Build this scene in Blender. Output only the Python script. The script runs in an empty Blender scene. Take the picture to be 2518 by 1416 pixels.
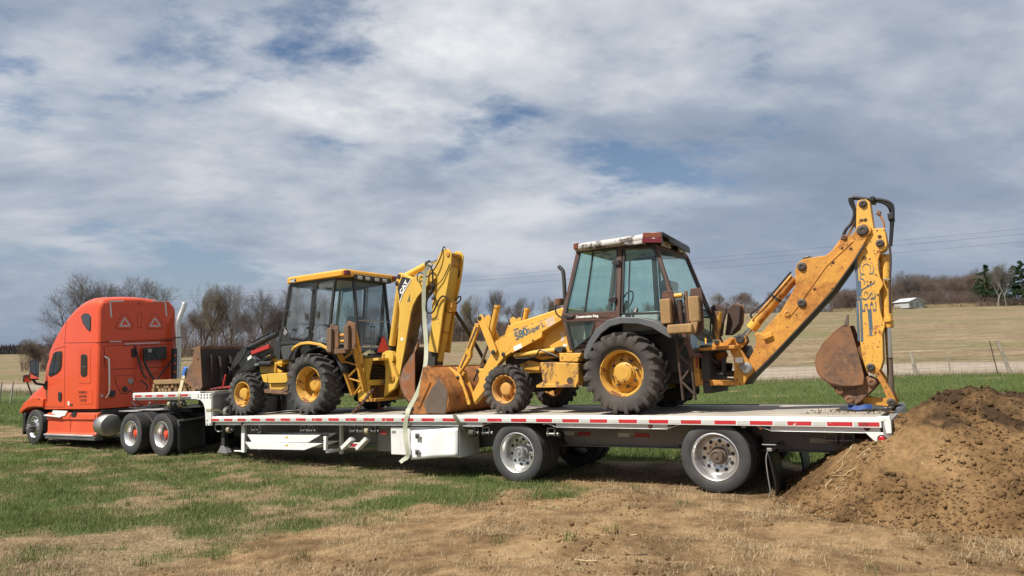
import bpy, bmesh, math, random
import numpy as np
from mathutils import Matrix, Vector, Euler

random.seed(7)
SC = bpy.context.scene
COL = SC.collection
PI = math.pi
rad = math.radians

# ------------------------------------------------------------------ camera, sky, sun, exposure
FPX = 1696.404            # focal length in photo pixels (photo 2518 x 1416)
CAM_H = 1.78
PITCH = math.atan2(868 - 708, FPX)
cam_d = bpy.data.cameras.new('camera'); cam = bpy.data.objects.new('camera', cam_d); COL.objects.link(cam)
cam.location = (0, 0, CAM_H)
cam.rotation_euler = (PI / 2 + PITCH, 0, 0)
cam_d.sensor_width = 36; cam_d.lens = 36 * FPX / 2518
cam_d.clip_start = 0.05; cam_d.clip_end = 6000
SC.camera = cam

# rig frame (X along the trailer to its rear, Y away from the viewer, Z up from the ground under the wheels)
_R = np.array([[0.8386935765530428, 0.5431634473328246, -0.039579718672408976],
               [-0.0958152338864025, 0.07562340114474271, -0.9925223131771876],
               [-0.5361086882377111, 0.8362144286490296, 0.11546819352192901]])
_t = np.array([11.45332064, -9.21186312, 1.77672994])
_c, _s = math.cos(PITCH), math.sin(PITCH)
_C = np.array([[1, 0, 0], [0, _s, _c], [0, -_c, _s]])          # camera (right, down, forward) -> world
_W = _C @ _R
_o = np.array([0, 0, CAM_H]) - _W @ _t
RIG = Matrix(((*_W[0], _o[0]), (*_W[1], _o[1]), (*_W[2], _o[2]), (0, 0, 0, 1)))
RIGI = RIG.inverted()


def at(x, y, Y):
    """photo point on the rig plane at depth Y -> rig coordinates (X, Z)"""
    d = _R.T @ np.array([(x - 1259) / FPX, (y - 708) / FPX, 1.0])
    s = (Y - _t[1]) / d[1]
    p = _t + s * d
    return (float(p[0]), float(p[2]))


def Q(pts, Y):
    return [at(x, y, Y) for x, y in pts]


def w2r(p):
    return RIGI @ Vector(p)


SUN_RIG = Vector((0.27, 0.60, -1.0)).normalized()               # the way the light travels, rig frame
SUN_W = (RIG.to_3x3() @ SUN_RIG).normalized()
sun_d = bpy.data.lights.new('sun', 'SUN'); sun_d.energy = 5.0; sun_d.angle = rad(0.5); sun_d.color = (1.0, 0.955, 0.88)
sun = bpy.data.objects.new('sun', sun_d); COL.objects.link(sun)
sun.rotation_euler = SUN_W.to_track_quat('-Z', 'Y').to_euler()
_to = -SUN_W
SUN_EL = math.asin(_to.z); SUN_AZ = math.atan2(_to.x, _to.y)    # azimuth clockwise from +Y

world = bpy.data.worlds.new('World'); SC.world = world; world.use_nodes = True
wt = world.node_tree; wt.nodes.clear()


def _n(tree, typ, **kw):
    n = tree.nodes.new(typ)
    for k, v in kw.items():
        if k.startswith('i_'):
            key = k[2:]
            key = int(key) if key.isdigit() else key
            n.inputs[key].default_value = v
        else:
            setattr(n, k, v)
    return n


def _ramp(tree, stops, interp='LINEAR'):
    r = tree.nodes.new('ShaderNodeValToRGB'); r.color_ramp.interpolation = interp
    e = r.color_ramp.elements
    while len(e) < len(stops):
        e.new(0.5)
    for el, (p, c) in zip(e, stops):
        el.position = p
        el.color = (*c, 1) if len(c) == 3 else c
    return r


def build_sky():
    L = wt.links.new
    out = _n(wt, 'ShaderNodeOutputWorld'); bg = _n(wt, 'ShaderNodeBackground', i_Strength=0.070)
    sky = _n(wt, 'ShaderNodeTexSky', sky_type='NISHITA', sun_disc=False, sun_elevation=SUN_EL, sun_rotation=SUN_AZ,
             altitude=200.0, air_density=1.0, dust_density=0.6, ozone_density=1.5)
    tc = _n(wt, 'ShaderNodeTexCoord')
    sep = _n(wt, 'ShaderNodeSeparateXYZ'); L(tc.outputs['Generated'], sep.inputs[0])
    # project the view direction on a flat cloud deck
    zc = _n(wt, 'ShaderNodeMath', operation='MAXIMUM', i_1=0.0); L(sep.outputs['Z'], zc.inputs[0])
    za = _n(wt, 'ShaderNodeMath', operation='ADD', i_1=0.24); L(zc.outputs[0], za.inputs[0])
    dx = _n(wt, 'ShaderNodeMath', operation='DIVIDE'); L(sep.outputs['X'], dx.inputs[0]); L(za.outputs[0], dx.inputs[1])
    dy = _n(wt, 'ShaderNodeMath', operation='DIVIDE'); L(sep.outputs['Y'], dy.inputs[0]); L(za.outputs[0], dy.inputs[1])
    uv = _n(wt, 'ShaderNodeCombineXYZ', i_Z=3.7); L(dx.outputs[0], uv.inputs[0]); L(dy.outputs[0], uv.inputs[1])
    m1 = _n(wt, 'ShaderNodeMapping'); m1.inputs['Rotation'].default_value = (0, 0, rad(-32)); m1.inputs['Scale'].default_value = (0.75, 1.0, 1)
    m1.inputs['Location'].default_value = SKY_LOC
    L(uv.outputs[0], m1.inputs[0])
    # cover: where the deck is open; soft: its thick and thin parts; fine: its puffs
    cov = _n(wt, 'ShaderNodeTexNoise', i_Scale=1.25, i_Detail=10.0, i_Roughness=0.56, i_Distortion=0.2); L(m1.outputs[0], cov.inputs['Vector'])
    soft = _n(wt, 'ShaderNodeTexNoise', i_Scale=0.85, i_Detail=6.0, i_Roughness=0.55, i_Distortion=0.35)
    m2 = _n(wt, 'ShaderNodeMapping'); m2.inputs['Rotation'].default_value = (0, 0, rad(-20)); m2.inputs['Scale'].default_value = (0.9, 1.35, 1); m2.inputs['Location'].default_value = (6.7, 3.2, 0)
    L(uv.outputs[0], m2.inputs[0]); L(m2.outputs[0], soft.inputs['Vector'])
    fine = _n(wt, 'ShaderNodeTexNoise', i_Scale=4.2, i_Detail=8.0, i_Roughness=0.6); L(m1.outputs[0], fine.inputs['Vector'])
    # thickness 0..1
    f2 = _n(wt, 'ShaderNodeMath', operation='MULTIPLY_ADD', i_1=0.44, i_2=-0.22); L(fine.outputs['Fac'], f2.inputs[0])
    cs = _n(wt, 'ShaderNodeMath', operation='ADD'); L(cov.outputs['Fac'], cs.inputs[0]); L(f2.outputs[0], cs.inputs[1])
    alpha = _ramp(wt, SKY_ALPHA); L(cs.outputs[0], alpha.inputs[0])
    ss = _n(wt, 'ShaderNodeMath', operation='MULTIPLY_ADD', i_1=0.6); L(f2.outputs[0], ss.inputs[0]); L(soft.outputs['Fac'], ss.inputs[2])
    shade = _ramp(wt, SKY_SHADE); L(ss.outputs[0], shade.inputs[0])
    mix = _n(wt, 'ShaderNodeMix', data_type='RGBA')
    L(alpha.outputs[0], mix.inputs['Factor']); L(sky.outputs[0], mix.inputs['A']); L(shade.outputs[0], mix.inputs['B'])
    # the deck greys out to blue-grey air towards the horizon
    hz = _n(wt, 'ShaderNodeMapRange', i_1=0.0, i_2=0.33, i_3=0.80, i_4=0.0); hz.clamp = True; L(sep.outputs['Z'], hz.inputs[0])
    mix2 = _n(wt, 'ShaderNodeMix', data_type='RGBA'); mix2.inputs['B'].default_value = SKY_HZ
    L(hz.outputs[0], mix2.inputs['Factor']); L(mix.outputs['Result'], mix2.inputs['A'])
    L(mix2.outputs['Result'], bg.inputs['Color']); L(bg.outputs[0], out.inputs[0])


SKY_LOC = (3.6, 1.7, 0)
SKY_ALPHA = [(0.335, (0, 0, 0)), (0.42, (0.82, 0.82, 0.82)), (0.52, (1, 1, 1))]
SKY_SHADE = [(0.31, (2.7, 3.2, 4.2)), (0.43, (3.7, 4.25, 5.2)), (0.53, (5.9, 6.3, 6.9)), (0.64, (8.9, 9.0, 9.1))]
SKY_HZ = (2.75, 3.4, 4.5, 1)
build_sky()

SC.view_settings.view_transform = 'Standard'; SC.view_settings.look = 'None'
SC.view_settings.exposure = 0.5; SC.view_settings.gamma = 1.0; SC.view_settings.use_curve_mapping = False
SC.cycles.max_bounces = 8; SC.cycles.transparent_max_bounces = 16
SC.cycles.caustics_reflective = False; SC.cycles.caustics_refractive = False

# ------------------------------------------------------------------ mesh helpers
BASE = {}


class MB:
    """collects shapes and links them as one mesh object"""
    def __init__(s):
        s.v = []; s.f = []

    def add(s, vs, fs):
        o = len(s.v); s.v += [tuple(p) for p in vs]; s.f += [tuple(i + o for i in f) for f in fs]; return s

    def box(s, x0, x1, y0, y1, z0, z1):
        return s.add([(x0, y0, z0), (x1, y0, z0), (x1, y1, z0), (x0, y1, z0), (x0, y0, z1), (x1, y0, z1), (x1, y1, z1), (x0, y1, z1)],
                     [(0, 3, 2, 1), (4, 5, 6, 7), (0, 1, 5, 4), (1, 2, 6, 5), (2, 3, 7, 6), (3, 0, 4, 7)])

    def obox(s, c, size, eul=(0, 0, 0)):
        m = Euler(eul).to_matrix(); h = Vector(size) / 2; b = MB().box(-h.x, h.x, -h.y, h.y, -h.z, h.z)
        return s.add([m @ Vector(p) + Vector(c) for p in b.v], b.f)

    def bar(s, p0, p1, w, d, up=(0, 1, 0)):
        """box from p0 to p1, d thick along up, w across"""
        p0 = Vector(p0); p1 = Vector(p1); a = (p1 - p0).normalized(); u = Vector(up); u = (u - a * u.dot(a)).normalized(); n = a.cross(u)
        vs = []
        for p in (p0, p1):
            for i, j in ((-1, -1), (1, -1), (1, 1), (-1, 1)):
                vs.append(p + n * (i * w / 2) + u * (j * d / 2))
        return s.add(vs, [(0, 1, 2, 3), (7, 6, 5, 4), (0, 4, 5, 1), (1, 5, 6, 2), (2, 6, 7, 3), (3, 7, 4, 0)])

    def prism(s, poly, a, b, axis='Y'):
        """poly (x,z) for Y, (y,z) for X, (x,y) for Z, extruded from a to b"""
        def mk(p, d):
            return (p[0], d, p[1]) if axis == 'Y' else ((d, p[0], p[1]) if axis == 'X' else (p[0], p[1], d))
        n = len(poly); vs = [mk(p, a) for p in poly] + [mk(p, b) for p in poly]
        ar = sum(poly[i][0] * poly[(i + 1) % n][1] - poly[(i + 1) % n][0] * poly[i][1] for i in range(n))
        flip = (ar > 0) == (b > a)
        if axis == 'Y':
            flip = not flip
        lo = tuple(range(n)); hi = tuple(range(n, 2 * n)); fs = []
        if flip:
            fs = [lo[::-1], hi] + [(i, (i + 1) % n, n + (i + 1) % n, n + i) for i in range(n)]
        else:
            fs = [lo, hi[::-1]] + [((i + 1) % n, i, n + i, n + (i + 1) % n) for i in range(n)]
        return s.add(vs, fs)

    def loft(s, rings, cap=True):
        n = len(rings[0]); vs = [p for r in rings for p in r]; fs = []
        for k in range(len(rings) - 1):
            for i in range(n):
                j = (i + 1) % n; fs.append((k * n + i, k * n + j, (k + 1) * n + j, (k + 1) * n + i))
        if cap:
            fs.append(tuple(range(n))[::-1]); fs.append(tuple(range((len(rings) - 1) * n, len(rings) * n)))
        return s.add(vs, fs)

    def grid(s, rows):
        n = len(rows[0]); vs = [p for r in rows for p in r]; fs = []
        for k in range(len(rows) - 1):
            for i in range(n - 1):
                fs.append((k * n + i, k * n + i + 1, (k + 1) * n + i + 1, (k + 1) * n + i))
        return s.add(vs, fs)

    def tube(s, pts, r, n=8, cap=True, closed=False):
        pts = [Vector(p) for p in pts]; N = len(pts); rs = r if isinstance(r, (list, tuple)) else [r] * N
        tg = []
        for i in range(N):
            a = pts[i - 1] if (i > 0 or closed) else pts[i]; b = pts[(i + 1) % N] if (i < N - 1 or closed) else pts[i]
            tg.append((b - a).normalized())
        u = tg[0].orthogonal().normalized(); rings = []
        for i in range(N):
            u = (u - tg[i] * u.dot(tg[i]));
            u = u.normalized() if u.length > 1e-6 else tg[i].orthogonal().normalized()
            w = tg[i].cross(u)
            rings.append([pts[i] + (u * math.cos(2 * PI * k / n) + w * math.sin(2 * PI * k / n)) * rs[i] for k in range(n)])
        if closed:
            rings.append(rings[0]); return s.loft(rings, False)
        return s.loft(rings, cap)

    def cyl(s, p0, p1, r0, r1=None, n=20, cap=True):
        return s.tube([p0, p1], [r0, r0 if r1 is None else r1], n, cap)

    def lathe(s, prof, org=(0, 0, 0), axis='Y', n=32, closed=False, cap=False):
        """profile of (radius, height along axis)"""
        o = Vector(org); rings = []
        P = prof + [prof[0]] if closed else prof
        for r, h in P:
            ring = []
            for k in range(n):
                c, d = math.cos(2 * PI * k / n) * r, math.sin(2 * PI * k / n) * r
                ring.append(o + (Vector((c, h, d)) if axis == 'Y' else (Vector((h, c, d)) if axis == 'X' else Vector((c, d, h)))))
            rings.append(ring)
        return s.loft(rings, cap)

    def sphere(s, c, r, n=12, sc=(1, 1, 1)):
        c = Vector(c); rows = []
        for i in range(n // 2 + 1):
            a = PI * i / (n // 2)
            rows.append([c + Vector((sc[0] * r * max(math.sin(a), 1e-3) * math.cos(2 * PI * k / n), sc[1] * r * max(math.sin(a), 1e-3) * math.sin(2 * PI * k / n), sc[2] * r * math.cos(a))) for k in range(n)])
        return s.loft(rows, True)

    def plate(s, poly, Y, th=0.012):
        return s.prism(poly, Y, Y + th)

    def mesh(s, name, base=(0, 0, 0), sharp=38):
        b = Vector(base); me = bpy.data.meshes.new(name)
        me.from_pydata([tuple(Vector(p) - b) for p in s.v], [], s.f)
        if len(s.f) < 6000:
            bm = bmesh.new(); bm.from_mesh(me); bmesh.ops.recalc_face_normals(bm, faces=bm.faces[:]); bm.to_mesh(me); bm.free()
        if sharp is not None:
            me.polygons.foreach_set('use_smooth', [True] * len(me.polygons)); me.set_sharp_from_angle(angle=rad(sharp))
        me.update(); return me

    def obj(s, name, mat, parent=None, bevel=0.0, sharp=38, label=None, seg=2):
        base = BASE.get(parent.name, (0, 0, 0)) if parent else (0, 0, 0)
        me = s.mesh(name, base, sharp); me.materials.append(mat)
        o = bpy.data.objects.new(name, me); COL.objects.link(o)
        if parent:
            o.parent = parent; BASE[o.name] = base
        if bevel:
            m = o.modifiers.new('bevel', 'BEVEL'); m.width = bevel; m.segments = seg; m.limit_method = 'ANGLE'; m.angle_limit = rad(40); m.harden_normals = False
        if label:
            o['label'] = label
        return o


def tag(o, label=None, cat=None, group=None, kind=None):
    if label: o['label'] = label
    if cat: o['category'] = cat
    if group: o['group'] = group
    if kind: o['kind'] = kind
    return o


def thing(name, label, cat, base=(0, 0, 0), group=None, frame=None):
    """an Empty at a thing's base; its parts are given in rig coordinates"""
    o = bpy.data.objects.new(name, None); COL.objects.link(o); o.empty_display_size = 0.2
    o.matrix_world = (frame if frame is not None else RIG) @ Matrix.Translation(base)
    BASE[o.name] = base
    return tag(o, label, cat, group)


def solo(mb, name, mat, label, cat, group=None, bevel=0.0, base=(0, 0, 0), sharp=38):
    """a thing that is one mesh, given in rig coordinates"""
    me = mb.mesh(name, base, sharp); me.materials.append(mat)
    o = bpy.data.objects.new(name, me); COL.objects.link(o); o.matrix_world = RIG @ Matrix.Translation(base)
    if bevel:
        m = o.modifiers.new('bevel', 'BEVEL'); m.width = bevel; m.segments = 2; m.limit_method = 'ANGLE'; m.angle_limit = rad(40)
    return tag(o, label, cat, group)


def inst(name, me, parent, loc=(0, 0, 0), rot=(0, 0, 0), scale=(1, 1, 1)):
    """another object on shared mesh data; loc in rig coordinates"""
    o = bpy.data.objects.new(name, me); COL.objects.link(o)
    b = Vector(BASE.get(parent.name, (0, 0, 0))) if parent else Vector((0, 0, 0))
    o.location = Vector(loc) - b; o.rotation_euler = rot; o.scale = scale
    if name in ('lug_nuts', 'hand_holes'):
        o['kind'] = 'stuff'
    if parent:
        o.parent = parent; BASE[o.name] = tuple(b)
    return o


_TXT = {}


def text(txt, parent, mat, org, ux, uz, size, name='lettering', width=1.0, bold=0.0, spacing=1.0, depth=0.002):
    """flat lettering as a mesh: org = rig position of the lower left corner, ux along the line, uz up the letters; size = cap height"""
    cu = bpy.data.curves.new(name, 'FONT'); cu.body = txt; cu.size = size / 0.69; cu.offset = bold; cu.extrude = depth; cu.space_character = spacing; cu.resolution_u = 3
    tmp = bpy.data.objects.new(name, cu); COL.objects.link(tmp)
    dg = bpy.context.evaluated_depsgraph_get(); me = bpy.data.meshes.new_from_object(tmp.evaluated_get(dg))
    bpy.data.objects.remove(tmp); bpy.data.curves.remove(cu)
    ux = Vector(ux).normalized(); uz = Vector(uz); uz = (uz - ux * uz.dot(ux)).normalized(); n = ux.cross(uz)
    b = Vector(BASE.get(parent.name, (0, 0, 0)))
    M = Matrix.Translation(Vector(org) - b) @ Matrix(((ux.x * width, uz.x, n.x, 0), (ux.y * width, uz.y, n.y, 0), (ux.z * width, uz.z, n.z, 0), (0, 0, 0, 1)))
    me.transform(M); me.name = name; me.materials.clear(); me.materials.append(mat)
    o = bpy.data.objects.new(name, me); COL.objects.link(o); o.parent = parent; BASE[o.name] = tuple(b)
    return o


def arc(cx, cz, r, a0, a1, n=8):
    return [(cx + r * math.cos(rad(a0 + (a1 - a0) * i / n)), cz + r * math.sin(rad(a0 + (a1 - a0) * i / n))) for i in range(n + 1)]


def spline(pts, n=6):
    """Catmull-Rom through 3-D points"""
    P = [Vector(p) for p in pts]; P = [P[0] * 2 - P[1]] + P + [P[-1] * 2 - P[-2]]; out = []
    for i in range(1, len(P) - 2):
        for k in range(n):
            t = k / n; a, b, c, d = P[i - 1], P[i], P[i + 1], P[i + 2]
            out.append(0.5 * ((2 * b) + (c - a) * t + (2 * a - 5 * b + 4 * c - d) * t * t + (3 * b - 3 * c + d - a) * t ** 3))
    out.append(P[-2]); return out


# ------------------------------------------------------------------ numpy noise
def _hash(ix, iy, seed):
    h = (ix.astype(np.int64) * 374761393 + iy.astype(np.int64) * 668265263 + seed * 974711) & 0xffffffff
    h = ((h ^ (h >> 13)) * 1274126177) & 0xffffffff
    return ((h ^ (h >> 16)) & 0xffff) / 65535.0


def vnoise(x, y, seed=0):
    ix = np.floor(x); iy = np.floor(y); fx = x - ix; fy = y - iy
    fx = fx * fx * (3 - 2 * fx); fy = fy * fy * (3 - 2 * fy)
    a = _hash(ix, iy, seed); b = _hash(ix + 1, iy, seed); c = _hash(ix, iy + 1, seed); d = _hash(ix + 1, iy + 1, seed)
    return (a * (1 - fx) + b * fx) * (1 - fy) + (c * (1 - fx) + d * fx) * fy


def fbm(x, y, seed=0, oct=4, gain=0.5):
    s = 0; a = 1; t = 0
    for o in range(oct):
        s = s + a * vnoise(x * 2 ** o + 13.7 * o, y * 2 ** o - 7.1 * o, seed + o); t += a; a *= gain
    return s / t


# ------------------------------------------------------------------ materials
def mat_new(name):
    m = bpy.data.materials.new(name); m.use_nodes = True; m.node_tree.nodes.clear()
    t = m.node_tree; out = _n(t, 'ShaderNodeOutputMaterial'); b = _n(t, 'ShaderNodeBsdfPrincipled'); t.links.new(b.outputs[0], out.inputs[0])
    return m, t, b


def c4(c):
    return (*c, 1) if len(c) == 3 else c


def paint(name, col, rough=0.45, metal=0.0, var=0.12, vscale=3.0, rust=0.0, rustcol=(0.16, 0.06, 0.025), rscale=5.0, dirt=0.25, dirtcol=(0.16, 0.12, 0.08),
          spec=0.5, coat=0.0, bump=0.0, streak=0.0, rustcol2=None, rustsoft=0.06, stretch=(1, 1, 1), chip=0.0, rand=False):
    """worn paint: uneven tone, dust, rust patches with their own colour and roughness"""
    m, t, b = mat_new(name); L = t.links.new
    tc = _n(t, 'ShaderNodeTexCoord'); mp = _n(t, 'ShaderNodeMapping'); mp.inputs['Scale'].default_value = stretch; L(tc.outputs['Object'], mp.inputs[0])
    co = mp.outputs[0]
    if rand:                       # copies on shared mesh data do not repeat their wear
        oi = _n(t, 'ShaderNodeObjectInfo'); sh = _n(t, 'ShaderNodeVectorMath', operation='ADD'); sc_ = _n(t, 'ShaderNodeMath', operation='MULTIPLY', i_1=37.0)
        L(oi.outputs['Random'], sc_.inputs[0]); L(co, sh.inputs[0]); L(sc_.outputs[0], sh.inputs[1]); co = sh.outputs[0]
    n1 = _n(t, 'ShaderNodeTexNoise', i_Scale=vscale, i_Detail=6.0, i_Roughness=0.6); L(co, n1.inputs['Vector'])
    hs = _n(t, 'ShaderNodeMapRange', i_1=0.25, i_2=0.75, i_3=1.0 - var, i_4=1.0 + var); L(n1.outputs['Fac'], hs.inputs[0])
    hv = _n(t, 'ShaderNodeHueSaturation', i_Color=c4(col)); L(hs.outputs[0], hv.inputs['Value'])
    cur = hv.outputs[0]
    rcur = None
    if dirt:
        n2 = _n(t, 'ShaderNodeTexNoise', i_Scale=1.7, i_Detail=8.0, i_Roughness=0.7); L(co, n2.inputs['Vector'])
        mr = _n(t, 'ShaderNodeMapRange', i_1=0.42, i_2=0.75, i_3=0.0, i_4=dirt); L(n2.outputs['Fac'], mr.inputs[0])
        mx = _n(t, 'ShaderNodeMix', data_type='RGBA'); mx.inputs['B'].default_value = c4(dirtcol); L(mr.outputs[0], mx.inputs['Factor']); L(cur, mx.inputs['A']); cur = mx.outputs['Result']
    rr = _n(t, 'ShaderNodeMapRange', i_1=0.3, i_2=0.8, i_3=rough - 0.06, i_4=min(1.0, rough + 0.14)); L(n1.outputs['Fac'], rr.inputs[0]); rcur = rr.outputs[0]
    if rust:
        n3 = _n(t, 'ShaderNodeTexNoise', i_Scale=rscale, i_Detail=10.0, i_Roughness=0.68, i_Distortion=0.3); L(co, n3.inputs['Vector'])
        th = 0.74 - 0.42 * rust
        mr = _n(t, 'ShaderNodeMapRange', i_1=th, i_2=th + rustsoft, i_3=0.0, i_4=1.0); L(n3.outputs['Fac'], mr.inputs[0])
        n4 = _n(t, 'ShaderNodeTexNoise', i_Scale=rscale * 4, i_Detail=6.0, i_Roughness=0.7); L(co, n4.inputs['Vector'])
        rc = _ramp(t, [(0.3, tuple(c * 0.5 for c in rustcol)), (0.5, rustcol), (0.7, rustcol2 or tuple(min(1, c * 1.7) for c in rustcol))]); L(n4.outputs['Fac'], rc.inputs[0])
        mx = _n(t, 'ShaderNodeMix', data_type='RGBA'); L(mr.outputs[0], mx.inputs['Factor']); L(cur, mx.inputs['A']); L(rc.outputs[0], mx.inputs['B']); cur = mx.outputs['Result']
        mr2 = _n(t, 'ShaderNodeMix', data_type='FLOAT'); mr2.inputs['B'].default_value = 0.9; L(mr.outputs[0], mr2.inputs['Factor']); L(rcur, mr2.inputs['A']); rcur = mr2.outputs['Result']
    if chip:
        n5 = _n(t, 'ShaderNodeTexNoise', i_Scale=22.0, i_Detail=5.0, i_Roughness=0.6); L(co, n5.inputs['Vector'])
        mr = _n(t, 'ShaderNodeMapRange', i_1=0.70 - 0.12 * chip, i_2=0.72 - 0.12 * chip, i_3=0.0, i_4=1.0); L(n5.outputs['Fac'], mr.inputs[0])
        mx = _n(t, 'ShaderNodeMix', data_type='RGBA'); mx.inputs['B'].default_value = (0.05, 0.03, 0.02, 1); L(mr.outputs[0], mx.inputs['Factor']); L(cur, mx.inputs['A']); cur = mx.outputs['Result']
    L(cur, b.inputs['Base Color']); L(rcur, b.inputs['Roughness'])
    b.inputs['Metallic'].default_value = metal; b.inputs['Specular IOR Level'].default_value = spec; b.inputs['Coat Weight'].default_value = coat
    if bump:
        nb = _n(t, 'ShaderNodeTexNoise', i_Scale=28.0, i_Detail=5.0); L(co, nb.inputs['Vector'])
        bp = _n(t, 'ShaderNodeBump', i_Strength=bump, i_Distance=0.01); L(nb.outputs['Fac'], bp.inputs['Height']); L(bp.outputs[0], b.inputs['Normal'])
    return m


def glass(name, tint=(0.75, 0.82, 0.8), refl=0.08, rough=0.02, dust=0.1, dustcol=(0.35, 0.36, 0.34)):
    m = bpy.data.materials.new(name); m.use_nodes = True; t = m.node_tree; t.nodes.clear(); L = t.links.new
    out = _n(t, 'ShaderNodeOutputMaterial')
    tr = _n(t, 'ShaderNodeBsdfTransparent'); tr.inputs[0].default_value = c4(tuple(math.sqrt(c) for c in tint))     # a pane is crossed twice
    gl = _n(t, 'ShaderNodeBsdfGlossy', i_Roughness=rough); gl.inputs[0].default_value = (0.9, 0.95, 0.95, 1)
    fr = _n(t, 'ShaderNodeLayerWeight', i_Blend=0.5); pw = _n(t, 'ShaderNodeMath', operation='POWER', i_1=5.0); L(fr.outputs['Facing'], pw.inputs[0])
    ad = _n(t, 'ShaderNodeMath', operation='MULTIPLY_ADD', i_1=0.6, i_2=refl); ad.use_clamp = True; L(pw.outputs[0], ad.inputs[0])
    mx = _n(t, 'ShaderNodeMixShader'); L(ad.outputs[0], mx.inputs[0]); L(tr.outputs[0], mx.inputs[1]); L(gl.outputs[0], mx.inputs[2])
    df = _n(t, 'ShaderNodeBsdfDiffuse'); df.inputs[0].default_value = c4(dustcol)
    tc = _n(t, 'ShaderNodeTexCoord'); mp = _n(t, 'ShaderNodeMapping'); mp.inputs['Scale'].default_value = (3, 3, 1); L(tc.outputs['Object'], mp.inputs[0])
    ns = _n(t, 'ShaderNodeTexNoise', i_Scale=2.2, i_Detail=8.0, i_Roughness=0.65); L(mp.outputs[0], ns.inputs['Vector'])
    mr = _n(t, 'ShaderNodeMapRange', i_1=0.35, i_2=0.75, i_3=dust * 0.2, i_4=dust * 0.9); L(ns.outputs['Fac'], mr.inputs[0])
    m2 = _n(t, 'ShaderNodeMixShader'); L(mr.outputs[0], m2.inputs[0]); L(mx.outputs[0], m2.inputs[1]); L(df.outputs[0], m2.inputs[2])
    L(m2.outputs[0], out.inputs[0]); return m


def emitless(name, col, rough=0.4, metal=0.0, spec=0.5):
    m, t, b = mat_new(name); b.inputs['Base Color'].default_value = c4(col); b.inputs['Roughness'].default_value = rough; b.inputs['Metallic'].default_value = metal; b.inputs['Specular IOR Level'].default_value = spec
    return m


M = {}
YEL = (0.62, 0.30, 0.035)
M['case_yellow'] = paint('case_yellow', (0.62, 0.33, 0.045), 0.5, rust=0.40, rscale=3.5, rustcol=(0.22, 0.075, 0.02), dirt=0.35, dirtcol=(0.30, 0.13, 0.03), var=0.14, chip=0.3)
M['case_arm'] = paint('case_arm', (0.66, 0.36, 0.055), 0.5, rust=0.20, rscale=3.0, rustcol=(0.26, 0.09, 0.02), dirt=0.14, dirtcol=(0.40, 0.2, 0.05), var=0.08)
M['case_boom'] = paint('case_boom', (0.60, 0.29, 0.04), 0.55, rust=0.74, rscale=2.2, rustcol=(0.38, 0.155, 0.032), rustcol2=(0.50, 0.22, 0.04), dirt=0.5, dirtcol=(0.34, 0.12, 0.025), var=0.2, rustsoft=0.14, chip=0.6)
M['case_stick'] = paint('case_stick', (0.66, 0.36, 0.060), 0.5, rust=0.30, rscale=4.0, rustcol=(0.30, 0.11, 0.03), dirt=0.2, dirtcol=(0.40, 0.2, 0.05), var=0.08, chip=0.75)
M['case_rusty'] = paint('case_rusty', (0.62, 0.33, 0.05), 0.6, rust=0.60, rscale=3.0, rustcol=(0.15, 0.085, 0.045), rustcol2=(0.24, 0.13, 0.06), dirt=0.4, dirtcol=(0.28, 0.15, 0.05), var=0.15, rustsoft=0.05, stretch=(1, 1, 0.55))
M['cat_yellow'] = paint('cat_yellow', (0.62, 0.38, 0.060), 0.45, rust=0.26, rscale=4.0, rustcol=(0.2, 0.08, 0.03), dirt=0.15, dirtcol=(0.35, 0.2, 0.06), var=0.06)
M['cat_dirty'] = paint('cat_dirty', (0.55, 0.27, 0.03), 0.6, rust=0.36, rscale=5.0, rustcol=(0.13, 0.06, 0.025), dirt=0.6, dirtcol=(0.16, 0.09, 0.035), var=0.2, chip=0.5)
M['cat_black'] = paint('cat_black', (0.022, 0.023, 0.025), 0.42, dirt=0.25, dirtcol=(0.09, 0.085, 0.075), var=0.25)
M['rim_yellow'] = paint('rim_yellow', (0.58, 0.32, 0.05), 0.5, rust=0.46, rscale=6, dirt=0.5, dirtcol=(0.26, 0.14, 0.05), var=0.08)
M['rim_muddy'] = paint('rim_muddy', (0.55, 0.27, 0.06), 0.7, rust=0.42, rscale=7, rustcol=(0.19, 0.11, 0.055), rustcol2=(0.3, 0.2, 0.1), dirt=0.6, dirtcol=(0.28, 0.2, 0.11), var=0.2)
M['rust'] = paint('rust', (0.20, 0.095, 0.045), 0.9, rust=0.68, rscale=2.6, rustcol=(0.085, 0.060, 0.048), rustcol2=(0.32, 0.15, 0.05), dirt=0.4, dirtcol=(0.10, 0.07, 0.05), var=0.25, bump=0.25, rustsoft=0.2)
M['rust_orange'] = paint('rust_orange', (0.40, 0.15, 0.03), 0.8, rust=0.66, rscale=5, rustcol=(0.13, 0.055, 0.025), rustcol2=(0.42, 0.17, 0.03), dirt=0.35, dirtcol=(0.10, 0.06, 0.04), var=0.25, bump=0.15, rustsoft=0.15)
M['worn_steel'] = paint('worn_steel', (0.14, 0.105, 0.08), 0.62, metal=0.35, rust=0.3, rscale=6, rustcol=(0.17, 0.085, 0.04), dirt=0.3, dirtcol=(0.1, 0.07, 0.05), var=0.2, rustsoft=0.2)
M['rust_dark'] = paint('rust_dark', (0.055, 0.033, 0.026), 0.9, rust=0.35, rscale=6, rustcol=(0.12, 0.05, 0.025), dirt=0.3, var=0.25, bump=0.25, rustsoft=0.15)
M['mud_pad'] = paint('mud_pad', (0.30, 0.185, 0.08), 0.95, rust=0.3, rscale=9, rustcol=(0.22, 0.14, 0.06), dirt=0.4, dirtcol=(0.17, 0.11, 0.05), var=0.3, bump=1.0, stretch=(2.5, 1, .5))
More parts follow.
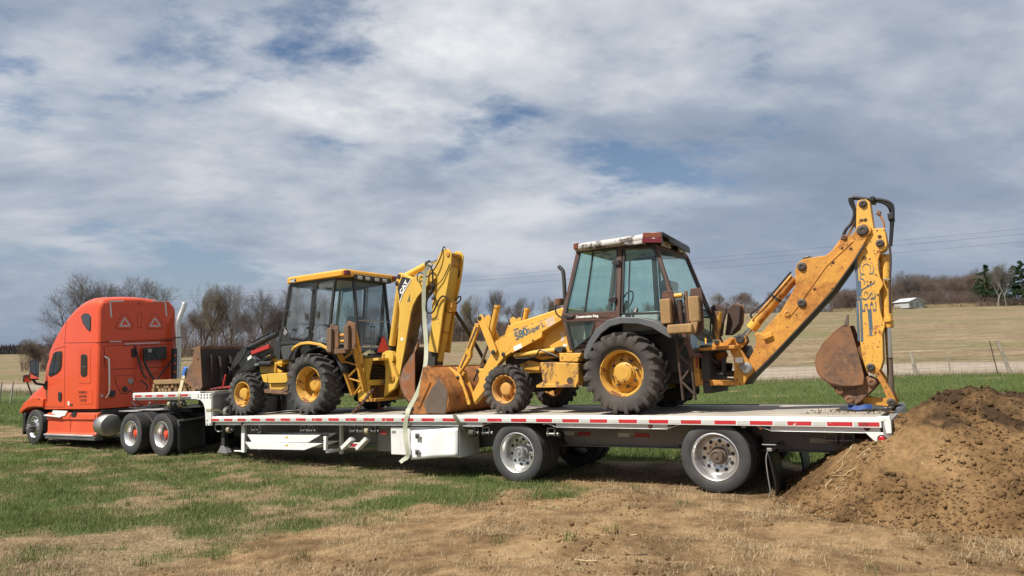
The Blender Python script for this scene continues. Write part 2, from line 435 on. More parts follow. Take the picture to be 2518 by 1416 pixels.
M['brown_frame'] = paint('brown_frame', (0.075, 0.032, 0.022), 0.6, rust=0.25, rscale=6, rustcol=(0.2, 0.08, 0.035), dirt=0.3, var=0.2)
M['fender_grey'] = paint('fender_grey', (0.085, 0.092, 0.10), 0.55, dirt=0.3, dirtcol=(0.16, 0.14, 0.12), var=0.15)
M['roof_white'] = paint('roof_white', (0.50, 0.48, 0.45), 0.6, rust=0.52, rscale=5, rustcol=(0.10, 0.085, 0.075), rustcol2=(0.2, 0.17, 0.15), dirt=0.35, dirtcol=(0.2, 0.18, 0.16), var=0.1, stretch=(1, 1, 0.3))
M['black'] = paint('black_plastic', (0.018, 0.018, 0.019), 0.5, dirt=0.15, dirtcol=(0.06, 0.055, 0.05), var=0.2)
M['black_hose'] = paint('black_hose', (0.014, 0.014, 0.015), 0.38, dirt=0.2, dirtcol=(0.07, 0.06, 0.05), var=0.2)
M['dark'] = paint('dark_steel', (0.03, 0.029, 0.028), 0.65, dirt=0.3, dirtcol=(0.08, 0.065, 0.05), var=0.3)
M['chrome'] = paint('chrome_rod', (0.72, 0.73, 0.75), 0.16, metal=1.0, dirt=0.1, var=0.05)
M['steel'] = paint('steel', (0.30, 0.29, 0.28), 0.5, metal=0.7, dirt=0.3, var=0.15)
M['pin'] = paint('pin_steel', (0.07, 0.06, 0.055), 0.55, metal=0.5, dirt=0.4, rust=0.2, var=0.2)
M['alu_wheel'] = paint('alu_wheel', (0.72, 0.71, 0.69), 0.3, metal=0.85, dirt=0.22, dirtcol=(0.30, 0.27, 0.23), var=0.08)
M['alu'] = paint('aluminium', (0.62, 0.62, 0.61), 0.42, metal=0.7, dirt=0.25, dirtcol=(0.3, 0.28, 0.25), var=0.08)
M['alu_dirty'] = paint('aluminium_dirty', (0.34, 0.335, 0.325), 0.55, metal=0.6, dirt=0.4, dirtcol=(0.16, 0.14, 0.12), var=0.15)
M['white'] = paint('white_paint', (0.70, 0.70, 0.68), 0.4, dirt=0.45, dirtcol=(0.40, 0.37, 0.33), var=0.06, rust=0.24, rscale=8, rustcol=(0.3, 0.25, 0.2))
M['white_worn'] = paint('white_worn', (0.80, 0.80, 0.78), 0.5, dirt=0.4, dirtcol=(0.42, 0.40, 0.36), var=0.06, rust=0.24, rscale=7, rustcol=(0.28, 0.26, 0.24), stretch=(0.5, 1, 2))
M['tape_red'] = paint('tape_red', (0.45, 0.022, 0.03), 0.35, dirt=0.2, var=0.15, chip=0.0, rust=0.33, rscale=7, rustcol=(0.62, 0.60, 0.58), rustcol2=(0.62, 0.60, 0.58), rand=True)
M['tape_white'] = paint('tape_white', (0.50, 0.52, 0.49), 0.35, dirt=0.5, dirtcol=(0.36, 0.36, 0.32), var=0.12, rand=True)
M['tape_dark_red'] = paint('tape_dark_red', (0.32, 0.02, 0.025), 0.4, dirt=0.3, var=0.15)
M['trailer_beam'] = paint('trailer_beam', (0.22, 0.21, 0.20), 0.5, metal=0.25, dirt=0.5, dirtcol=(0.10, 0.09, 0.075), var=0.2)
M['orange'] = paint('tractor_orange', (0.63, 0.072, 0.020), 0.30, var=0.06, vscale=1.2, dirt=0.2, dirtcol=(0.46, 0.085, 0.035), coat=0.25, spec=0.35)
M['orange_dull'] = paint('tractor_orange_dull', (0.62, 0.085, 0.032), 0.45, var=0.07, vscale=1.5, dirt=0.3, dirtcol=(0.52, 0.13, 0.065), spec=0.35)
M['letter_black'] = emitless('letter_black', (0.02, 0.02, 0.022), 0.6)
M['letter_white'] = emitless('letter_white', (0.78, 0.76, 0.72), 0.5)
M['letter_blue'] = paint('letter_blue', (0.075, 0.11, 0.14), 0.6, dirt=0.2, dirtcol=(0.5, 0.28, 0.08), var=0.2)
M['sticker'] = paint('sticker', (0.62, 0.48, 0.36), 0.6, dirt=0.5, dirtcol=(0.5, 0.3, 0.12), var=0.25, vscale=16)
M['sticker_white'] = paint('sticker_white', (0.75, 0.74, 0.70), 0.5, dirt=0.35, dirtcol=(0.5, 0.4, 0.3), var=0.12, vscale=16)
M['refl_grey'] = paint('reflector_tape', (0.55, 0.47, 0.47), 0.5, dirt=0.3, dirtcol=(0.36, 0.14, 0.12), var=0.12, vscale=9)
M['lens_red'] = emitless('lens_red', (0.42, 0.015, 0.02), 0.15)
M['lens_dark_red'] = emitless('lens_dark_red', (0.13, 0.015, 0.02), 0.2)
M['lens_amber'] = emitless('lens_amber', (0.17, 0.05, 0.022), 0.35)
M['lens_clear'] = paint('lens_clear', (0.48, 0.47, 0.42), 0.2, dirt=0.2, var=0.1)
M['smv'] = emitless('slow_sign_orange', (0.75, 0.07, 0.03), 0.45)
M['red_paint'] = paint('red_paint', (0.42, 0.025, 0.022), 0.5, dirt=0.25, rust=0.15, var=0.12)
M['chain'] = paint('chain_rust', (0.10, 0.045, 0.03), 0.8, rust=0.4, rscale=12, rustcol=(0.16, 0.06, 0.03), dirt=0.3, var=0.25)
M['strap'] = paint('strap_webbing', (0.37, 0.38, 0.28), 0.85, dirt=0.35, dirtcol=(0.22, 0.22, 0.15), var=0.12, vscale=6)
M['strap_dark'] = paint('strap_dark', (0.07, 0.075, 0.05), 0.9, dirt=0.3, var=0.15)
M['strap_tan'] = paint('strap_tan', (0.36, 0.32, 0.20), 0.85, dirt=0.4, var=0.15)
M['blue'] = paint('blue_webbing', (0.012, 0.055, 0.22), 0.6, dirt=0.2, var=0.2)
M['tyre'] = paint('tyre_rubber', (0.030, 0.030, 0.031), 0.75, dirt=0.75, dirtcol=(0.11, 0.098, 0.08), var=0.3, vscale=5, rand=True)
M['tyre_road'] = paint('tyre_road', (0.034, 0.034, 0.035), 0.7, dirt=0.5, dirtcol=(0.10, 0.092, 0.08), var=0.22, vscale=4, rand=True)
M['tyre_mud'] = paint('tyre_mud', (0.040, 0.036, 0.033), 0.85, rust=0.30, rscale=5, rustcol=(0.13, 0.09, 0.055), rustcol2=(0.17, 0.12, 0.075), dirt=0.6, dirtcol=(0.11, 0.08, 0.055), var=0.25, rustsoft=0.15)
M['glass'] = glass('cab_glass', (0.58, 0.62, 0.61), 0.04, 0.02, 0.06)
M['glass_green'] = glass('cab_glass_green', (0.74, 0.92, 0.87), 0.04, 0.02, 0.09, (0.30, 0.40, 0.38))
M['glass_dusty'] = glass('cab_glass_dusty', (0.62, 0.66, 0.66), 0.10, 0.03, 0.20, (0.36, 0.38, 0.38))
M['glass_dark'] = glass('tractor_glass', (0.10, 0.11, 0.11), 0.05, 0.01, 0.03)
M['mirror'] = emitless('mirror_glass', (0.8, 0.82, 0.85), 0.03, 1.0)
M['seat'] = paint('seat_vinyl', (0.05, 0.052, 0.055), 0.6, dirt=0.3, var=0.2)
M['seat_pale'] = paint('seat_pale', (0.40, 0.42, 0.40), 0.7, dirt=0.3, var=0.15)
M['gear_black'] = paint('gear_black', (0.022, 0.022, 0.024), 0.75, dirt=0.2, dirtcol=(0.07, 0.065, 0.06), var=0.4, vscale=7, bump=0.3)


# ------------------------------------------------------------------ bulk meshes
def np_mesh(name, co, fs, mat, smooth=True):
    me = bpy.data.meshes.new(name); k = fs.shape[1]
    me.vertices.add(len(co)); me.vertices.foreach_set('co', np.ascontiguousarray(co, dtype=np.float32).ravel())
    me.loops.add(fs.size); me.loops.foreach_set('vertex_index', fs.ravel().astype(np.int32)); me.polygons.add(len(fs))
    me.polygons.foreach_set('loop_start', np.arange(0, fs.size, k, dtype=np.int32)); me.polygons.foreach_set('loop_total', np.full(len(fs), k, np.int32)); me.polygons.foreach_set('use_smooth', np.full(len(fs), smooth))
    me.update(); me.validate(); me.materials.append(mat); return me


_ico = None


def ico():
    global _ico
    if _ico is None:
        bm = bmesh.new(); bmesh.ops.create_icosphere(bm, subdivisions=1, radius=1); _ico = (np.array([v.co[:] for v in bm.verts]), np.array([[v.index for v in f.verts] for f in bm.faces])); bm.free()
    return _ico


def lumps(pos, size, rng):
    v, f = ico(); n = len(pos); k = len(v)
    sc = size[:, None, None] * rng.uniform(.6, 1.25, (n, k, 1)) * rng.uniform(.6, 1.2, (n, 1, 3))
    co = pos[:, None, :] + v[None] * sc
    fs = (f[None] + (np.arange(n) * k)[:, None, None]).reshape(-1, 3)
    return co.reshape(-1, 3), fs


# ------------------------------------------------------------------ terrain
_nz = RIG.to_3x3() @ Vector((0, 0, 1))
_og = RIG @ Vector((0, 0, 0))
_RI = np.array(RIGI)


def rig_xy(x, y):
    """rig X, Y of world points close to the rig plane"""
    z = plane_z(x, y)
    return (_RI[0, 0] * x + _RI[0, 1] * y + _RI[0, 2] * z + _RI[0, 3], _RI[1, 0] * x + _RI[1, 1] * y + _RI[1, 2] * z + _RI[1, 3])


def plane_z(x, y):
    xe = np.where(x < -14, -14 + (x + 14) * .42, x); xe = np.where(xe > 30, 30 + (xe - 30) * .3, xe)
    return _og.z - (_nz.x * (xe - _og.x) + _nz.y * (y - _og.y)) / _nz.z


_PX = [-3000, -1500, 0, 300, 450, 600, 850, 1150, 1400, 1780, 2100, 2250, 2518, 4000, 6000]
_YF = [885, 880, 871, 866, 856, 849, 845, 838, 818, 772, 765, 758, 748, 720, 720]
_DF = [600, 560, 520, 360, 260, 200, 165, 160, 165, 170, 178, 182, 190, 220, 240]


def terrain(x, y, fine=True):
    x = np.asarray(x, float); y = np.asarray(y, float)
    xr, yr = rig_xy(x, np.minimum(y, 60))
    near = np.interp(xr, [-20, -11, -5, 0, 5.5, 8.6, 13], [.20, .16, .07, .03, -.005, .04, .06])
    d = np.maximum(y, 1.0); u = x / np.maximum(d, 20)
    px = 1259 + FPX * u
    yf = np.interp(px, _PX, _YF); D = np.interp(px, _PX, _DF)
    zf = CAM_H + D * (868 - yf) / FPX
    d0 = 53.0
    z0 = plane_z(x * np.minimum(1, d0 / d), np.minimum(y, d0)) + near
    s = np.clip((d - d0) / (D - d0), 0, 1)
    z = np.where(d < d0, plane_z(x, y) + near, z0 + (zf - z0) * (s))
    z = np.where(d > D, zf + (d - D) * (868 - yf) / FPX * .9 - .4 * np.clip((d - D) / 30, 0, 1), z)
    if fine:
        fade = np.clip(1.4 - d / 45, 0, 1)
        z = z + fade * ((fbm(x * .55, y * .55, 3, 3) - .5) * .10 + (fbm(x * 2.3, y * 2.3, 9, 4, .6) - .5) * .055)
        rut = np.clip((xr - 5) / 3, 0, 1) * np.clip((-yr - 1.2) / 1.5, 0, 1)
        z = z + fade * rut * ((fbm(x * 1.1 + 5, y * 3.0, 21, 4, .6) - .5) * .20)
    return z


def greenness(x, y):
    """share of living grass: strong behind the trailer, patchy in front of it, almost none on the trampled soil at the right"""
    xr, yr = rig_xy(x, np.minimum(y, 70))
    b = np.interp(yr, [-9, -6.5, -4.5, -2.6, -.8, .2, 1.4, 2.7, 3.6, 9, 60], [.46, .50, .54, .62, .66, .45, .22, .45, .93, .95, .9])
    r = np.clip((xr - 5.0 + .55 * np.clip(-yr - 1.0, 0, 6)) / 2.4, 0, 1) * (yr < 2.9)
    b = b * (1 - .90 * r)
    n = fbm(x * .42 + 3, y * .75, 31, 4, .55); n2 = fbm(x * 1.6, y * 2.2, 47, 3, .6)
    g = b + (n - .5) * 1.25 + (n2 - .5) * 1.15
    g = np.where(yr > 3.2, np.maximum(g, .55 + (n - .5) * .5), g)
    return np.clip(g, 0, 1)


def grid_lines(a, b, step, far, grow=1.075):
    c = list(np.arange(a, b + 1e-6, step)); s = step; v = c[-1]
    while v < far[1]:
        s *= grow; v += s; c.append(v)
    s = step; v = c[0]; lo = []
    while v > far[0]:
        s *= grow; v -= s; lo.append(v)
    return np.array(lo[::-1] + c)


def build_ground():
    gx = grid_lines(-14, 13, .13, (-1500, 1500)); gy = grid_lines(4, 24, .13, (-60, 1600), 1.06)
    X, Y = np.meshgrid(gx, gy); Z = terrain(X, Y)
    nx, ny = len(gx), len(gy)
    co = np.stack([X, Y, Z], -1).reshape(-1, 3)
    i = np.arange(nx - 1); j = np.arange(ny - 1); I, J = np.meshgrid(i, j); a = (J * nx + I).ravel()
    fs = np.stack([a, a + 1, a + 1 + nx, a + nx], 1)
    me = bpy.data.meshes.new('ground'); me.vertices.add(len(co)); me.vertices.foreach_set('co', co.ravel())
    me.loops.add(fs.size); me.loops.foreach_set('vertex_index', fs.ravel()); me.polygons.add(len(fs))
    me.polygons.foreach_set('loop_start', np.arange(0, fs.size, 4)); me.polygons.foreach_set('loop_total', np.full(len(fs), 4)); me.polygons.foreach_set('use_smooth', np.ones(len(fs), bool))
    g = me.attributes.new('green', 'FLOAT', 'POINT'); g.data.foreach_set('value', greenness(X, Y).ravel().astype(np.float32))
    xr, yr = rig_xy(X, np.minimum(Y, 70))
    s = np.clip((xr - 3.4) / 2.5, 0, 1) * np.clip((2.6 - yr) / .8, 0, 1)
    g = me.attributes.new('soil', 'FLOAT', 'POINT'); g.data.foreach_set('value', s.ravel().astype(np.float32))
    fd = np.clip((Y - road_y(X) - 2.0) / 2.0, 0, 1)
    g = me.attributes.new('field', 'FLOAT', 'POINT'); g.data.foreach_set('value', fd.ravel().astype(np.float32))
    me.update(); me.validate()
    me.materials.append(ground_mat())
    o = bpy.data.objects.new('ground', me); COL.objects.link(o); o['kind'] = 'structure'
    return o


def road_y(x):
    return np.interp(x, [-160, -60, -30, 0, 20, 36, 80, 200], [115, 75, 63, 57.5, 57, 56.5, 56, 52])


def ground_mat():
    m, t, b = mat_new('ground'); L = t.links.new
    gm = _n(t, 'ShaderNodeNewGeometry'); P = gm.outputs['Position']
    at_ = lambda nm: _n(t, 'ShaderNodeAttribute', attribute_name=nm).outputs['Fac']
    def noise(sc, det=6.0, ro=.6, stretch=None, dist=0.0):
        v = P
        if stretch:
            mp = _n(t, 'ShaderNodeMapping'); mp.inputs['Scale'].default_value = stretch; L(P, mp.inputs[0]); v = mp.outputs[0]
        n = _n(t, 'ShaderNodeTexNoise', i_Scale=sc, i_Detail=det, i_Roughness=ro, i_Distortion=dist); L(v, n.inputs['Vector']); return n.outputs['Fac']
    def mix(f, a, c):
        x = _n(t, 'ShaderNodeMix', data_type='RGBA'); L(f, x.inputs['Factor']); L(a, x.inputs['A']); L(c, x.inputs['B']); return x.outputs['Result']
    # dead thatch over soil
    th = _ramp(t, [(.28, (.055, .038, .022)), (.42, (.16, .112, .064)), (.55, (.28, .205, .118)), (.72, (.42, .325, .195))]); L(noise(22, 8, .75), th.inputs[0])
    so = _ramp(t, [(.3, (.15, .092, .046)), (.5, (.285, .185, .095)), (.7, (.40, .275, .150))]); L(noise(3.2, 9, .68), so.inputs[0])
    so2 = _ramp(t, [(.36, (.45, .45, .45)), (.55, (1, 1, 1))]); L(noise(30, 6, .7), so2.inputs[0])
    sm = _n(t, 'ShaderNodeMix', data_type='RGBA', blend_type='MULTIPLY', i_Factor=.55); L(so.outputs[0], sm.inputs['A']); L(so2.outputs[0], sm.inputs['B'])
    gr = _ramp(t, [(.3, (.032, .046, .014)), (.5, (.070, .098, .030)), (.7, (.12, .145, .05))]); L(noise(26, 7, .7), gr.inputs[0])
    # field of stubble with faint drilled rows and green flushes
    st = _ramp(t, [(.32, (.080, .056, .034)), (.5, (.190, .140, .088)), (.68, (.32, .255, .165))]); L(noise(1.3, 9, .72, (.10, 1.5, 1)), st.inputs[0])
    fg = _ramp(t, [(.44, (0, 0, 0)), (.60, (1, 1, 1))]); L(noise(.035, 8, .62, (.5, 1.6, 1), .5), fg.inputs[0])
    fgc = _ramp(t, [(.3, (.06, .085, .022)), (.7, (.13, .15, .05))]); L(noise(1.5, 6, .7), fgc.inputs[0])
    fm = _n(t, 'ShaderNodeMath', operation='MULTIPLY', i_1=.50); L(fg.outputs[0], fm.inputs[0])
    field = mix(fm.outputs[0], st.outputs[0], fgc.outputs[0])
    fn = _ramp(t, [(.36, (.50, .48, .46)), (.52, (1, 1, 1)), (.68, (1.35, 1.32, 1.25))]); L(noise(1.8, 9, .78, (.6, 1.2, 1)), fn.inputs[0])
    fx = _n(t, 'ShaderNodeMix', data_type='RGBA', blend_type='MULTIPLY', i_Factor=.9); L(field, fx.inputs['A']); L(fn.outputs[0], fx.inputs['B']); field = fx.outputs['Result']
    # soil where trampled, else thatch; patchy edge
    def edge(att, sc, a, c):
        ad = _n(t, 'ShaderNodeMath', operation='MULTIPLY_ADD', i_1=.7, i_2=-.35); L(noise(sc, 6, .65), ad.inputs[0])
        s_ = _n(t, 'ShaderNodeMath', operation='ADD'); L(at_(att), s_.inputs[0]); L(ad.outputs[0], s_.inputs[1])
        r = _n(t, 'ShaderNodeMapRange', i_1=a, i_2=c); L(s_.outputs[0], r.inputs[0]); return r.outputs[0]
    base = mix(edge('soil', 1.4, .35, .65), th.outputs[0], sm.outputs['Result'])
    dk = _ramp(t, [(.40, (.42, .40, .38)), (.56, (1, 1, 1))]); L(noise(1.1, 7, .66, None, .4), dk.inputs[0])
    mm = _n(t, 'ShaderNodeMix', data_type='RGBA', blend_type='MULTIPLY', i_Factor=.75); L(base, mm.inputs['A']); L(dk.outputs[0], mm.inputs['B']); base = mm.outputs['Result']
    base = mix(edge('green', 5.0, .40, .72), base, gr.outputs[0])
    base = mix(at_('field'), base, field)
    L(base, b.inputs['Base Color']); b.inputs['Roughness'].default_value = 1.0; b.inputs['Specular IOR Level'].default_value = .1
    bp = _n(t, 'ShaderNodeBump', i_Strength=.9, i_Distance=.03); L(noise(24, 8, .75), bp.inputs['Height']); L(bp.outputs[0], b.inputs['Normal'])
    return m


ground = build_ground()


def build_road():
    xs = np.concatenate([np.arange(-150, -40, 8.0), np.arange(-40, 90, 2.5), np.arange(90, 200, 10.)]); ys = road_y(xs)
    tx = np.gradient(xs); ty = np.gradient(ys); ln = np.hypot(tx, ty); nx, ny = -ty / ln, tx / ln
    rows = []
    for w, h in ((-3.6, -.3), (-3.3, .12), (-1.2, .18), (1.2, .18), (3.3, .14), (3.6, -.3)):
        x = xs + nx * w; y = ys + ny * w; z = terrain(x, y, False) + h; rows.append(list(zip(x, y, z)))
    m = paint('road_gravel', (.27, .225, .175), .95, var=.15, vscale=.8, dirt=.4, dirtcol=(.18, .15, .115), bump=.0, spec=.1)
    me = MB().grid(rows).mesh('road', sharp=None); me.polygons.foreach_set('use_smooth', [True] * len(me.polygons)); me.materials.append(m)
    o = bpy.data.objects.new('road', me); COL.objects.link(o); o['kind'] = 'structure'


build_road()
# ------------------------------------------------------------------ wheels
def ag_tyre(R, rr, w, nl, lh=0.042, mir=1):
    b = MB(); rb = R - lh
    prof = [(rr - 0.01, -w * .34), (rr + 0.012, -w * .38), (rr + (rb - rr) * .30, -w * .485), (rr + (rb - rr) * .62, -w * .5), (rr + (rb - rr) * .86, -w * .475), (rb - .012, -w * .40), (rb, -w * .2), (rb + .004, 0)]
    prof = prof + [(r, -h) for r, h in prof[::-1][1:]]
    b.lathe(prof, n=64)
    for s in (-1, 1):
        for i in range(nl):
            th0 = 2 * PI * (i + (0.25 if s > 0 else -0.25)) / nl
            st = [(-.04, rb - .006, R - .006, .030, 0.0), (.10, rb - .006, R, .030, .035), (.24, rb - .008, R - .003, .034, .10), (.36, rb - .012, R - .006, .036, .155),
                  (.46, rb - .05, R - .012, .040, .19), (.497, rb - .09, R - .045, .042, .20), (.500, rb - .115, R - .105, .030, .205)]
            rings = []
            for (yy, r0, r1, hw, dth) in st:
                th = th0 + mir * dth * 0.62 / R; a = hw / R; y = s * yy * w
                out = 0.012 if yy > .45 else 0
                ys = y + s * out
                rings.append([(r0 * math.cos(th - a * 1.15), y, r0 * math.sin(th - a * 1.15)), (r1 * math.cos(th - a * .8), ys, r1 * math.sin(th - a * .8)),
                              (r1 * math.cos(th + a * .8), ys, r1 * math.sin(th + a * .8)), (r0 * math.cos(th + a * 1.15), y, r0 * math.sin(th + a * 1.15))])
            b.loft(rings)
    return b


def road_tyre(R, rr, w, block=False):
    b = MB()
    half = [(rr - .006, -w * .40), (rr + .012, -w * .43), (rr + .03, -w * .47), (rr + (R - rr) * .42, -w * .5), (rr + (R - rr) * .70, -w * .493), (R - .035, -w * .475), (R - .012, -w * .452), (R - .002, -w * .42)]
    gro = [(R, -w * .28), (R - .012, -w * .275), (R - .012, -w * .245), (R, -w * .24), (R + .001, -w * .10), (R - .012, -w * .095), (R - .012, -w * .065), (R + .001, -w * .06)]
    if block:
        gro = [(R - .014, -w * .40), (R - .012, 0)]
    prof = half + gro; prof = prof + [(r, -h) for r, h in prof[::-1] if h != 0]
    b.lathe(prof, n=56)
    if block:
        for row, yc in enumerate((-.36, -.12, .12, .36)):
            for i in range(40):
                th = 2 * PI * (i + .5 * (row % 2)) / 40; m = Matrix.Rotation(-th, 3, 'Y')
                bx = MB().box(R - .022, R + .001, yc * w - w * .095, yc * w + w * .095, -.026, .026)
                b.add([m @ Vector(p) for p in bx.v], bx.f)
    return b


def disc_holes(b, n, r, rad_, h0, h1, ph=0.0):
    for i in range(n):
        a = ph + 2 * PI * i / n; b.cyl((r * math.cos(a), h0, r * math.sin(a)), (r * math.cos(a), h1, r * math.sin(a)), rad_, n=14)
    return b


def lathe_mesh(name, prof, mat, n=40):
    me = MB().lathe(prof, n=n).mesh(name, sharp=40); me.materials.append(mat); return me


def mesh_of(name, mb, mat, sharp=38):
    me = mb.mesh(name, sharp=sharp); me.materials.append(mat); return me


WM = {}


def truck_wheel_meshes():
    # outer wheel of a dual pair: outer tyre face at h = 0, everything behind it
    W = .255
    sh = lambda mb, d: MB().add([(p[0], p[1] + d, p[2]) for p in mb.v], mb.f)
    WM['t_tyre'] = mesh_of('tyre', sh(road_tyre(.465, .30, W), W / 2), M['tyre_road'])
    WM['d_tyre'] = mesh_of('tyre', sh(road_tyre(.505, .30, .27, True), .135), M['tyre_road'])
    rim = [(.300, .035), (.318, .022), (.315, .012), (.303, .008), (.292, .016), (.283, .05), (.262, .075), (.257, .15), (.25, .165), (.257, .19), (.285, .20), (.29, .26), (.30, .26)]
    WM['rim'] = lathe_mesh('rim', rim, M['alu_wheel'], 48)
    WM['disc'] = lathe_mesh('wheel', [(.255, .150), (.235, .142), (.165, .140), (.155, .146), (.120, .148), (.05, .150)], M['alu_wheel'], 48)
    WM['barrel'] = lathe_mesh('rim_barrel', [(.257, .14), (.256, .26)], M['alu_wheel'], 48)
    WM['holes'] = mesh_of('hand_hole', disc_holes(MB(), 10, .197, .026, .137, .160, .16), M['black'])
    WM['nuts'] = mesh_of('lug_nut', disc_holes(MB(), 10, .142, .014, .118, .150, .47), M['steel'])
    WM['hub'] = lathe_mesh('hub', [(.115, .16), (.112, .120), (.090, .112), (.088, .045), (.078, .03), (.062, .028), (.060, .036), (.03, .036), (.026, .022), (.0, .020)], M['alu_dirty'], 28)
    WM['hub_dirty'] = lathe_mesh('hub', [(.150, .17), (.148, .150), (.118, .148), (.112, .110), (.092, .10), (.088, .040), (.078, .028), (.062, .026), (.060, .034), (.03, .034), (.026, .020), (.0, .018)], M['worn_steel'], 28)
    WM['hub_orange'] = lathe_mesh('hub', [(.115, .16), (.112, .10), (.088, .09), (.085, .04), (.07, .03), (.0, .028)], M['smv'], 24)
    nuts = disc_holes(MB(), 10, .142, .017, .085, .150, .2)
    WM['nuts_orange'] = mesh_of('lug_nut', nuts, M['smv'])


truck_wheel_meshes()


def truck_wheel(parent, X, Y, Z, side=-1, tyre='t_tyre', hub='hub', nuts='nuts', dual=True, deep=0.0):
    """side -1: outer face towards the viewer (Y is the outer tyre face); +1: mirrored"""
    rz = 0 if side < 0 else PI
    w = inst('wheel', WM['disc'], parent, (X, Y, Z), (0, rnd.uniform(0, 6) * 0, rz))
    BASE[w.name] = (0, 0, 0)
    for nm, me in (('tyre', WM[tyre]), ('rim', WM['rim']), ('hand_holes', WM['holes']), ('lug_nuts', WM[nuts]), ('hub', WM[hub])):
        inst(nm, me, w, (0, -deep if nm in ('tyre', 'rim') else 0, 0))
    if deep:
        w.location.y += deep if side < 0 else -deep
        inst('rim_barrel', WM['barrel'], w, (0, -deep, 0))
    if dual:
        inst('inner_tyre', WM[tyre], w, (0, .31 - deep, 0))
    return w


rnd = random.Random(11)
# ------------------------------------------------------------------ trailer
XS, XR, XU = -2.33, 10.70, -5.49
WID = 2.59
UZ = 1.54


def dz(X):
    return .985 + .05 * (1 - ((X - 6) / 8.33) ** 2)


def wood(name, col, var=0.25):
    m, t, b = mat_new(name); L = t.links.new
    tc = _n(t, 'ShaderNodeTexCoord'); mp = _n(t, 'ShaderNodeMapping'); mp.inputs['Scale'].default_value = (0.9, 14, 14); L(tc.outputs['Object'], mp.inputs[0])
    n1 = _n(t, 'ShaderNodeTexNoise', i_Scale=3.0, i_Detail=8.0, i_Roughness=0.65); L(mp.outputs[0], n1.inputs['Vector'])
    n2 = _n(t, 'ShaderNodeTexNoise', i_Scale=1.3, i_Detail=6.0, i_Roughness=0.7); L(tc.outputs['Object'], n2.inputs['Vector'])
    oi = _n(t, 'ShaderNodeObjectInfo')
    r = _ramp(t, [(0.3, tuple(c * .55 for c in col)), (0.5, col), (0.72, tuple(min(1, c * 1.35) for c in col))]); L(n1.outputs['Fac'], r.inputs[0])
    mr = _n(t, 'ShaderNodeMapRange', i_1=0.0, i_2=1.0, i_3=1 - var, i_4=1 + var); L(oi.outputs['Random'], mr.inputs[0])
    mr2 = _n(t, 'ShaderNodeMapRange', i_1=0.35, i_2=0.7, i_3=1.12, i_4=0.62); L(n2.outputs['Fac'], mr2.inputs[0])
    mu = _n(t, 'ShaderNodeMath', operation='MULTIPLY'); L(mr.outputs[0], mu.inputs[0]); L(mr2.outputs[0], mu.inputs[1])
    hv = _n(t, 'ShaderNodeHueSaturation'); L(r.outputs[0], hv.inputs['Color']); L(mu.outputs[0], hv.inputs['Value'])
    L(hv.outputs[0], b.inputs['Base Color']); b.inputs['Roughness'].default_value = 0.85
    bp = _n(t, 'ShaderNodeBump', i_Strength=0.5, i_Distance=0.004); L(n1.outputs['Fac'], bp.inputs['Height']); L(bp.outputs[0], b.inputs['Normal'])
    return m


M['deck_wood'] = wood('deck_wood', (0.31, 0.275, 0.225))
M['timber'] = wood('timber', (0.30, 0.185, 0.085), 0.3)
M['post_wood'] = wood('post_wood', (0.34, 0.29, 0.23), 0.1)


def xs_range(a, b, n):
    return [a + (b - a) * i / n for i in range(n + 1)]


def long_bar(a, b, y0, y1, dz0, dz1, n=14, zf=dz):
    """a bar along X that follows the arched deck"""
    return MB().loft([[(x, y0, zf(x) + dz0), (x, y1, zf(x) + dz0), (x, y1, zf(x) + dz1), (x, y0, zf(x) + dz1)] for x in xs_range(a, b, n)])


def wheel_pair(tr, X, zc, hub, nuts):
    truck_wheel(tr, X, .025, zc, -1, 't_tyre', hub, nuts, True, .035)
    truck_wheel(tr, X, WID - .025, zc, 1, 't_tyre', hub, nuts, True, .035)


def winch(tr, X, z=None, roll=None, y=.06):
    z = dz(X) - .185 if z is None else z
    b = MB()
    for s in (0, .125):
        b.box(X + s, X + s + .01, y, y + .07, z - .125, z)
    b.box(X, X + .135, y, y + .07, z - .012, z + .002)
    o = b.obj('winch', M['alu_dirty'], tr, .002)
    MB().cyl((X - .02, y + .035, z - .095), (X + .185, y + .035, z - .095), .024, n=14).obj('spool', M['steel'], o)
    MB().cyl((X + .165, y + .035, z - .095), (X + .195, y + .035, z - .095), .036, n=14).obj('winch_cap', M['steel'], o, .003)
    MB().cyl((X + .138, y + .035, z - .095), (X + .146, y + .035, z - .095), .05, n=18).obj('ratchet_wheel', M['dark'], o)
    if roll:
        MB().lathe([(.02, 0), (.062, 0), (.068, .006), (.068, .088), (.062, .094), (.02, .094)], (X + .02, y + .035, z - .095), 'X', 24, True).obj('strap_roll', roll, o, .003)


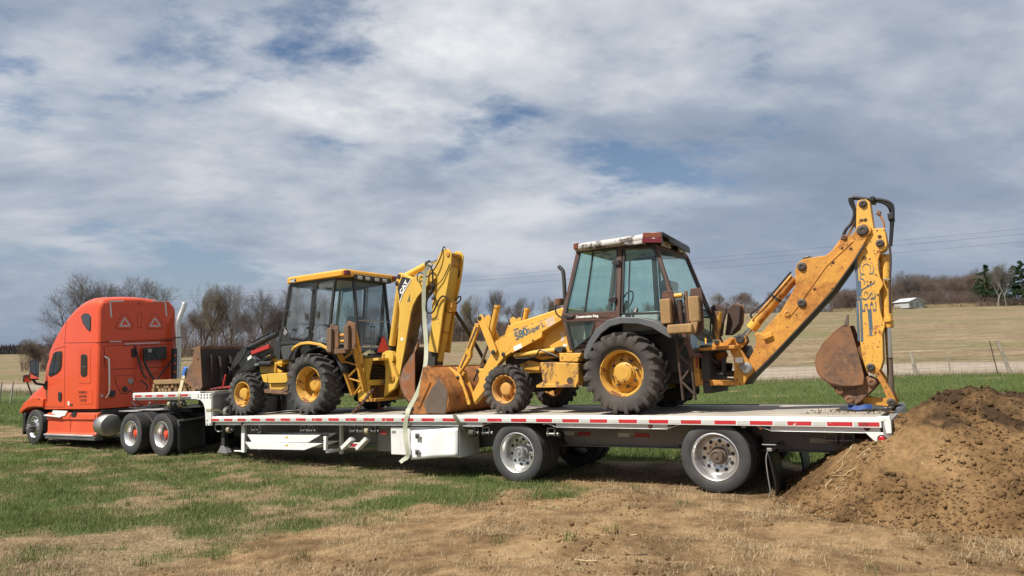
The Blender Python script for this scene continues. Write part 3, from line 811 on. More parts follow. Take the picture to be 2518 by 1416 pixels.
def build_trailer():
    tr = thing('step_deck_trailer', 'long white step deck trailer with red and white reflective tape along its rail', 'trailer', (4.0, 1.3, 0))
    # deck boards, one by one
    nb = 13; y0, y1 = .10, WID - .10; bw = (y1 - y0) / nb
    for i in range(nb):
        a = y0 + i * bw + .004; c = y0 + (i + 1) * bw - .004; d = rnd.uniform(-.003, .002)
        long_bar(XS + .02, XR - .14, a, c, -.035 + d, d, 14).obj('deck_board', M['deck_wood'], tr, .003, seg=1)
        MB().box(XU + .04, XS - .06, a, c, UZ - .035 + d, UZ - .004 + d).obj('deck_board', M['deck_wood'], tr, .003, seg=1)
    for s in (0, 1):
        f = (lambda y: y) if s == 0 else (lambda y: WID - y)
        lo = lambda a, b: (min(f(a), f(b)), max(f(a), f(b)))
        # top plate of the rail, rub rail, inner channel with notches above the wheels
        long_bar(XS, XR - .05, *lo(-.012, .10), -.03, .006).obj('rail_top', M['white_worn'] if s == 0 else M['dark'], tr, .004)
        rub = long_bar(XS - .02, XR - .10, *lo(-.014, .004), -.105, -.031).obj('rub_rail', M['white'], tr, .003)
        cuts = [(XS + .08, 4.86, 0, 1), (6.22, 7.98, 1, 1), (9.34, XR - .12, 1, 0)]
        for a, b, ca, cb in cuts:
            ch = MB(); xs = xs_range(a, b, 6)
            top = [(x, dz(x) - .106) for x in xs]; bot = [(x, dz(x) - .165) for x in xs]
            poly = top + bot[::-1]
            yy = lo(.03, .045)
            ch.prism(poly, *yy)
            yy = lo(.012, .075)
            ch.prism([(x, z) for x, z in bot] + [(x, z - .008) for x, z in bot[::-1]], *yy)
            if ca:
                ch.bar((a, f(.045), dz(a) - .162), (a - .17, f(.045), dz(a) - .106), .009, .07)
            if cb:
                ch.bar((b, f(.045), dz(b) - .162), (b + .17, f(.045), dz(b) - .106), .009, .07)
            ch.obj('side_channel', M['alu'], tr, .002)
        # upper deck rail
        MB().box(XU, XS - .44, *lo(-.014, .004), UZ - .115, UZ - .03).obj('rub_rail', M['white'], tr, .003)
        MB().box(XU, XS - .44, *lo(-.012, .10), UZ - .03, UZ + .004).obj('rail_top', M['white_worn'], tr, .003)
        MB().box(XU + .06, XS - .44, *lo(.03, .05), UZ - .175, UZ - .115).obj('side_channel', M['alu'], tr, .002)
        # gooseneck plate
        gp = Q([(472, 968), (521.5, 966), (521.5, 1046), (508, 1046), (506, 1005), (502, 992), (495, 983.5), (484, 981.5), (472, 981)], 0)
        g = MB().prism(gp, *lo(-.022, .03)).obj('gooseneck_plate', M['white'], tr, .004)
        if s == 0:
            bm = MB()
            for i in range(4):
                for j in range(2):
                    X, Z = at(494.8 + 7.4 * i, 971.4 + 7.0 * j - .25 * i, -.022); bm.cyl((X, -.024, Z), (X, -.018, Z), .021, n=12)
            for px in ((509.5, 1034), (509.8, 1043), (516.5, 1043)):
                X, Z = at(*px, -.022); bm.cyl((X, -.024, Z), (X, -.018, Z), .02, n=12)
            bm.obj('bolt_holes', M['black'], g)['kind'] = 'stuff'
            X, Z = at(486, 978, -.024); text('5', g, M['letter_black'], (X, -.0235, Z), (1, 0, 0), (0, 0, 1), .075, 'number', .8, .001)
    # reflective tape, each piece on its own
    rm = MB().box(0, .2794, -.0025, 0, -.024, .024).mesh('tape_red'); rm.materials.append(M['tape_red'])
    wm = MB().box(0, .155, -.0025, 0, -.024, .024).mesh('tape_white'); wm.materials.append(M['tape_white'])
    x0 = -2.33
    for k in range(29):
        X = x0 + k * .4572
        if X + .28 < XR - .1:
            inst('red_tape', rm, tr, (X, -.0145, dz(X + .14) - .066))
            inst('white_tape', wm, tr, (X + .292, -.0145, dz(X + .36) - .066))
    X = XR - .345; inst('red_tape', rm, tr, (X, -.0145, dz(X) - .066), scale=(.8, 1, 1))
    for k in range(5):
        px = (333, 359, 386.5, 415, 445)[k]
        X, Z = at(px, 973, 0); inst('red_tape', rm, tr, (X, -.0145, UZ - .075), scale=(1.05, 1, 1)); inst('white_tape', wm, tr, (X + .31, -.0145, UZ - .075))
    # frame under the deck
    for yb in (.72, WID - .72 - .12):
        b = MB(); b.prism([(XS + .1, .38), (4.2, .42), (5.0, .50), (XR - .25, .52), (XR - .25, .535), (5.0, .515), (4.2, .435), (XS + .1, .395)], yb, yb + .13)
        b.prism([(XS + .1, .39), (4.2, .43), (5.0, .51), (XR - .25, .53), (XR - .25, .84), (XS + .1, .84)], yb + .058, yb + .072)
        b.box(XS + .1, XR - .25, yb, yb + .13, .84, .86); b.obj('main_beam', M['trailer_beam'], tr, .003)
        b = MB(); b.box(XU + .2, XS + .1, yb, yb + .13, UZ - .22, UZ - .04); b.box(XS - .25, XS + .1, yb, yb + .13, .5, UZ - .04); b.obj('gooseneck_beam', M['dark'], tr, .003)
    for i in range(26):
        X = XS + .3 + i * .5
        if X < XR - .2:
            MB().box(X, X + .05, .06, WID - .06, dz(X) - .14, dz(X) - .04).obj('cross_member', M['alu_dirty'], tr)
    # step bulkhead, upper nose, rear end
    bk = MB().box(XS - .06, XS - .02, .03, WID - .03, .93, UZ - .06).obj('bulkhead', M['alu_dirty'], tr, .003)
    MB().box(XS - .02, XS + .02, .03, WID - .03, UZ - .095, UZ - .035).obj('bulkhead_cap', M['alu_dirty'], bk, .004)
    for i in range(7):
        MB().box(XS - .02, XS - .005, .2 + i * .36, .24 + i * .36, 1.03, UZ - .1).obj('bulkhead_rib', M['alu_dirty'], bk)
    MB().box(XU, XU + .06, 0, WID, UZ - .17, UZ - .032).obj('nose_rail', M['white'], tr, .004)
    MB().box(XU + .1, XS - .1, .4, WID - .4, UZ - .17, UZ - .12).obj('coupler_plate', M['dark'], tr, .003)
    rp = MB().box(XR - .09, XR, .0, WID, .80, 1.0).obj('rear_bumper_beam', M['alu_dirty'], tr, .004)
    for y in (-.012, WID - .10):
        b = MB(); b.prism([(XR - .14, dz(XR) + .004), (XR - .135, dz(XR) + .025), (XR - .012, dz(XR) + .025), (XR, dz(XR) - .02), (XR, dz(XR) - .165), (XR - .06, dz(XR) - .175), (XR - .075, dz(XR) - .03)], y, y + .11)
        b.obj('corner_post', M['white'], tr, .006)
        g = Q([(2127, 1062), (2188, 1063), (2189, 1081), (2166, 1096), (2161, 1094)], .03)
        MB().prism(g, y + .02, y + .045).obj('corner_gusset', M['white'], tr, .003)
    X, Z = at(2168.5, 1079.5, .0)
    lt = MB().cyl((X, .012, Z), (X, -.002, Z), .048, n=24).obj('marker_light', M['black'], tr)
    MB().lathe([(.037, 0), (.036, -.012), (.028, -.02), (.012, -.023), (0, -.0235)], (X, 0, Z), n=24).obj('lens', M['lens_red'], lt)
    for px, c in (((1872, 1052), 'lens_amber'), ((2132, 1053), 'lens_dark_red'), ((1193, 1042), 'lens_amber'), ((596, 1042), 'lens_dark_red'), ((1599, 1048), 'lens_amber')):
        X, Z = at(*px, .03); o = MB().cyl((X, .03, Z), (X, .018, Z), .032, n=16).obj('marker_light', M['black'], tr)
        MB().lathe([(.024, .018), (.022, .006), (.012, .001), (0, 0)], (X, 0, Z), n=16).obj('lens', M[c], o)
    # conspicuity strips and vents on the beam
    for px, w, c in (((1384, 1065), .28, 'tape_white'), ((1411, 1066), .30, 'tape_dark_red'), ((1519, 1069), .28, 'tape_white'), ((1547, 1069.5), .33, 'tape_dark_red'), ((1991, 1083), .26, 'tape_white'), ((2120, 1086), .30, 'tape_dark_red')):
        X, Z = at(*px, .77); MB().box(X, X + w, .772, .776, Z - .03, Z + .03).obj('beam_tape', M[c], tr)
    # wheels, axles, hangers
    for X, zc, hub in ((5.49, .462, 'hub'), (8.60, .505, 'hub_dirty')):
        wheel_pair(tr, X, zc, hub, 'nuts')
        MB().cyl((X, .3, zc), (X, WID - .3, zc), .065, n=14).obj('axle', M['dark'], tr)
        for y in (.75, WID - .85):
            MB().prism([(X - .75, .56), (X - .62, .56), (X - .5, .40), (X + .2, .42), (X + .35, .5), (X + .35, .56), (X + .5, .56), (X + .42, .36), (X - .1, .33), (X - .62, .36)], y, y + .1).obj('suspension_arm', M['dark'], tr, .004)
            MB().lathe([(.02, .0), (.12, .0), (.14, .05), (.12, .1), (.14, .15), (.12, .2), (.02, .2)], (X + .33, y + .05, .52), 'Z', 18).obj('air_spring', M['black'], tr)
    # mud flaps behind the rear wheels with their brackets
    for y0, y1 in ((.06, .66), (WID - .66, WID - .06)):
        rows = [[(9.30 + .035 * math.sin(z * 5 + 1) + .01 * math.sin(y * 9), y, z) for y in xs_range(y0, y1, 6)] for z in xs_range(.045, .60, 8)]
        fl = MB().grid(rows).obj('mud_flap', M['black'], tr); fl.modifiers.new('thick', 'SOLIDIFY').thickness = .012
        MB().box(9.27, 9.33, y0 - .02, y1 + .2, .60, .64).obj('flap_bracket', M['alu_dirty'], fl, .004)
    X, Z = at(1893, 1103, .05)
    MB().obox((9.30, .1, .675), (.17, .12, .012), (rad(-8), 0, 0)).obj('flap_step', M['alu_dirty'], tr, .003)
    MB().tube(spline([(9.29, .055, .64), (9.25, .05, .50), (9.255, .05, .3), (9.27, .05, .12), (9.26, .05, .05)]), .008, 6).obj('flap_edge', M['alu_dirty'], tr)
    # winches
    tan = M['strap_tan']
    for px, rl in ((556, tan), (618, None), (738, None), (757, None), (860, None), (879, None), (895, tan), (911, None), (1186, None), (1345, None)):
        winch(tr, at(px, 1060, .06)[0], roll=rl)
    for px in (2030, 2072):
        X = at(px, 1080, .45)[0]; winch(tr, X, .80, None, .45)
    for px, rl in ((412, tan), (424, M['gear_black']), (440, tan)):
        X = at(px, 990, .06)[0]; winch(tr, X, UZ - .18, rl)
    X = at(1152, 1065, .06)[0]
    winch(tr, X, None, M['strap_dark'])
    # landing gear
    for y in (.52, WID - .62):
        X = at(548, 1080, .52)[0]
        lg = MB().box(X - .06, X + .06, y, y + .1, .30, .86).obj('landing_leg', M['dark'], tr, .004)
        MB().box(X - .045, X + .045, y + .01, y + .09, .16, .32).obj('inner_leg', M['alu_dirty'], lg, .003)
        MB().prism([(X - .05, .30), (X + .05, .30), (X + .17, .15), (X + .17, .135), (X - .17, .135), (X - .17, .15)], y - .02, y + .12).obj('foot', M['alu_dirty'], lg, .003)
        MB().bar((X, y + .05, .55), (X + .5, y + .05, .84), .04, .04).obj('brace', M['dark'], lg)
    MB().tube([(at(529, 1046, .1)[0], .1, .85), (at(530, 1062, .1)[0], .1, .70), (at(536, 1066, .1)[0], .1, .66), (at(543, 1064, .1)[0], .14, .68)], .014, 8).obj('crank_handle', M['alu_dirty'], tr)
    # white ramp carrier with posts
    for px0, px1 in ((593, 601), (795, 801)):
        b = MB()
        X0 = at(px0, 1070, .12)[0]; X1 = at(px1, 1070, .12)[0]
        b.box(X0, X1, .12, .18, .24 if px0 < 700 else .36, .84 if px0 < 700 else .62); b.box(X0, X1, .52, .58, .24, .84)
        b.box(X0, X1, .18, .52, .30, .36)
        if px0 < 700: b.box(at(575, 1090, .15)[0], X0 + .02, .15, .2, .245, .27)
        b.obj('ramp_carrier', M['white_worn'], tr, .006)
    # white step bracket between the ramps and the tool box
    br = MB()
    for px in ((838, 1103, 862, 1079), (874, 1104, 898, 1079)):
        a = at(px[0], px[1], .1); c = at(px[2], px[3], .1); br.bar((a[0], .16, a[1]), (c[0], .16, c[1]), .075, .12)
    o = br.obj('step_bracket', M['white'], tr, .006)
    a = at(855, 1094, .14); c = at(882, 1094, .14); MB().box(a[0], c[0], .14, .2, a[1] - .045, a[1] + .045).obj('step_bar', M['white'], o, .004)
    MB().box(a[0] + .08, c[0] - .02, .136, .14, a[1] - .03, a[1] + .03).obj('step_tape', M['tape_dark_red'], o)
    a = at(935, 1085, .3); MB().box(a[0] - .2, 2.9, .45, .50, .34, .84).obj('side_panel', M['alu_dirty'], tr, .003)
    a = at(936, 1063, .1); MB().box(a[0], a[0] + .14, .1, .106, a[1] - .035, a[1] + .035).obj('red_tape', M['tape_dark_red'], tr)
    # tool box with its bent open door
    tb = MB().box(2.84, 4.36, .06, .62, .345, .835).obj('tool_box', M['white'], tr, .008)
    MB().box(2.845, 3.30, .045, .06, .352, .828).obj('fixed_door', M['white'], tb, .006)
    d = MB().grid([[(at(px, y, -.03 + .05 * u)[0], -.05 + .06 * u + .012 * math.sin(u * 9) * math.sin(v * 3 + 1), at(px, y, -.03)[1]) for u, (px, y) in ((u, (1012 + 114 * u, (1059 - 7 * u) + v * (71 - .5 * u))) for u in xs_range(0, 1, 10))] for v in xs_range(0, 1, 8)])
    dd = d.obj('open_door', M['white_dent'], tb); dd.modifiers.new('thick', 'SOLIDIFY').thickness = .022
    for py in (1072, 1112):
        X, Z = at(1026, py, -.07)
        MB().box(X - .045, X + .05, -.074, -.062, Z - .045, Z + .045).obj('latch_plate', M['steel'], tb, .003)
        MB().lathe([(.034, -.074), (.034, -.078), (.03, -.082), (.012, -.086), (0, -.086)], (X, 0, Z), n=16).obj('latch_knob', M['dark'], tb)
    X, Z = at(966, 1062, .04); MB().box(X - .03, X + .07, .042, .045, Z - .022, Z + .022).obj('name_plate', M['alu_dirty'], tb)
    # air hose loops and bits under the gooseneck
    for k in range(3):
        MB().tube(spline([(XS - .3, .5 + .2 * k, 1.2), (XS - .7, .55 + .2 * k, 1.08 + .03 * k), (XS - 1.3, .6 + .2 * k, 1.12)]), .012, 6).obj('air_hose', M['black_hose'], tr)
    MB().box(XS - 1.9, XS - .9, .9, 1.7, 1.20, 1.34).obj('kingpin_frame', M['dark'], tr, .004)
    MB().bar((at(453, 1000, .2)[0], .2, at(453, 1000, .2)[1]), (at(497, 998, .2)[0], .2, at(497, 998, .2)[1]), .05, .1).obj('frame_brace', M['alu_dirty'], tr, .003)
    return tr


M['white_dent'] = paint('white_dent', (0.80, 0.80, 0.79), 0.35, dirt=0.25, dirtcol=(0.4, 0.38, 0.35), var=0.05, bump=0.0)
trailer = build_trailer()


def build_ramp(i):
    z0 = (.42, .24)[i]
    pts = ([(608, 1068.5), (788, 1069.5), (757, 1088), (619, 1087)], [(602.5, 1086.5), (793, 1090), (748, 1106.5), (615, 1104)])[i]
    poly = Q(pts, .05 if i == 0 else .0)
    y = .05 if i == 0 else .0
    r = thing('loading_ramp', ('upper of two white aluminium loading ramps slung under the trailer', 'lower of two white aluminium loading ramps slung under the trailer')[i], 'ramp', (poly[0][0], y + .3, poly[2][1]), 'loading ramps under the trailer')
    for yy in (y, y + .42):
        MB().prism(poly, yy, yy + .012).obj('side_rail', M['white_worn'], r, .003)
    x0, x1 = poly[3][0], poly[2][0]; zt = (poly[0][1] + poly[1][1]) / 2
    for k in range(12):
        X = x0 - .1 + (x1 - x0 + .2) * k / 11; MB().box(X - .02, X + .02, y + .013, y + .419, zt - .05, zt - .02).obj('rung', M['alu_dirty'], r)
    X = poly[0][0] + .55 * (poly[1][0] - poly[0][0]); MB().box(X, X + .06, y - .004, y - .001, zt - .06, zt - .03).obj('label_plate', M['label_yellow'], r)
    MB().box(X - .1, X - .01, y - .004, y - .001, zt - .065, zt - .03).obj('label_plate', M['letter_white'], r)


M['label_yellow'] = emitless('label_yellow', (0.6, 0.42, 0.02), 0.5)
build_ramp(0); build_ramp(1)
# ------------------------------------------------------------------ machine helpers
def pin(parent, px, Y, r=.05, out=.03, mat='pin', name='pin'):
    X, Z = at(*px, Y)
    o = MB().lathe([(r * 1.25, .004), (r * 1.25, -out * .35), (r, -out * .5), (r, -out), (r * .55, -out - .004), (r * .5, -out + .006), (0, -out + .006)], (X, Y, Z), n=20).obj(name, M[mat], parent)
    return o


def cyl_px(parent, a, b, Y, r, mat, name, n=20, caps=None):
    A = at(*a, Y); B = at(*b, Y)
    return MB().cyl((A[0], Y, A[1]), (B[0], Y, B[1]), r, n=n).obj(name, M[mat], parent, .004)


def hose(parent, pts, r=.014, mat='black_hose', name='hose', n=6):
    """pts: (px, py, Y)"""
    P = []
    for x, y, Y in pts:
        X, Z = at(x, y, Y); P.append((X, Y, Z))
    return MB().tube(spline(P, n), r, 8).obj(name, M[mat], parent)


def quad_glass(parent, pts, mat, name='window_pane', th=.006):
    """pane through 3-D rig points"""
    P = [Vector(p) for p in pts]; n = (P[1] - P[0]).cross(P[2] - P[0]).normalized() * th
    k = len(P); b = MB().add(P + [p + n for p in P], [tuple(range(k)), tuple(range(k, 2 * k))[::-1]] + [(i, (i + 1) % k, k + (i + 1) % k, k + i) for i in range(k)])
    return b.obj(name, M[mat], parent, sharp=None)


def frame_bars(parent, pts, w, d, mat, name, closed=True, up=(0, 1, 0)):
    b = MB(); n = len(pts)
    for i in range(n if closed else n - 1):
        b.bar(pts[i], pts[(i + 1) % n], w, d, up)
    return b.obj(name, M[mat], parent, .004)


def ag_wheel(parent, X, Y, Z, tyre, rim, disc, hub, nuts, side=-1):
    w = inst('wheel', disc, parent, (X, Y, Z), (0, 0, 0 if side < 0 else PI)); BASE[w.name] = (0, 0, 0)
    inst('tyre', tyre, w); inst('rim', rim, w); inst('hub', hub, w); inst('lug_nuts', nuts, w)
    return w


def shifted(mb, d):
    return MB().add([(p[0], p[1] + d, p[2]) for p in mb.v], mb.f)


def p3(px, Y):
    X, Z = at(*px, Y); return (X, Y, Z)


def build_case():
    m = thing('backhoe_loader', 'weathered orange yellow backhoe loader with green tinted cab at the rear of the trailer', 'backhoe loader', (7.0, 1.3, 1.03))
    mir = lambda y: 2.6 - y
    # ---- wheels
    W = .47
    ty = mesh_of('tyre', shifted(ag_tyre(.615, .335, W, 20, .045), W / 2), M['tyre_mud'])
    rim = lathe_mesh('rim', [(.335, .10), (.352, .07), (.350, .055), (.335, .052), (.325, .075), (.305, .10), (.300, .20), (.31, .30), (.34, .40)], M['rim_yellow'], 48)
    disc = lathe_mesh('wheel', [(.302, .235), (.26, .215), (.20, .190), (.15, .185), (.05, .185)], M['rim_yellow'], 40)
    hub = lathe_mesh('hub', [(.165, .20), (.165, .155), (.150, .145), (.145, .115), (.135, .10), (.12, .095), (.10, .098), (.095, .092), (.03, .092), (0, .092)], M['rim_yellow'], 28)
    nuts = mesh_of('lug_nuts', disc_holes(MB(), 8, .205, .019, .150, .195, .2), M['pin'])
    for Yf, s in ((.20, -1), (2.40, 1)):
        ag_wheel(m, 7.235, Yf, dz(7.2) + .605, ty, rim, disc, hub, nuts, s)
    W = .33
    ty = mesh_of('tyre', shifted(ag_tyre(.41, .225, W, 18, .034), W / 2), M['tyre_mud'])
    rim = lathe_mesh('rim', [(.225, .06), (.240, .035), (.238, .024), (.226, .022), (.217, .04), (.205, .06), (.200, .14), (.21, .2), (.23, .27)], M['rim_muddy'], 40)
    disc = lathe_mesh('wheel', [(.203, .165), (.17, .16), (.12, .155), (.05, .155)], M['rim_muddy'], 32)
    hub = lathe_mesh('hub', [(.11, .17), (.108, .09), (.10, .075), (.09, .07), (.03, .07), (0, .07)], M['rim_muddy'], 24)
    nuts = mesh_of('lug_nuts', disc_holes(MB(), 8, .142, .013, .135, .165, .1), M['pin'])
    for Yf, s in ((.33, -1), (2.27, 1)):
        ag_wheel(m, 5.08, Yf, dz(5.1) + .403, ty, rim, disc, hub, nuts, s)
    MB().cyl((5.08, .55, 1.43), (5.08, 2.05, 1.43), .09, .09, 16).obj('front_axle', M['dark'], m, .01)
    MB().cyl((7.235, .5, 1.63), (7.235, 2.1, 1.63), .16, n=20).obj('rear_axle', M['dark'], m, .01)
    # ---- chassis
    b = MB(); b.box(4.75, 8.3, 1.0, 1.6, 1.45, 1.85); b.box(6.2, 8.15, .78, 1.82, 1.62, 2.2); b.obj('chassis', M['dark'], m, .01)
    fp = Q([(1276, 897), (1300, 886), (1327, 893), (1326, 917), (1289, 917)], .86)
    MB().prism(fp, .86, 1.0).obj('frame_side_plate', M['case_yellow'], m, .006)
    b = MB().box(4.72, 5.7, .98, 1.62, 1.55, 2.05).obj('engine_bay', M['dark'], m, .01)
    # ---- side tank with rusty outer plate and the step box above it
    tp = Q([(1327, 891), (1421.5, 893), (1423, 936), (1417, 949), (1336, 948)], .40)
    MB().prism(tp, .40, .95).obj('side_tank', M['case_rusty'], m, .012)
    ed = Q([(1319, 948), (1336, 938), (1340, 943.5), (1418, 944.5), (1417, 952), (1320, 953)], .385)
    MB().prism(ed, .37, .42).obj('tank_guard', M['case_rusty'], m, .006)
    sp = Q([(1375, 868), (1430, 868), (1420, 889.5), (1376, 889)], .42)
    MB().prism(sp, .42, .72).obj('step_box', M['case_stick'], m, .008)
    X, Z = at(1401, 936, .39); MB().lathe([(.06, .012), (.055, -.004), (.0, -.002)], (X, .40, Z), n=16).obj('tank_opening', M['rust_dark'], m)
    rp = Q([(1422, 893), (1440, 872), (1446, 880), (1446, 952), (1418, 952)], .42)
    MB().prism(rp, .60, .66).obj('step_side', M['dark'], m, .004)
    # ---- hood
    hp = Q([(1253, 800), (1262, 794), (1300, 783), (1385, 755), (1392, 790), (1378, 878), (1330, 885), (1285, 872), (1245, 832)], .93)
    hood = MB().prism(hp, .93, mir(.93)).obj('hood', M['case_arm'], m, .02, seg=3)
    gx, gz = at(1250, 800, .93)
    MB().box(gx - .02, gx + .03, .98, mir(.98), 2.05, 2.47).obj('grille', M['black'], hood, .01)
    bt = p3((1266, 822), .925); et = p3((1345, 797), .925); u = Vector(et) - Vector(bt)
    text('CASE', hood, M['letter_blue'], (bt[0] + .12, .9275, bt[2] - .035), u, (0, 0, 1), .145, 'lettering', 1.25, .006, 1.05, .001)
    text('CASE', hood, M['case_arm'], (bt[0] + .125, .9265, bt[2] - .032), u, (0, 0, 1), .142, 'lettering', 1.25, -.002, 1.06, .001)
    for k in range(3):
        a = p3((1262 + 1.2 * k, 811 + 5.0 * k), .926); c = p3((1275 + 1.2 * k, 806.5 + 5.0 * k), .926); MB().bar(a, c, .018, .003).obj('hood_stripe', M['letter_blue'], hood)
    # dash cowl and side plate behind the hood
    cp = Q([(1350, 790), (1388, 775), (1408, 866), (1352, 872), (1335, 850)], .84)
    MB().prism(cp, .84, 1.0).obj('cowl_side', M['case_arm'], m, .008)
    for px, w, h, c in (((1379, 828), .07, .16, 'sticker'), ((1385, 849), .07, .04, 'sticker_white')):
        X, Z = at(*px, .84); MB().box(X, X + w, .836, .84, Z - h / 2, Z + h / 2).obj('sticker', M[c], m)
    # ---- loader arms
    ap = [(1380.5, 773), (1249, 822), (1240, 826), (1218, 839), (1216, 847), (1219, 857), (1207, 871), (1187, 908), (1175, 906), (1171.5, 911), (1175, 921), (1178, 930), (1177, 938), (1160, 969), (1166, 991),
          (1189, 963), (1215, 912), (1224, 897), (1238, 880), (1258, 866), (1272, 860), (1331, 829), (1333, 820), (1333, 816), (1381, 787)]
    A = Q(ap, .70)
    for y0, y1 in ((.70, .84), (mir(.84), mir(.70))):
        arm = MB().prism(A, y0, y1).obj('loader_arm', M['case_arm'], m, .008)
        if y0 < 1:
            X, Z = at(1240, 845, .70)
            MB().lathe([(.14, .0), (.14, -.003), (.128, -.003), (.128, 0)], (X, .70, Z), n=40).obj('weld_ring', M['case_arm'], arm)
            fl = Q([(1333, 819), (1331, 829), (1272, 861), (1258, 868), (1256, 861), (1270, 852)], .68); MB().prism(fl, .684, .70).obj('arm_lower_plate', M['case_arm'], arm, .003)
            a = Vector(p3((1268, 837), .69)); c = Vector(p3((1296, 822.5), .69)); text('580', arm, M['letter_blue'], (a.x, .6985, a.z), c - a, (0, 0, 1), .128, 'lettering', 1.02, .007, .95, .001)
            a = Vector(p3((1298.5, 821), .69)); c = Vector(p3((1334, 804), .69)); text('Super L', arm, M['letter_blue'], (a.x, .6985, a.z), c - a, (0, 0, 1), .083, 'lettering', .95, .004, .97, .001)
            a = p3((1343, 796), .70); c = p3((1364, 785), .70); MB().bar(a, c, .13, .003).obj('sticker', M['sticker'], arm)
            a = p3((1265, 858), .70); c = p3((1284, 849), .70); MB().bar((a[0], .682, a[2]), (c[0], .682, c[2]), .08, .003).obj('sticker', M['sticker_white'], arm)
            pin(m, (1174.5, 912), .70, .028, .015); pin(m, (1238, 871), .70, .03, .02); pin(m, (1312, 837), .70, .018, .02)
    # ---- bucket: shell, side plates, brackets
    sh = [(3.555, 1.85), (3.70, 1.845), (3.80, 1.76), (3.90, 1.62), (4.0, 1.48), (4.055, 1.33), (4.06, 1.20), (4.02, 1.10), (3.94, 1.052), (3.7, 1.043), (3.12, 1.04)]
    inn = [(x - .018, z + .012) if i > 1 else (x, z - .02) for i, (x, z) in enumerate(sh)]
    bk = MB().prism(sh + inn[::-1], .205, 2.395).obj('loader_bucket', M['rust_orange'], m, .003)
    for y in (.19, 2.39):
        MB().prism([(3.50, 1.86), (3.70, 1.85), (3.90, 1.62), (4.04, 1.42), (4.055, 1.25), (3.975, 1.045), (3.12, 1.04), (3.10, 1.07), (3.36, 1.28), (3.42, 1.55)], y, y + .02).obj('side_plate', M['rust_orange'], bk, .003)
        MB().prism(Q([(1081, 931), (1102, 963), (1096, 1016.5), (1050, 1015), (1043, 990), (1062, 955)], .19), y - .010 if y < 1 else y + .02, y if y < 1 else y + .03).obj('side_cutter', M['worn_steel'], bk, .003)
        MB().bar((3.66, y - .006, 1.60), (3.40, y - .006, 1.17), .03, .025).obj('side_rib', M['rust_orange'], bk, .004)
    MB().box(3.0, 3.2, .19, 2.41, 1.035, 1.06).obj('cutting_edge', M['worn_steel'], bk, .003)
    MB().box(3.545, 3.66, .205, 2.395, 1.852, 1.875).obj('bucket_lip', M['rust_orange'], bk, .003)
    bp = Q([(1101, 903), (1108, 902.5), (1134, 920), (1145, 950), (1159, 988), (1159, 995), (1152, 995), (1141, 966), (1129, 946), (1112, 925)], .70)
    for y in (.66, .86, mir(.68), mir(.88)):
        MB().prism(bp, y, y + .025).obj('bucket_bracket', M['case_arm'] if y < .7 else M['case_yellow'], bk, .004)
    pin(bk, (1126, 928), .66, .026, .02); X, Z = at(1082, 908, .3)
    for y in (.95, 1.65):
        MB().box(3.72, 3.80, y, y + .05, 1.70, 1.84).obj('bucket_hook', M['rust_orange'], bk, .004)
    # ---- linkage and bucket cylinders
    lev = Q([(1173.5, 784), (1176.5, 776), (1183, 773), (1188, 777), (1222, 860), (1221, 867), (1214, 871), (1207, 868)], .66)
    lk = Q([(1172, 795), (1180, 796), (1181, 804), (1162, 860), (1161, 878), (1155, 888), (1136, 915), (1131, 922), (1127, 913), (1131, 902), (1149, 862), (1151, 856)], .78)
    for s in (0, 1):
        f = (lambda y: y) if s == 0 else mir
        for y in (.65, .87):
            a, c = sorted((f(y), f(y + .03))); lv = MB().prism(lev, a, c).obj('bucket_lever', M['case_arm'], m, .006)
        a, c = sorted((f(.73), f(.80))); l2 = MB().prism(lk, a, c).obj('bucket_link', M['case_yellow'], m, .008)
        if s == 0:
            gr = Q([(1171, 803), (1175, 805), (1152, 857), (1149, 856)], .73); MB().prism(gr, .727, .735).obj('link_groove', M['rust_dark'], l2)
            gr = Q([(1146, 871), (1149, 873), (1134, 905), (1131, 904)], .73); MB().prism(gr, .727, .735).obj('link_groove', M['rust_dark'], l2)
            pin(m, (1179, 782), .65, .034, .012, 'pin'); pin(m, (1213, 866), .65, .034, .02)
        y = f(.80)
        T = at(1223, 752, .80); Bm = at(1207, 828, .80); E = at(1181, 903, .80)
        cy = MB().cyl((T[0], y, T[1]), (Bm[0], y, Bm[1]), .052, n=22).obj('bucket_cylinder', M['case_yellow'], m, .006)
        MB().cyl((T[0] - .002, y, T[1] - .04), (T[0] + .004, y, T[1] + .012), .058, n=22).obj('cylinder_cap', M['case_yellow'], cy, .004)
        MB().cyl((Bm[0], y, Bm[1]), (E[0], y, E[1]), .026, n=16).obj('cylinder_rod', M['worn_steel'], cy)
        tu = [(T[0] - .07, y - .02, T[1] - .02), (Bm[0] - .065, y - .02, Bm[1] - .05), (Bm[0] - .05, y - .02, Bm[1] - .12)]
        MB().tube(tu, .012, 6).obj('hydraulic_tube', M['dark'], cy)
    hose(m, [(1183, 905, .9), (1172, 920, .95), (1165, 935, 1.0), (1172, 930, 1.05), (1178, 912, 1.1), (1190, 900, 1.1)], .013)
    # ---- lift cylinder
    cy = cyl_px(m, (1266, 874), (1368, 861), .78, .047, 'case_arm', 'lift_cylinder')
    cyl_px(cy, (1312, 868.5), (1314.5, 868), .78, .052, 'case_yellow', 'clamp'); cyl_px(cy, (1366, 861.5), (1372, 861), .78, .052, 'dark', 'gland')
    A_ = at(1376, 860, .7); MB().cyl((A_[0], .70, A_[1]), (A_[0], .9, A_[1]), .055, n=18).obj('cylinder_eye', M['dark'], cy, .005)
    hose(m, [(1268, 882, .74), (1300, 880, .72), (1318, 874, .70), (1326, 862, .68), (1340, 864, .68), (1372, 877, .7)], .013, 'black_hose')
    hose(m, [(1330, 874, .74), (1350, 873, .72), (1375, 880, .72)], .012)
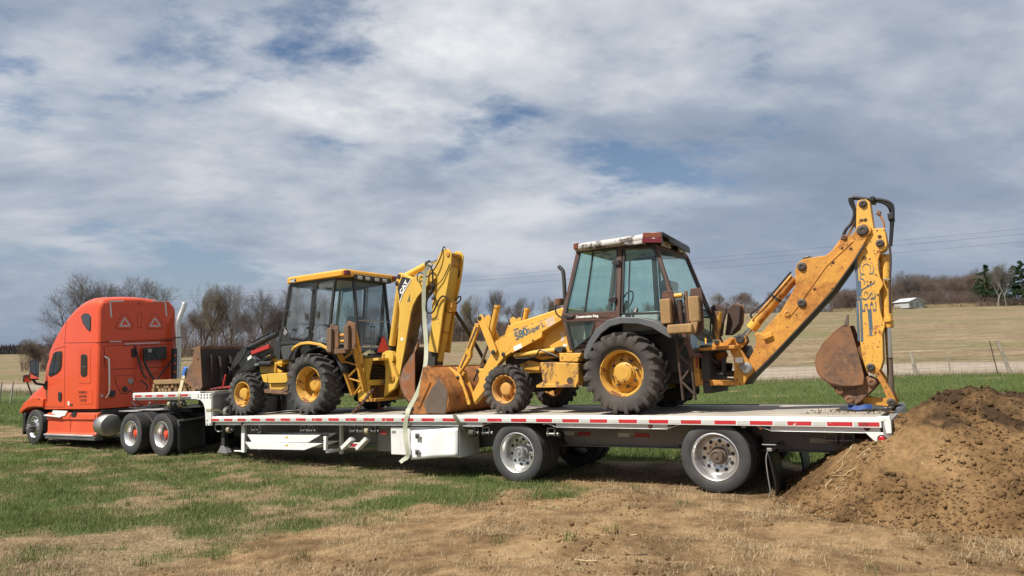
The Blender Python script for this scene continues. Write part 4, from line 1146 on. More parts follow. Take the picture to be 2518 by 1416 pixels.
    # ---- exhaust and work light
    X, Z = at(1389, 730, 1.0); ex = MB().tube(spline([(X, 1.0, Z - .25), (X, 1.0, Z + .2), (X - .005, 1.0, at(1387, 675, 1.0)[1]), (at(1383, 664, 1.0)[0], 1.0, at(1383, 664, 1.0)[1]), (at(1374, 655, 1.0)[0], 1.0, at(1374, 655, 1.0)[1])]), .034, 12, False).obj('exhaust_stack', M['dark'], m)
    X, Z = at(1375, 742, .62)
    wl = MB().lathe([(.0, -.06), (.06, -.055), (.075, .0), (.078, .05), (.0, .06)], (X, .62, Z), 'Z', 18).obj('work_light', M['rust'], m, .004)
    hose(wl, [(1370, 740, .6), (1366, 758, .58), (1369, 772, .58), (1382, 782, .6)], .014, 'black', 'light_bracket')
    # ---- cab
    yt, yb = .60, .47
    far = lambda p: (p[0], 2.6 - p[1], p[2])
    At, Am, Al = p3((1424, 612), yt), p3((1386, 778), yb), p3((1406, 862), yb)
    Bt, Bb = p3((1526, 604), yt), p3((1520, 783), yb)
    Ct, Cb = p3((1612, 606), yt), p3((1664, 768), yb)
    Cb2 = (Ct[0] + (Cb[0] - Ct[0]) * 1.62, yb - .02, Ct[2] + (Cb[2] - Ct[2]) * 1.62)
    cf = MB()
    for fn in (lambda p: p, far):
        for a, c, w in ((At, Am, .055), (Am, Al, .05), (Bt, Bb, .075), (Ct, Cb, .06), (Cb, Cb2, .06), (At, Ct, .06), (Am, Bb, .05)):
            cf.bar(fn(a), fn(c), w, .06)
    cf.bar(At, far(At), .06, .06, (0, 0, 1)); cf.bar(Ct, far(Ct), .06, .06, (0, 0, 1)); cf.bar(Cb2, far(Cb2), .08, .06, (0, 0, 1)); cf.bar(Am, far(Am), .08, .06, (0, 0, 1))
    cab = cf.obj('cab', M['brown_frame'], m, .008)
    for fn, nm in ((lambda p: p, 0), (far, 1)):
        quad_glass(cab, [fn(p3((1428, 620), yt)), fn(p3((1458, 617), yt)), fn(p3((1436, 769), yb + .01)), fn(p3((1393, 771), yb + .01))], 'glass_green', 'door_pane')
        quad_glass(cab, [fn(p3((1461, 617), yt)), fn(p3((1517, 612), yt)), fn(p3((1511, 764), yb + .01)), fn(p3((1439, 769), yb + .01))], 'glass_green', 'door_pane')
        quad_glass(cab, [fn(p3((1537, 607), yt)), fn(p3((1606, 607), yt)), fn(p3((1656, 764), yb + .01)), fn(p3((1532, 770), yb + .01))], 'glass_green', 'side_pane')
        quad_glass(cab, [fn(p3((1396, 796), yb)), fn(p3((1462, 790), yb)), fn(p3((1446, 851), yb)), fn(p3((1411, 855), yb))], 'glass_green', 'lower_pane')
        frame_bars(cab, [fn(p3((1427, 618), yt - .02)), fn(p3((1519, 610), yt - .02)), fn(p3((1513, 766), yb - .01)), fn(p3((1391, 772), yb - .01))], .03, .03, 'black', 'door_seal')
        frame_bars(cab, [fn(p3((1393, 793), yb - .01)), fn(p3((1466, 788), yb - .01)), fn(p3((1449, 855), yb - .01)), fn(p3((1409, 859), yb - .01))], .045, .03, 'black', 'lower_seal')
        frame_bars(cab, [fn(p3((1535, 606), yt - .02)), fn(p3((1608, 606), yt - .02)), fn(p3((1660, 768), yb - .01)), fn(p3((1530, 772), yb - .01))], .035, .03, 'black', 'side_seal')
        MB().bar(fn(p3((1459.5, 615), yt - .02)), fn(p3((1437.5, 770), yb - .01)), .022, .03).obj('door_bar', M['black'], cab, .003)
    dp = Q([(1386, 772), (1516, 765), (1519, 783), (1497, 792), (1470, 789), (1384, 792)], yb)
    dr = MB().prism(dp, yb - .03, yb + .01).obj('door_panel', M['brown_frame'], cab, .006)
    dp2 = Q([(1462, 788), (1497, 790), (1470, 815), (1440, 862), (1408, 862), (1409, 858), (1447, 853)], yb)
    MB().prism(dp2, yb - .025, yb + .01).obj('door_lower_frame', M['brown_frame'], cab, .006)
    a = Vector(p3((1419, 782), yb)); c = Vector(p3((1476, 779), yb)); text('Construction King', cab, M['letter_white'], (a.x, yb - .0325, a.z), c - a, (0, 0, 1), .036, 'lettering', .98, .0025, 1.0, .001)
    MB().bar(p3((1391, 780), yb - .04), p3((1410, 778), yb - .04), .035, .03).obj('door_handle', M['black'], cab, .008)
    for px in ((1517, 645), (1513, 737)):
        a = p3(px, .5); MB().prism([(a[0] - .1, a[2]), (a[0] - .03, a[2] + .045), (a[0] + .04, a[2] + .05), (a[0] + .04, a[2] - .05), (a[0] - .03, a[2] - .04)], .50 if px[1] < 700 else .43, .53 if px[1] < 700 else .46).obj('door_hinge', M['black'], cab, .008)
    MB().bar(p3((1561, 771), .46), p3((1566, 757), .5), .05, .05).obj('window_latch', M['black'], cab, .01)
    # rear glass and front glass
    rt, rb = Ct, (Ct[0] + (Cb2[0] - Ct[0]) * .96, yb, Ct[2] + (Cb2[2] - Ct[2]) * .96)
    md = [(rt[i] * .42 + rb[i] * .58) for i in range(3)]
    quad_glass(cab, [(rt[0], rt[1] + .05, rt[2]), far((rt[0], rt[1] + .05, rt[2])), far((md[0], md[1] + .05, md[2])), (md[0], md[1] + .05, md[2])], 'glass_green', 'rear_pane')
    quad_glass(cab, [(md[0], md[1] + .05, md[2] - .02), far((md[0], md[1] + .05, md[2] - .02)), far((rb[0], rb[1] + .05, rb[2])), (rb[0], rb[1] + .05, rb[2])], 'glass_green', 'rear_pane')
    MB().bar((md[0] + .01, md[1], md[2]), far((md[0] + .01, md[1], md[2])), .03, .03, (0, 0, 1)).obj('rear_window_bar', M['black'], cab, .003)
    frame_bars(cab, [(rt[0] + .01, rt[1] + .03, rt[2] - .03), far((rt[0] + .01, rt[1] + .03, rt[2] - .03)), far((rb[0] + .01, rb[1] + .03, rb[2])), (rb[0] + .01, rb[1] + .03, rb[2])], .06, .02, 'black', 'rear_seal', True, (1, 0, .2))
    quad_glass(cab, [(At[0], At[1] + .03, At[2]), far((At[0], At[1] + .03, At[2])), far((Am[0], Am[1] + .03, Am[2])), (Am[0], Am[1] + .03, Am[2])], 'glass_green', 'front_pane')
    # roof
    z0 = 3.60
    def roof_ring(xa, xb, y, z, r=.12):
        return [(xa + r, y, z), (xb - r, y, z), (xb, y + r, z), (xb, 2.6 - y - r, z), (xb - r, 2.6 - y, z), (xa + r, 2.6 - y, z), (xa, 2.6 - y - r, z), (xa, y + r, z)]
    roof = MB().loft([roof_ring(6.44, 7.72, .46, z0 - .012), roof_ring(6.41, 7.76, .43, z0 + .01), roof_ring(6.41, 7.76, .43, z0 + .065), roof_ring(6.46, 7.76, .50, z0 + .105), roof_ring(6.8, 7.6, .8, z0 + .135)]).obj('cab_roof', M['roof_white'], cab, .015)
    MB().prism(Q([(1535, 599), (1548, 604), (1600, 595), (1627, 590), (1625, 578), (1535, 588)], .46), .435, .50).obj('roof_fascia', M['roof_white'], roof, .006)
    rv = MB().loft([[(7.66, .50, z0 + .07), (7.60, 2.1, z0 + .07), (7.60, 2.1, z0 + .12), (7.66, .50, z0 + .12)], [(7.90, .54, z0 + .05), (7.78, 2.06, z0 + .05), (7.78, 2.06, z0 + .11), (7.90, .54, z0 + .11)], [(7.96, .62, z0 - .0), (7.82, 2.02, z0 - .0), (7.82, 2.02, z0 + .06), (7.96, .62, z0 + .06)], [(7.965, .66, z0 - .05), (7.825, 2.0, z0 - .05), (7.825, 2.0, z0 - .01), (7.965, .66, z0 - .01)]]).obj('rear_visor', M['black'], roof, .01)
    MB().box(7.60, 7.76, .62, 1.98, z0 - .09, z0 + .04).obj('roof_box', M['black'], roof, .01)
    for y in (.70, .90, 1.45, 1.66):
        MB().box(7.80, 7.845, y, y + .14, z0 - .075, z0 + .005).obj('rear_work_light', M['lens_clear'], roof, .01)
    lp = Q([(1582, 572), (1624, 571), (1627, 584), (1580, 585)], .43); MB().prism(lp, .415, .47).obj('tail_light', M['lens_amber'], roof, .006)
    lp = Q([(1580, 585.5), (1627, 584.5), (1628, 597), (1579, 597)], .43); MB().prism(lp, .412, .47).obj('tail_light', M['lens_dark_red'], roof, .006)
    lp = Q([(1411, 600), (1420, 597), (1420, 611), (1411, 613)], .43); MB().prism(lp, .415, .47).obj('front_marker', M['lens_amber'], roof, .004)
    # inside the cab
    MB().box(6.5, 8.0, .6, 2.0, 2.2, 2.26).obj('cab_floor', M['dark'], cab)
    s = MB(); s.box(7.20, 7.68, 1.05, 1.55, 2.42, 2.56); s.obox((7.66, 1.3, 2.78), (.13, .52, .56), (0, rad(8), 0)); s.obj('seat', M['seat'], cab, .05, seg=3)
    MB().obox((7.80, 1.1, 2.66), (.10, .55, .42), (0, rad(8), 0)).obj('seat_back_cover', M['seat_pale'], cab, .05, seg=3)
    MB().tube([(6.95 + .17 * math.cos(a) * .45, 1.3 + .19 * math.sin(a), 2.80 + .17 * math.cos(a) * .9) for a in [2 * PI * k / 20 for k in range(20)]], .013, 6, closed=True).obj('steering_wheel', M['black'], cab)
    MB().bar((6.95, 1.3, 2.8), (6.75, 1.3, 2.3), .05, .05).obj('steering_column', M['black'], cab)
    MB().box(6.35, 6.75, .9, 1.7, 2.25, 2.62).obj('dashboard', M['seat'], cab, .04)
    MB().box(7.1, 7.7, .66, .9, 2.2, 2.55).obj('side_console', M['seat_pale'], cab, .04)
    for y in (1.1, 1.5):
        MB().cyl((7.95, y, 2.25), (8.0, y - .05, 2.8), .012, n=8).obj('control_lever', M['black'], cab)
    # ---- fenders
    op = Q([(1436, 880), (1438, 862), (1448, 838), (1468, 808), (1494, 787), (1524, 779), (1572, 780), (1612, 789), (1640, 806), (1654, 826)], .30)
    ip = Q([(1648, 832), (1630, 822), (1604, 806), (1570, 797), (1530, 796), (1502, 803), (1480, 820), (1462, 845), (1450, 870), (1446, 885)], .30)
    for y0, y1 in ((.28, .33), (2.27, 2.32)):
        MB().prism(op + ip, y0, y1).obj('fender', M['fender_grey'], m, .012)
    for y0, y1 in ((.33, .80), (1.80, 2.27)):
        b = MB(); n = len(op)
        vs = [(x, y0, z) for x, z in op] + [(x, y1, z) for x, z in op] + [(x, y0, z - .03) for x, z in op] + [(x, y1, z - .03) for x, z in op]
        fs = []
        for i in range(n - 1):
            fs += [(i, i + 1, n + i + 1, n + i), (2 * n + i, 3 * n + i, 3 * n + i + 1, 2 * n + i + 1), (i, 2 * n + i, 2 * n + i + 1, i + 1)]
        b.add(vs, fs); b.obj('fender_top', M['fender_grey'], m)
    MB().box(6.4, 8.15, .80, .84, 2.0, 2.5).obj('cab_side_skirt', M['black'], m)
    # ---- stabilisers
    def pads(s):
        f = (lambda y: y) if s == 0 else mir
        mt = 'mud_pad' if s == 0 else 'rust_dark'
        st = MB(); 
        for px, w in (((1648, 0), .04), ((1700, 0), .04)):
            X = at(px[0], 880, .55)[0]
        x0, x1 = 8.02, 8.20
        leg = MB()
        for X in (x0, x1):
            leg.bar((X, f(.62), 1.22), (X, f(.45), 2.62), .05, .03, (1, 0, 0))
        n = 5
        for k in range(n):
            za, zb_ = 1.3 + .2 * k, 1.3 + .2 * (k + 1); ya, yb_ = .60 - .025 * k, .60 - .025 * (k + 1)
            a, c = (x0, x1) if k % 2 else (x1, x0)
            leg.bar((a, f(ya), za), (c, f(yb_), zb_), .03, .03)
        lo = leg.obj('stabilizer_leg', M['rust_dark'] if s == 0 else M['rust'], m, .004)
        pl = MB()
        for px, w in ((1638, .15), (1708, .15)):
            X = at(px, 770, .30)[0]
            P = [(X - w / 2, 2.70), (X - w / 2 + .02, 2.80), (X + w / 2 + .02, 2.80), (X + w / 2 + .03, 2.68), (X + w / 2 + .02, 2.22), (X, 2.12), (X - w / 2, 2.30)]
            q = MB().prism(P, *sorted((f(.36), f(.385)))).obj('pad_plate', M['rust'] if s else M['brown_frame'], lo, .004)
            B = MB(); rows = []
            B.obox((X, f(.31), 2.50), (.155, .09, .36)); B.obj('stabilizer_pad', M[mt], lo, .018, seg=3)
        X = at(1675, 819, .28)[0]; MB().obox((X, f(.27), 2.235), (.36, .12, .13)).obj('stabilizer_pad', M[mt], lo, .02, seg=3)
        X = at(1703, 812, .28)[0]; MB().prism([(X - .07, 2.14), (X + .05, 2.18), (X + .09, 2.34), (X + .0, 2.36)], *sorted((f(.27), f(.33)))).obj('pad_hinge', M[mt], lo, .01)
        X = at(1672, 765, .42)[0]
        MB().cyl((X, f(.44), 2.66), (X, f(.47), 2.25), .04, n=16).obj('stabilizer_cylinder', M['rust_dark'], lo, .005)
        MB().cyl((X - .06, f(.40), 2.72), (X + .06, f(.40), 2.72), .035, n=14).obj('cylinder_pin', M['case_yellow'], lo, .004)
        for d in (-.11, .11):
            MB().bar((X + d, f(.41), 2.78), (X + d, f(.46), 2.2), .03, .05).obj('stabilizer_link', M['rust'], lo, .004)
    pads(0)
    # far stabiliser, raised behind the boom
    fs_ = MB()
    P1 = Q([(1748, 756), (1757, 748), (1772, 752), (1786, 757), (1787, 765), (1780, 790), (1776, 825), (1768, 829)], 2.15)
    P2 = Q([(1789, 760), (1803, 746), (1821, 752), (1818, 795), (1806, 812), (1799, 824), (1782, 824), (1787, 790)], 2.25)
    fl = MB().prism(P1, 2.12, 2.2).obj('stabilizer_leg', M['rust_dark'], m, .01)
    MB().prism(P2, 2.25, 2.36).obj('stabilizer_pad', M['rust_dark'], fl, .015)
    MB().prism([(x + .03, z + .01) for x, z in P2[:4]] + [(P2[4][0] + .05, P2[4][1]), (P2[6][0] + .1, P2[6][1])], 2.36, 2.42).obj('pad_plate', M['rust'], fl, .01)
    cyl_px(fl, (1766, 766), (1759, 835), 1.95, .068, 'case_rusty', 'stabilizer_cylinder')
    hose(m, [(1749, 775, 1.9), (1747, 800, 1.9), (1748, 830, 1.9)], .013)
    # ---- hoe frame
    def yplate(px, Y0, Y1, mat='case_yellow', name='hoe_frame_plate', bv=.006, par=None):
        return MB().prism(Q(px, Y0), Y0, Y1).obj(name, M[mat], par or m, bv)
    fr = yplate([(1703, 857), (1806, 848), (1806, 857), (1704, 864)], .80, 1.80, 'case_boom', 'hoe_frame')
    yplate([(1703, 857), (1714, 856), (1716, 900), (1722, 948), (1710, 950), (1704, 930)], .80, .86, 'case_boom', par=fr)
    MB().prism(Q([(1703, 857), (1716, 856), (1722, 950), (1708, 950)], .82), 1.70, 1.80).obj('hoe_frame_plate', M['case_boom'], fr, .006)
    yplate([(1716, 934), (1726, 932), (1790, 937), (1806, 940), (1800, 948), (1722, 948)], .85, 1.75, 'case_boom', par=fr)
    yplate([(1718, 908), (1730, 905), (1738, 918), (1738, 932), (1722, 935)], .90, 1.0, 'case_boom', par=fr)
    MB().box(8.25, 8.36, .85, 1.75, 1.30, 2.0).obj('hoe_frame_back', M['dark'], fr)
    # swing tower
    yplate([(1794, 851), (1812, 849), (1822, 862), (1838, 885), (1851, 905), (1850, 916), (1838, 926), (1829, 947), (1806, 948), (1804, 925), (1806, 905), (1804, 880), (1796, 866)], 1.04, 1.12, 'case_boom', 'swing_tower')
    MB().prism(Q([(1794, 851), (1812, 849), (1822, 862), (1838, 885), (1851, 905), (1850, 916), (1838, 926), (1829, 947), (1806, 948), (1804, 925), (1806, 905), (1804, 880), (1796, 866)], 1.04), 1.48, 1.56).obj('swing_tower', M['case_boom'], m, .006)
    yplate([(1748, 852), (1752, 845), (1758, 835), (1766, 835), (1773, 846), (1790, 832), (1800, 829), (1803, 835), (1790, 848), (1795, 853)], 1.06, 1.16, 'case_boom', 'pivot_bracket')
    pin(m, (1762.5, 840.5), 1.06, .032, .02)
    yplate([(1796, 850), (1803, 835), (1812, 825), (1822, 823), (1832, 828), (1836, 838), (1829, 850), (1820, 858), (1822, 872), (1812, 862)], 1.14, 1.22, 'case_boom', 'boom_cylinder_mount')
    MB().prism(Q([(1822, 856), (1834, 848), (1845, 870), (1839, 884)], 1.1), 1.2, 1.4).obj('boom_link', M['black'], m, .01)
    MB().prism(Q([(1805, 825), (1832, 826), (1836, 840), (1822, 858), (1800, 850)], 1.2), 1.22, 1.38).obj('cylinder_eye', M['dark'], m, .01)
    pin(m, (1820, 833), 1.14, .055, .03, 'dark')
    pin(m, (1836, 905), 1.02, .065, .03, 'steel'); MB().bar(p3((1817, 902), 1.0), p3((1834, 905), 1.0), .06, .04).obj('lock_bar', M['steel'], m, .01)
    X, Z = at(1808, 884, 1.04); MB().box(X, X + .11, 1.035, 1.04, Z - .05, Z + .03).obj('sticker', M['sticker_white'], m)
    X, Z = at(1713, 882, .80); MB().box(X - .012, X + .015, .792, .80, Z - .13, Z + .09).obj('red_reflector', M['tape_dark_red'], m)
    for k in range(5):
        hose(m, [(1716, 880 + 4 * k, 1.1 + .08 * k), (1740, 878 + 5 * k, 1.0 + .08 * k), (1765, 892 + 4 * k, 1.05 + .07 * k), (1800, 896 + 3 * k, 1.2 + .05 * k)], .022)
    cyl_px(m, (1726, 919), (1742, 919), 1.15, .055, 'case_boom', 'swing_cylinder'); cyl_px(m, (1740, 919.5), (1782, 918.5), 1.15, .022, 'chrome', 'cylinder_rod')
    cyl_px(m, (1780, 918), (1806, 919), 1.15, .045, 'dark', 'rod_eye')
    MB().prism(Q([(1774, 880), (1782, 880), (1784, 913), (1774, 913)], 1.0), 1.0, 1.05).obj('hose_clamp', M['black'], m, .004)
    MB().prism(Q([(1748, 870), (1780, 866), (1778, 886), (1762, 890), (1758, 878)], 1.2), 1.2, 1.4).obj('swing_post', M['rust_orange'], m, .01)
    MB().prism(Q([(1725, 946), (1800, 948), (1780, 953), (1735, 952)], 1.0), 1.0, 1.6).obj('frame_underside', M['dark'], m, .006)
    hose(m, [(1735, 832, 1.2), (1736, 852, 1.1)], .012, 'case_yellow', 'grab_rail')
    # ---- boom
    bpx = [(1832, 900), (1841, 884), (1850, 868), (1859, 846), (1859, 832), (1855, 823), (1860, 817), (1869, 819), (1877, 814), (1888, 800), (1900, 787), (1921, 764), (1944, 725), (1956, 700), (1955, 666), (1960, 649), (1972, 638),
           (2002, 632), (2030, 628), (2099, 573), (2108, 560), (2121, 549), (2132, 551), (2141, 558), (2143, 567), (2124, 600), (2100, 640), (2073, 678), (2048, 713), (1997, 769), (1955, 814), (1912, 860), (1885, 888), (1860, 912), (1845, 928), (1833, 944), (1824, 946), (1826, 920)]
    BP = Q(bpx, 1.12)
    boom = MB().prism(BP, 1.12, 1.48).obj('boom', M['case_boom'], m, .008)
    # side skin: raised upper edge along the boom and the rib line
    rb_ = MB()
    for a, c in (((1938, 783), (1962, 752)), ((1962, 752), (2030, 655)), ((2030, 655), (2098, 592))):
        rb_.bar(p3(a, 1.118), p3(c, 1.118), .018, .014)
    rb_.obj('boom_rib', M['case_boom'], boom, .004)
    up = Q([(2030, 628), (2099, 573), (2108, 560), (2121, 549), (2132, 551), (2140, 560), (2141, 570), (2127, 588), (2108, 630), (2060, 690), (1990, 760), (1962, 752), (2030, 655)], 1.11)
    for px, r in (((1972, 655), .050), ((1972, 745), .048), ((2121, 566), .060)):
        pin(boom, px, 1.12, r, .03)
    for px in ((2048, 645), (2003, 710), (2071, 610), (2085, 603), (2092, 611)):
        pin(boom, px, 1.12, .018, .006, 'rust')
    pin(boom, (1936, 771), 1.12, .04, .02, 'case_boom')
    X, Z = at(1870, 828, 1.10); MB().obox((X + .1, 1.10, Z + .01), (.14, .05, .08), (0, rad(-20), 0)).obj('boom_lug', M['case_boom'], boom, .012)
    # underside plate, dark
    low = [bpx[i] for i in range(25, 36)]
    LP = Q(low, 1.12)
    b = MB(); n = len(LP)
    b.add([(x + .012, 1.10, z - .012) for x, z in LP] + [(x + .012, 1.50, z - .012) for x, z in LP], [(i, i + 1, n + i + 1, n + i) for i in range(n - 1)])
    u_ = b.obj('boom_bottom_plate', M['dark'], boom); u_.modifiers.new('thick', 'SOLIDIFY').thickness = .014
    # boom cylinder
    bc = cyl_px(m, (1953, 683), (1850, 804), 1.3, .072, 'case_boom', 'boom_cylinder', 24)
    cyl_px(bc, (1862, 790), (1847, 808), 1.3, .080, 'case_yellow', 'gland', 24)
    cyl_px(bc, (1851, 803), (1820, 836), 1.3, .034, 'chrome', 'cylinder_rod'); cyl_px(bc, (1912, 731), (1908, 736), 1.3, .077, 'dark', 'clamp')
    hose(bc, [(1850, 782, 1.2), (1846, 775, 1.2), (1853, 765, 1.2), (1875, 748, 1.2), (1905, 715, 1.2), (1945, 668, 1.2)], .014)
    hose(m, [(1972, 638, 1.2), (1985, 632, 1.2), (1998, 636, 1.2)], .02)
    # ---- dipper stick
    spx = [(2105, 560), (2106, 510), (2108, 496), (2114, 491), (2130, 490), (2139, 496), (2142, 520), (2148, 562), (2174, 560), (2177, 570), (2182, 600), (2177, 612), (2167, 618), (2160, 636), (2160, 662), (2164, 682), (2171, 694), (2171, 702), (2163, 716), (2162, 740), (2165, 765), (2170, 785), (2176, 794), (2175, 806),
           (2170, 820), (2171, 860), (2172, 884), (2166, 906), (2160, 914), (2146, 918), (2131, 913), (2121, 890), (2116, 850), (2110, 780), (2106, 720), (2101, 650), (2101, 620), (2106, 600)]
    SP = Q(spx, 1.16)
    st = MB().prism(SP, 1.16, 1.44).obj('dipper_stick', M['case_stick'], m, .007)
    for px, r in (((2122, 501), .042), ((2164, 598), .042), ((2142, 904), .045)):
        pin(st, px, 1.16 if px[1] < 900 else 1.14, r, .03)
    for px in ((2126, 634), (2163, 582), (2118, 542), (2128, 541)):
        pin(st, px, 1.16, .02, .004, 'rust_dark')
    stp = [((2104, 630), (2111, 740), .035), ((2114, 690), (2120, 840), .03), ((2138, 760), (2143, 826), .045), ((2108, 742), (2112, 838), .03)]
    for a, c, w in stp:
        MB().bar((*[p3(a, 1.1585)[i] for i in range(3)],), p3(c, 1.1585), w, .002).obj('side_stripe', M['letter_blue_worn'], st)
    a = Vector(p3((2114, 641), 1.157)); c = Vector(p3((2121, 757), 1.157))
    text('CASE', st, M['letter_blue_worn'], (a.x, 1.1575, a.z), c - a, (1, 0, 0), .155, 'lettering', 1.22, .011, 1.12, .001)
    text('CASE', st, M['case_stick'], (a.x + .004, 1.1565, a.z), c - a, (1, 0, 0), .150, 'lettering', 1.22, .003, 1.135, .001)
    X, Z = at(2148, 870, 1.16)
    # bucket cylinder beside the stick
    sc = cyl_px(m, (2176, 626), (2183, 800), 1.3, .062, 'case_stick', 'dipper_cylinder', 24)
    cyl_px(sc, (2182, 786), (2183, 806), 1.3, .072, 'case_yellow', 'gland', 24); cyl_px(sc, (2183, 804), (2193, 988), 1.3, .038, 'worn_steel', 'cylinder_rod'); cyl_px(sc, (2184, 804), (2187, 880), 1.285, .034, 'chrome', 'polished_rod')
    MB().prism(Q([(2172, 781), (2190, 779), (2191, 790), (2173, 793)], 1.22), 1.21, 1.24).obj('port_block', M['case_yellow'], sc, .005)
    hose(m, [(2187, 600, 1.2), (2190, 640, 1.2), (2188, 700, 1.2), (2189, 770, 1.2)], .015, 'rust_dark', 'hydraulic_tube')
    MB().bar(p3((2172, 688), 1.2), p3((2189, 687), 1.2), .02, .05).obj('tube_clamp', M['steel'], m)
    # crowd cylinder behind the boom, hoses over the top
    cr = cyl_px(m, (2105, 535), (2078, 590), 1.34, .03, 'chrome', 'cylinder_rod'); cyl_px(m, (2080, 588), (2030, 660), 1.34, .065, 'case_boom', 'crowd_cylinder')
    pin(m, (2077, 584), 1.14, .03, .04, 'rust')
    hose(m, [(2070, 590, 1.2), (2080, 565, 1.2), (2096, 545, 1.2), (2101, 520, 1.2), (2092, 500, 1.2), (2090, 488, 1.2), (2100, 485, 1.2), (2130, 489, 1.2), (2165, 491, 1.2), (2190, 500, 1.2), (2196, 520, 1.2), (2193, 570, 1.2), (2190, 605, 1.2)], .021)
    hose(m, [(2105, 560, 1.3), (2106, 530, 1.3), (2099, 505, 1.3), (2096, 492, 1.3), (2104, 488, 1.3), (2140, 492, 1.3), (2172, 498, 1.3), (2188, 512, 1.3), (2192, 540, 1.3), (2190, 600, 1.3)], .021)
    hose(m, [(2095, 492, 1.4), (2106, 487, 1.4), (2145, 492, 1.4), (2178, 498, 1.4), (2190, 515, 1.4), (2192, 545, 1.4)], .019)
    MB().obox((*p3((2147, 493), 1.3)[:1], 1.3, p3((2147, 493), 1.3)[2]), (.06, .3, .07), (0, .2, 0)).obj('hose_clamp', M['black'], m, .01)
    MB().obox((p3((2192, 535), 1.3)[0], 1.28, p3((2192, 535), 1.3)[2]), (.07, .25, .09)).obj('hose_clamp', M['black'], m, .01)
    hose(m, [(2175, 560, 1.2), (2172, 545, 1.2), (2163, 528, 1.2)], .012, 'case_boom', 'swing_lock_rod'); MB().obox((p3((2161, 524), 1.2)[0], 1.2, p3((2161, 524), 1.2)[2]), (.05, .05, .06), (0, .5, 0)).obj('rod_grip', M['rust'], m, .008)
    # ---- hoe bucket
    hb = Q([(2074, 801), (2080, 797), (2088, 798), (2096, 820), (2110, 866), (2125, 925), (2123, 946), (2100, 949), (2070, 949), (2044, 943), (2024, 931), (2012, 915), (2006, 893), (2010, 872), (2026, 845), (2052, 818)], 1.02)
    bkt = MB().prism(hb, 1.02, 1.045).obj('hoe_bucket', M['rust'], m, .006)
    MB().prism(hb, 1.555, 1.58).obj('bucket_side', M['rust'], bkt, .006)
    n = len(hb); idx = list(range(6, n)) + [0, 1]
    rows = [[(hb[i % n][0], y, hb[i % n][1]) for i in range(7, n)] + [(hb[0][0], y, hb[0][1])] for y in (1.03, 1.57)]
    s_ = MB().grid(rows).obj('bucket_shell', M['rust'], bkt); s_.modifiers.new('thick', 'SOLIDIFY').thickness = .02
    ear = Q([(2026, 933), (2044, 944), (2070, 950), (2122, 947), (2125, 927), (2134, 925), (2154, 936), (2158, 945), (2150, 954), (2118, 986), (2108, 993), (2090, 992), (2080, 984)], 1.10)
    for y in (1.10, 1.44):
        MB().prism(ear, y, y + .05).obj('bucket_ear', M['rust'], bkt, .008)
    for px in ((2065, 960), (2089, 982), (2144, 940)):
        pin(bkt, px, 1.10, .045, .035, 'rust')
    for k, px in enumerate(((2082, 797), (2090, 800))):
        for y in (1.02, 1.20, 1.40, 1.55):
            a = p3(px, y); MB().prism([(a[0] - .05, a[2] - .04), (a[0] + .02, a[2] - .03), (a[0] + .03, a[2] + .13), (a[0] + .02, a[2] + .14)], y, y + .05).obj('bucket_tooth', M['worn_steel'], bkt, .004) if k == 0 else None
    MB().prism(Q([(2104, 985), (2120, 980), (2123, 1002), (2117, 1005), (2106, 1000)], 1.2), 1.2, 1.38).obj('bucket_lug', M['rust'], bkt, .006)
    # bucket linkage
    cl = Q([(2131, 900), (2138, 893), (2148, 896), (2162, 912), (2180, 940), (2196, 968), (2205, 990), (2202, 998), (2190, 1000), (2181, 992), (2178, 972), (2168, 948), (2152, 922), (2136, 915)], 1.08)
    for y in (1.08, 1.46):
        MB().prism(cl, y, y + .05).obj('dump_link', M['case_boom'], m, .008)
    pin(m, (2141, 903), 1.08, .042, .03); pin(m, (2192, 989), 1.08, .042, .03)
    MB().prism(Q([(2122, 978), (2130, 975), (2186, 980), (2186, 1000), (2130, 994), (2122, 990)], 1.22), 1.2, 1.4).obj('bucket_link', M['case_boom'], m, .01)
    return m


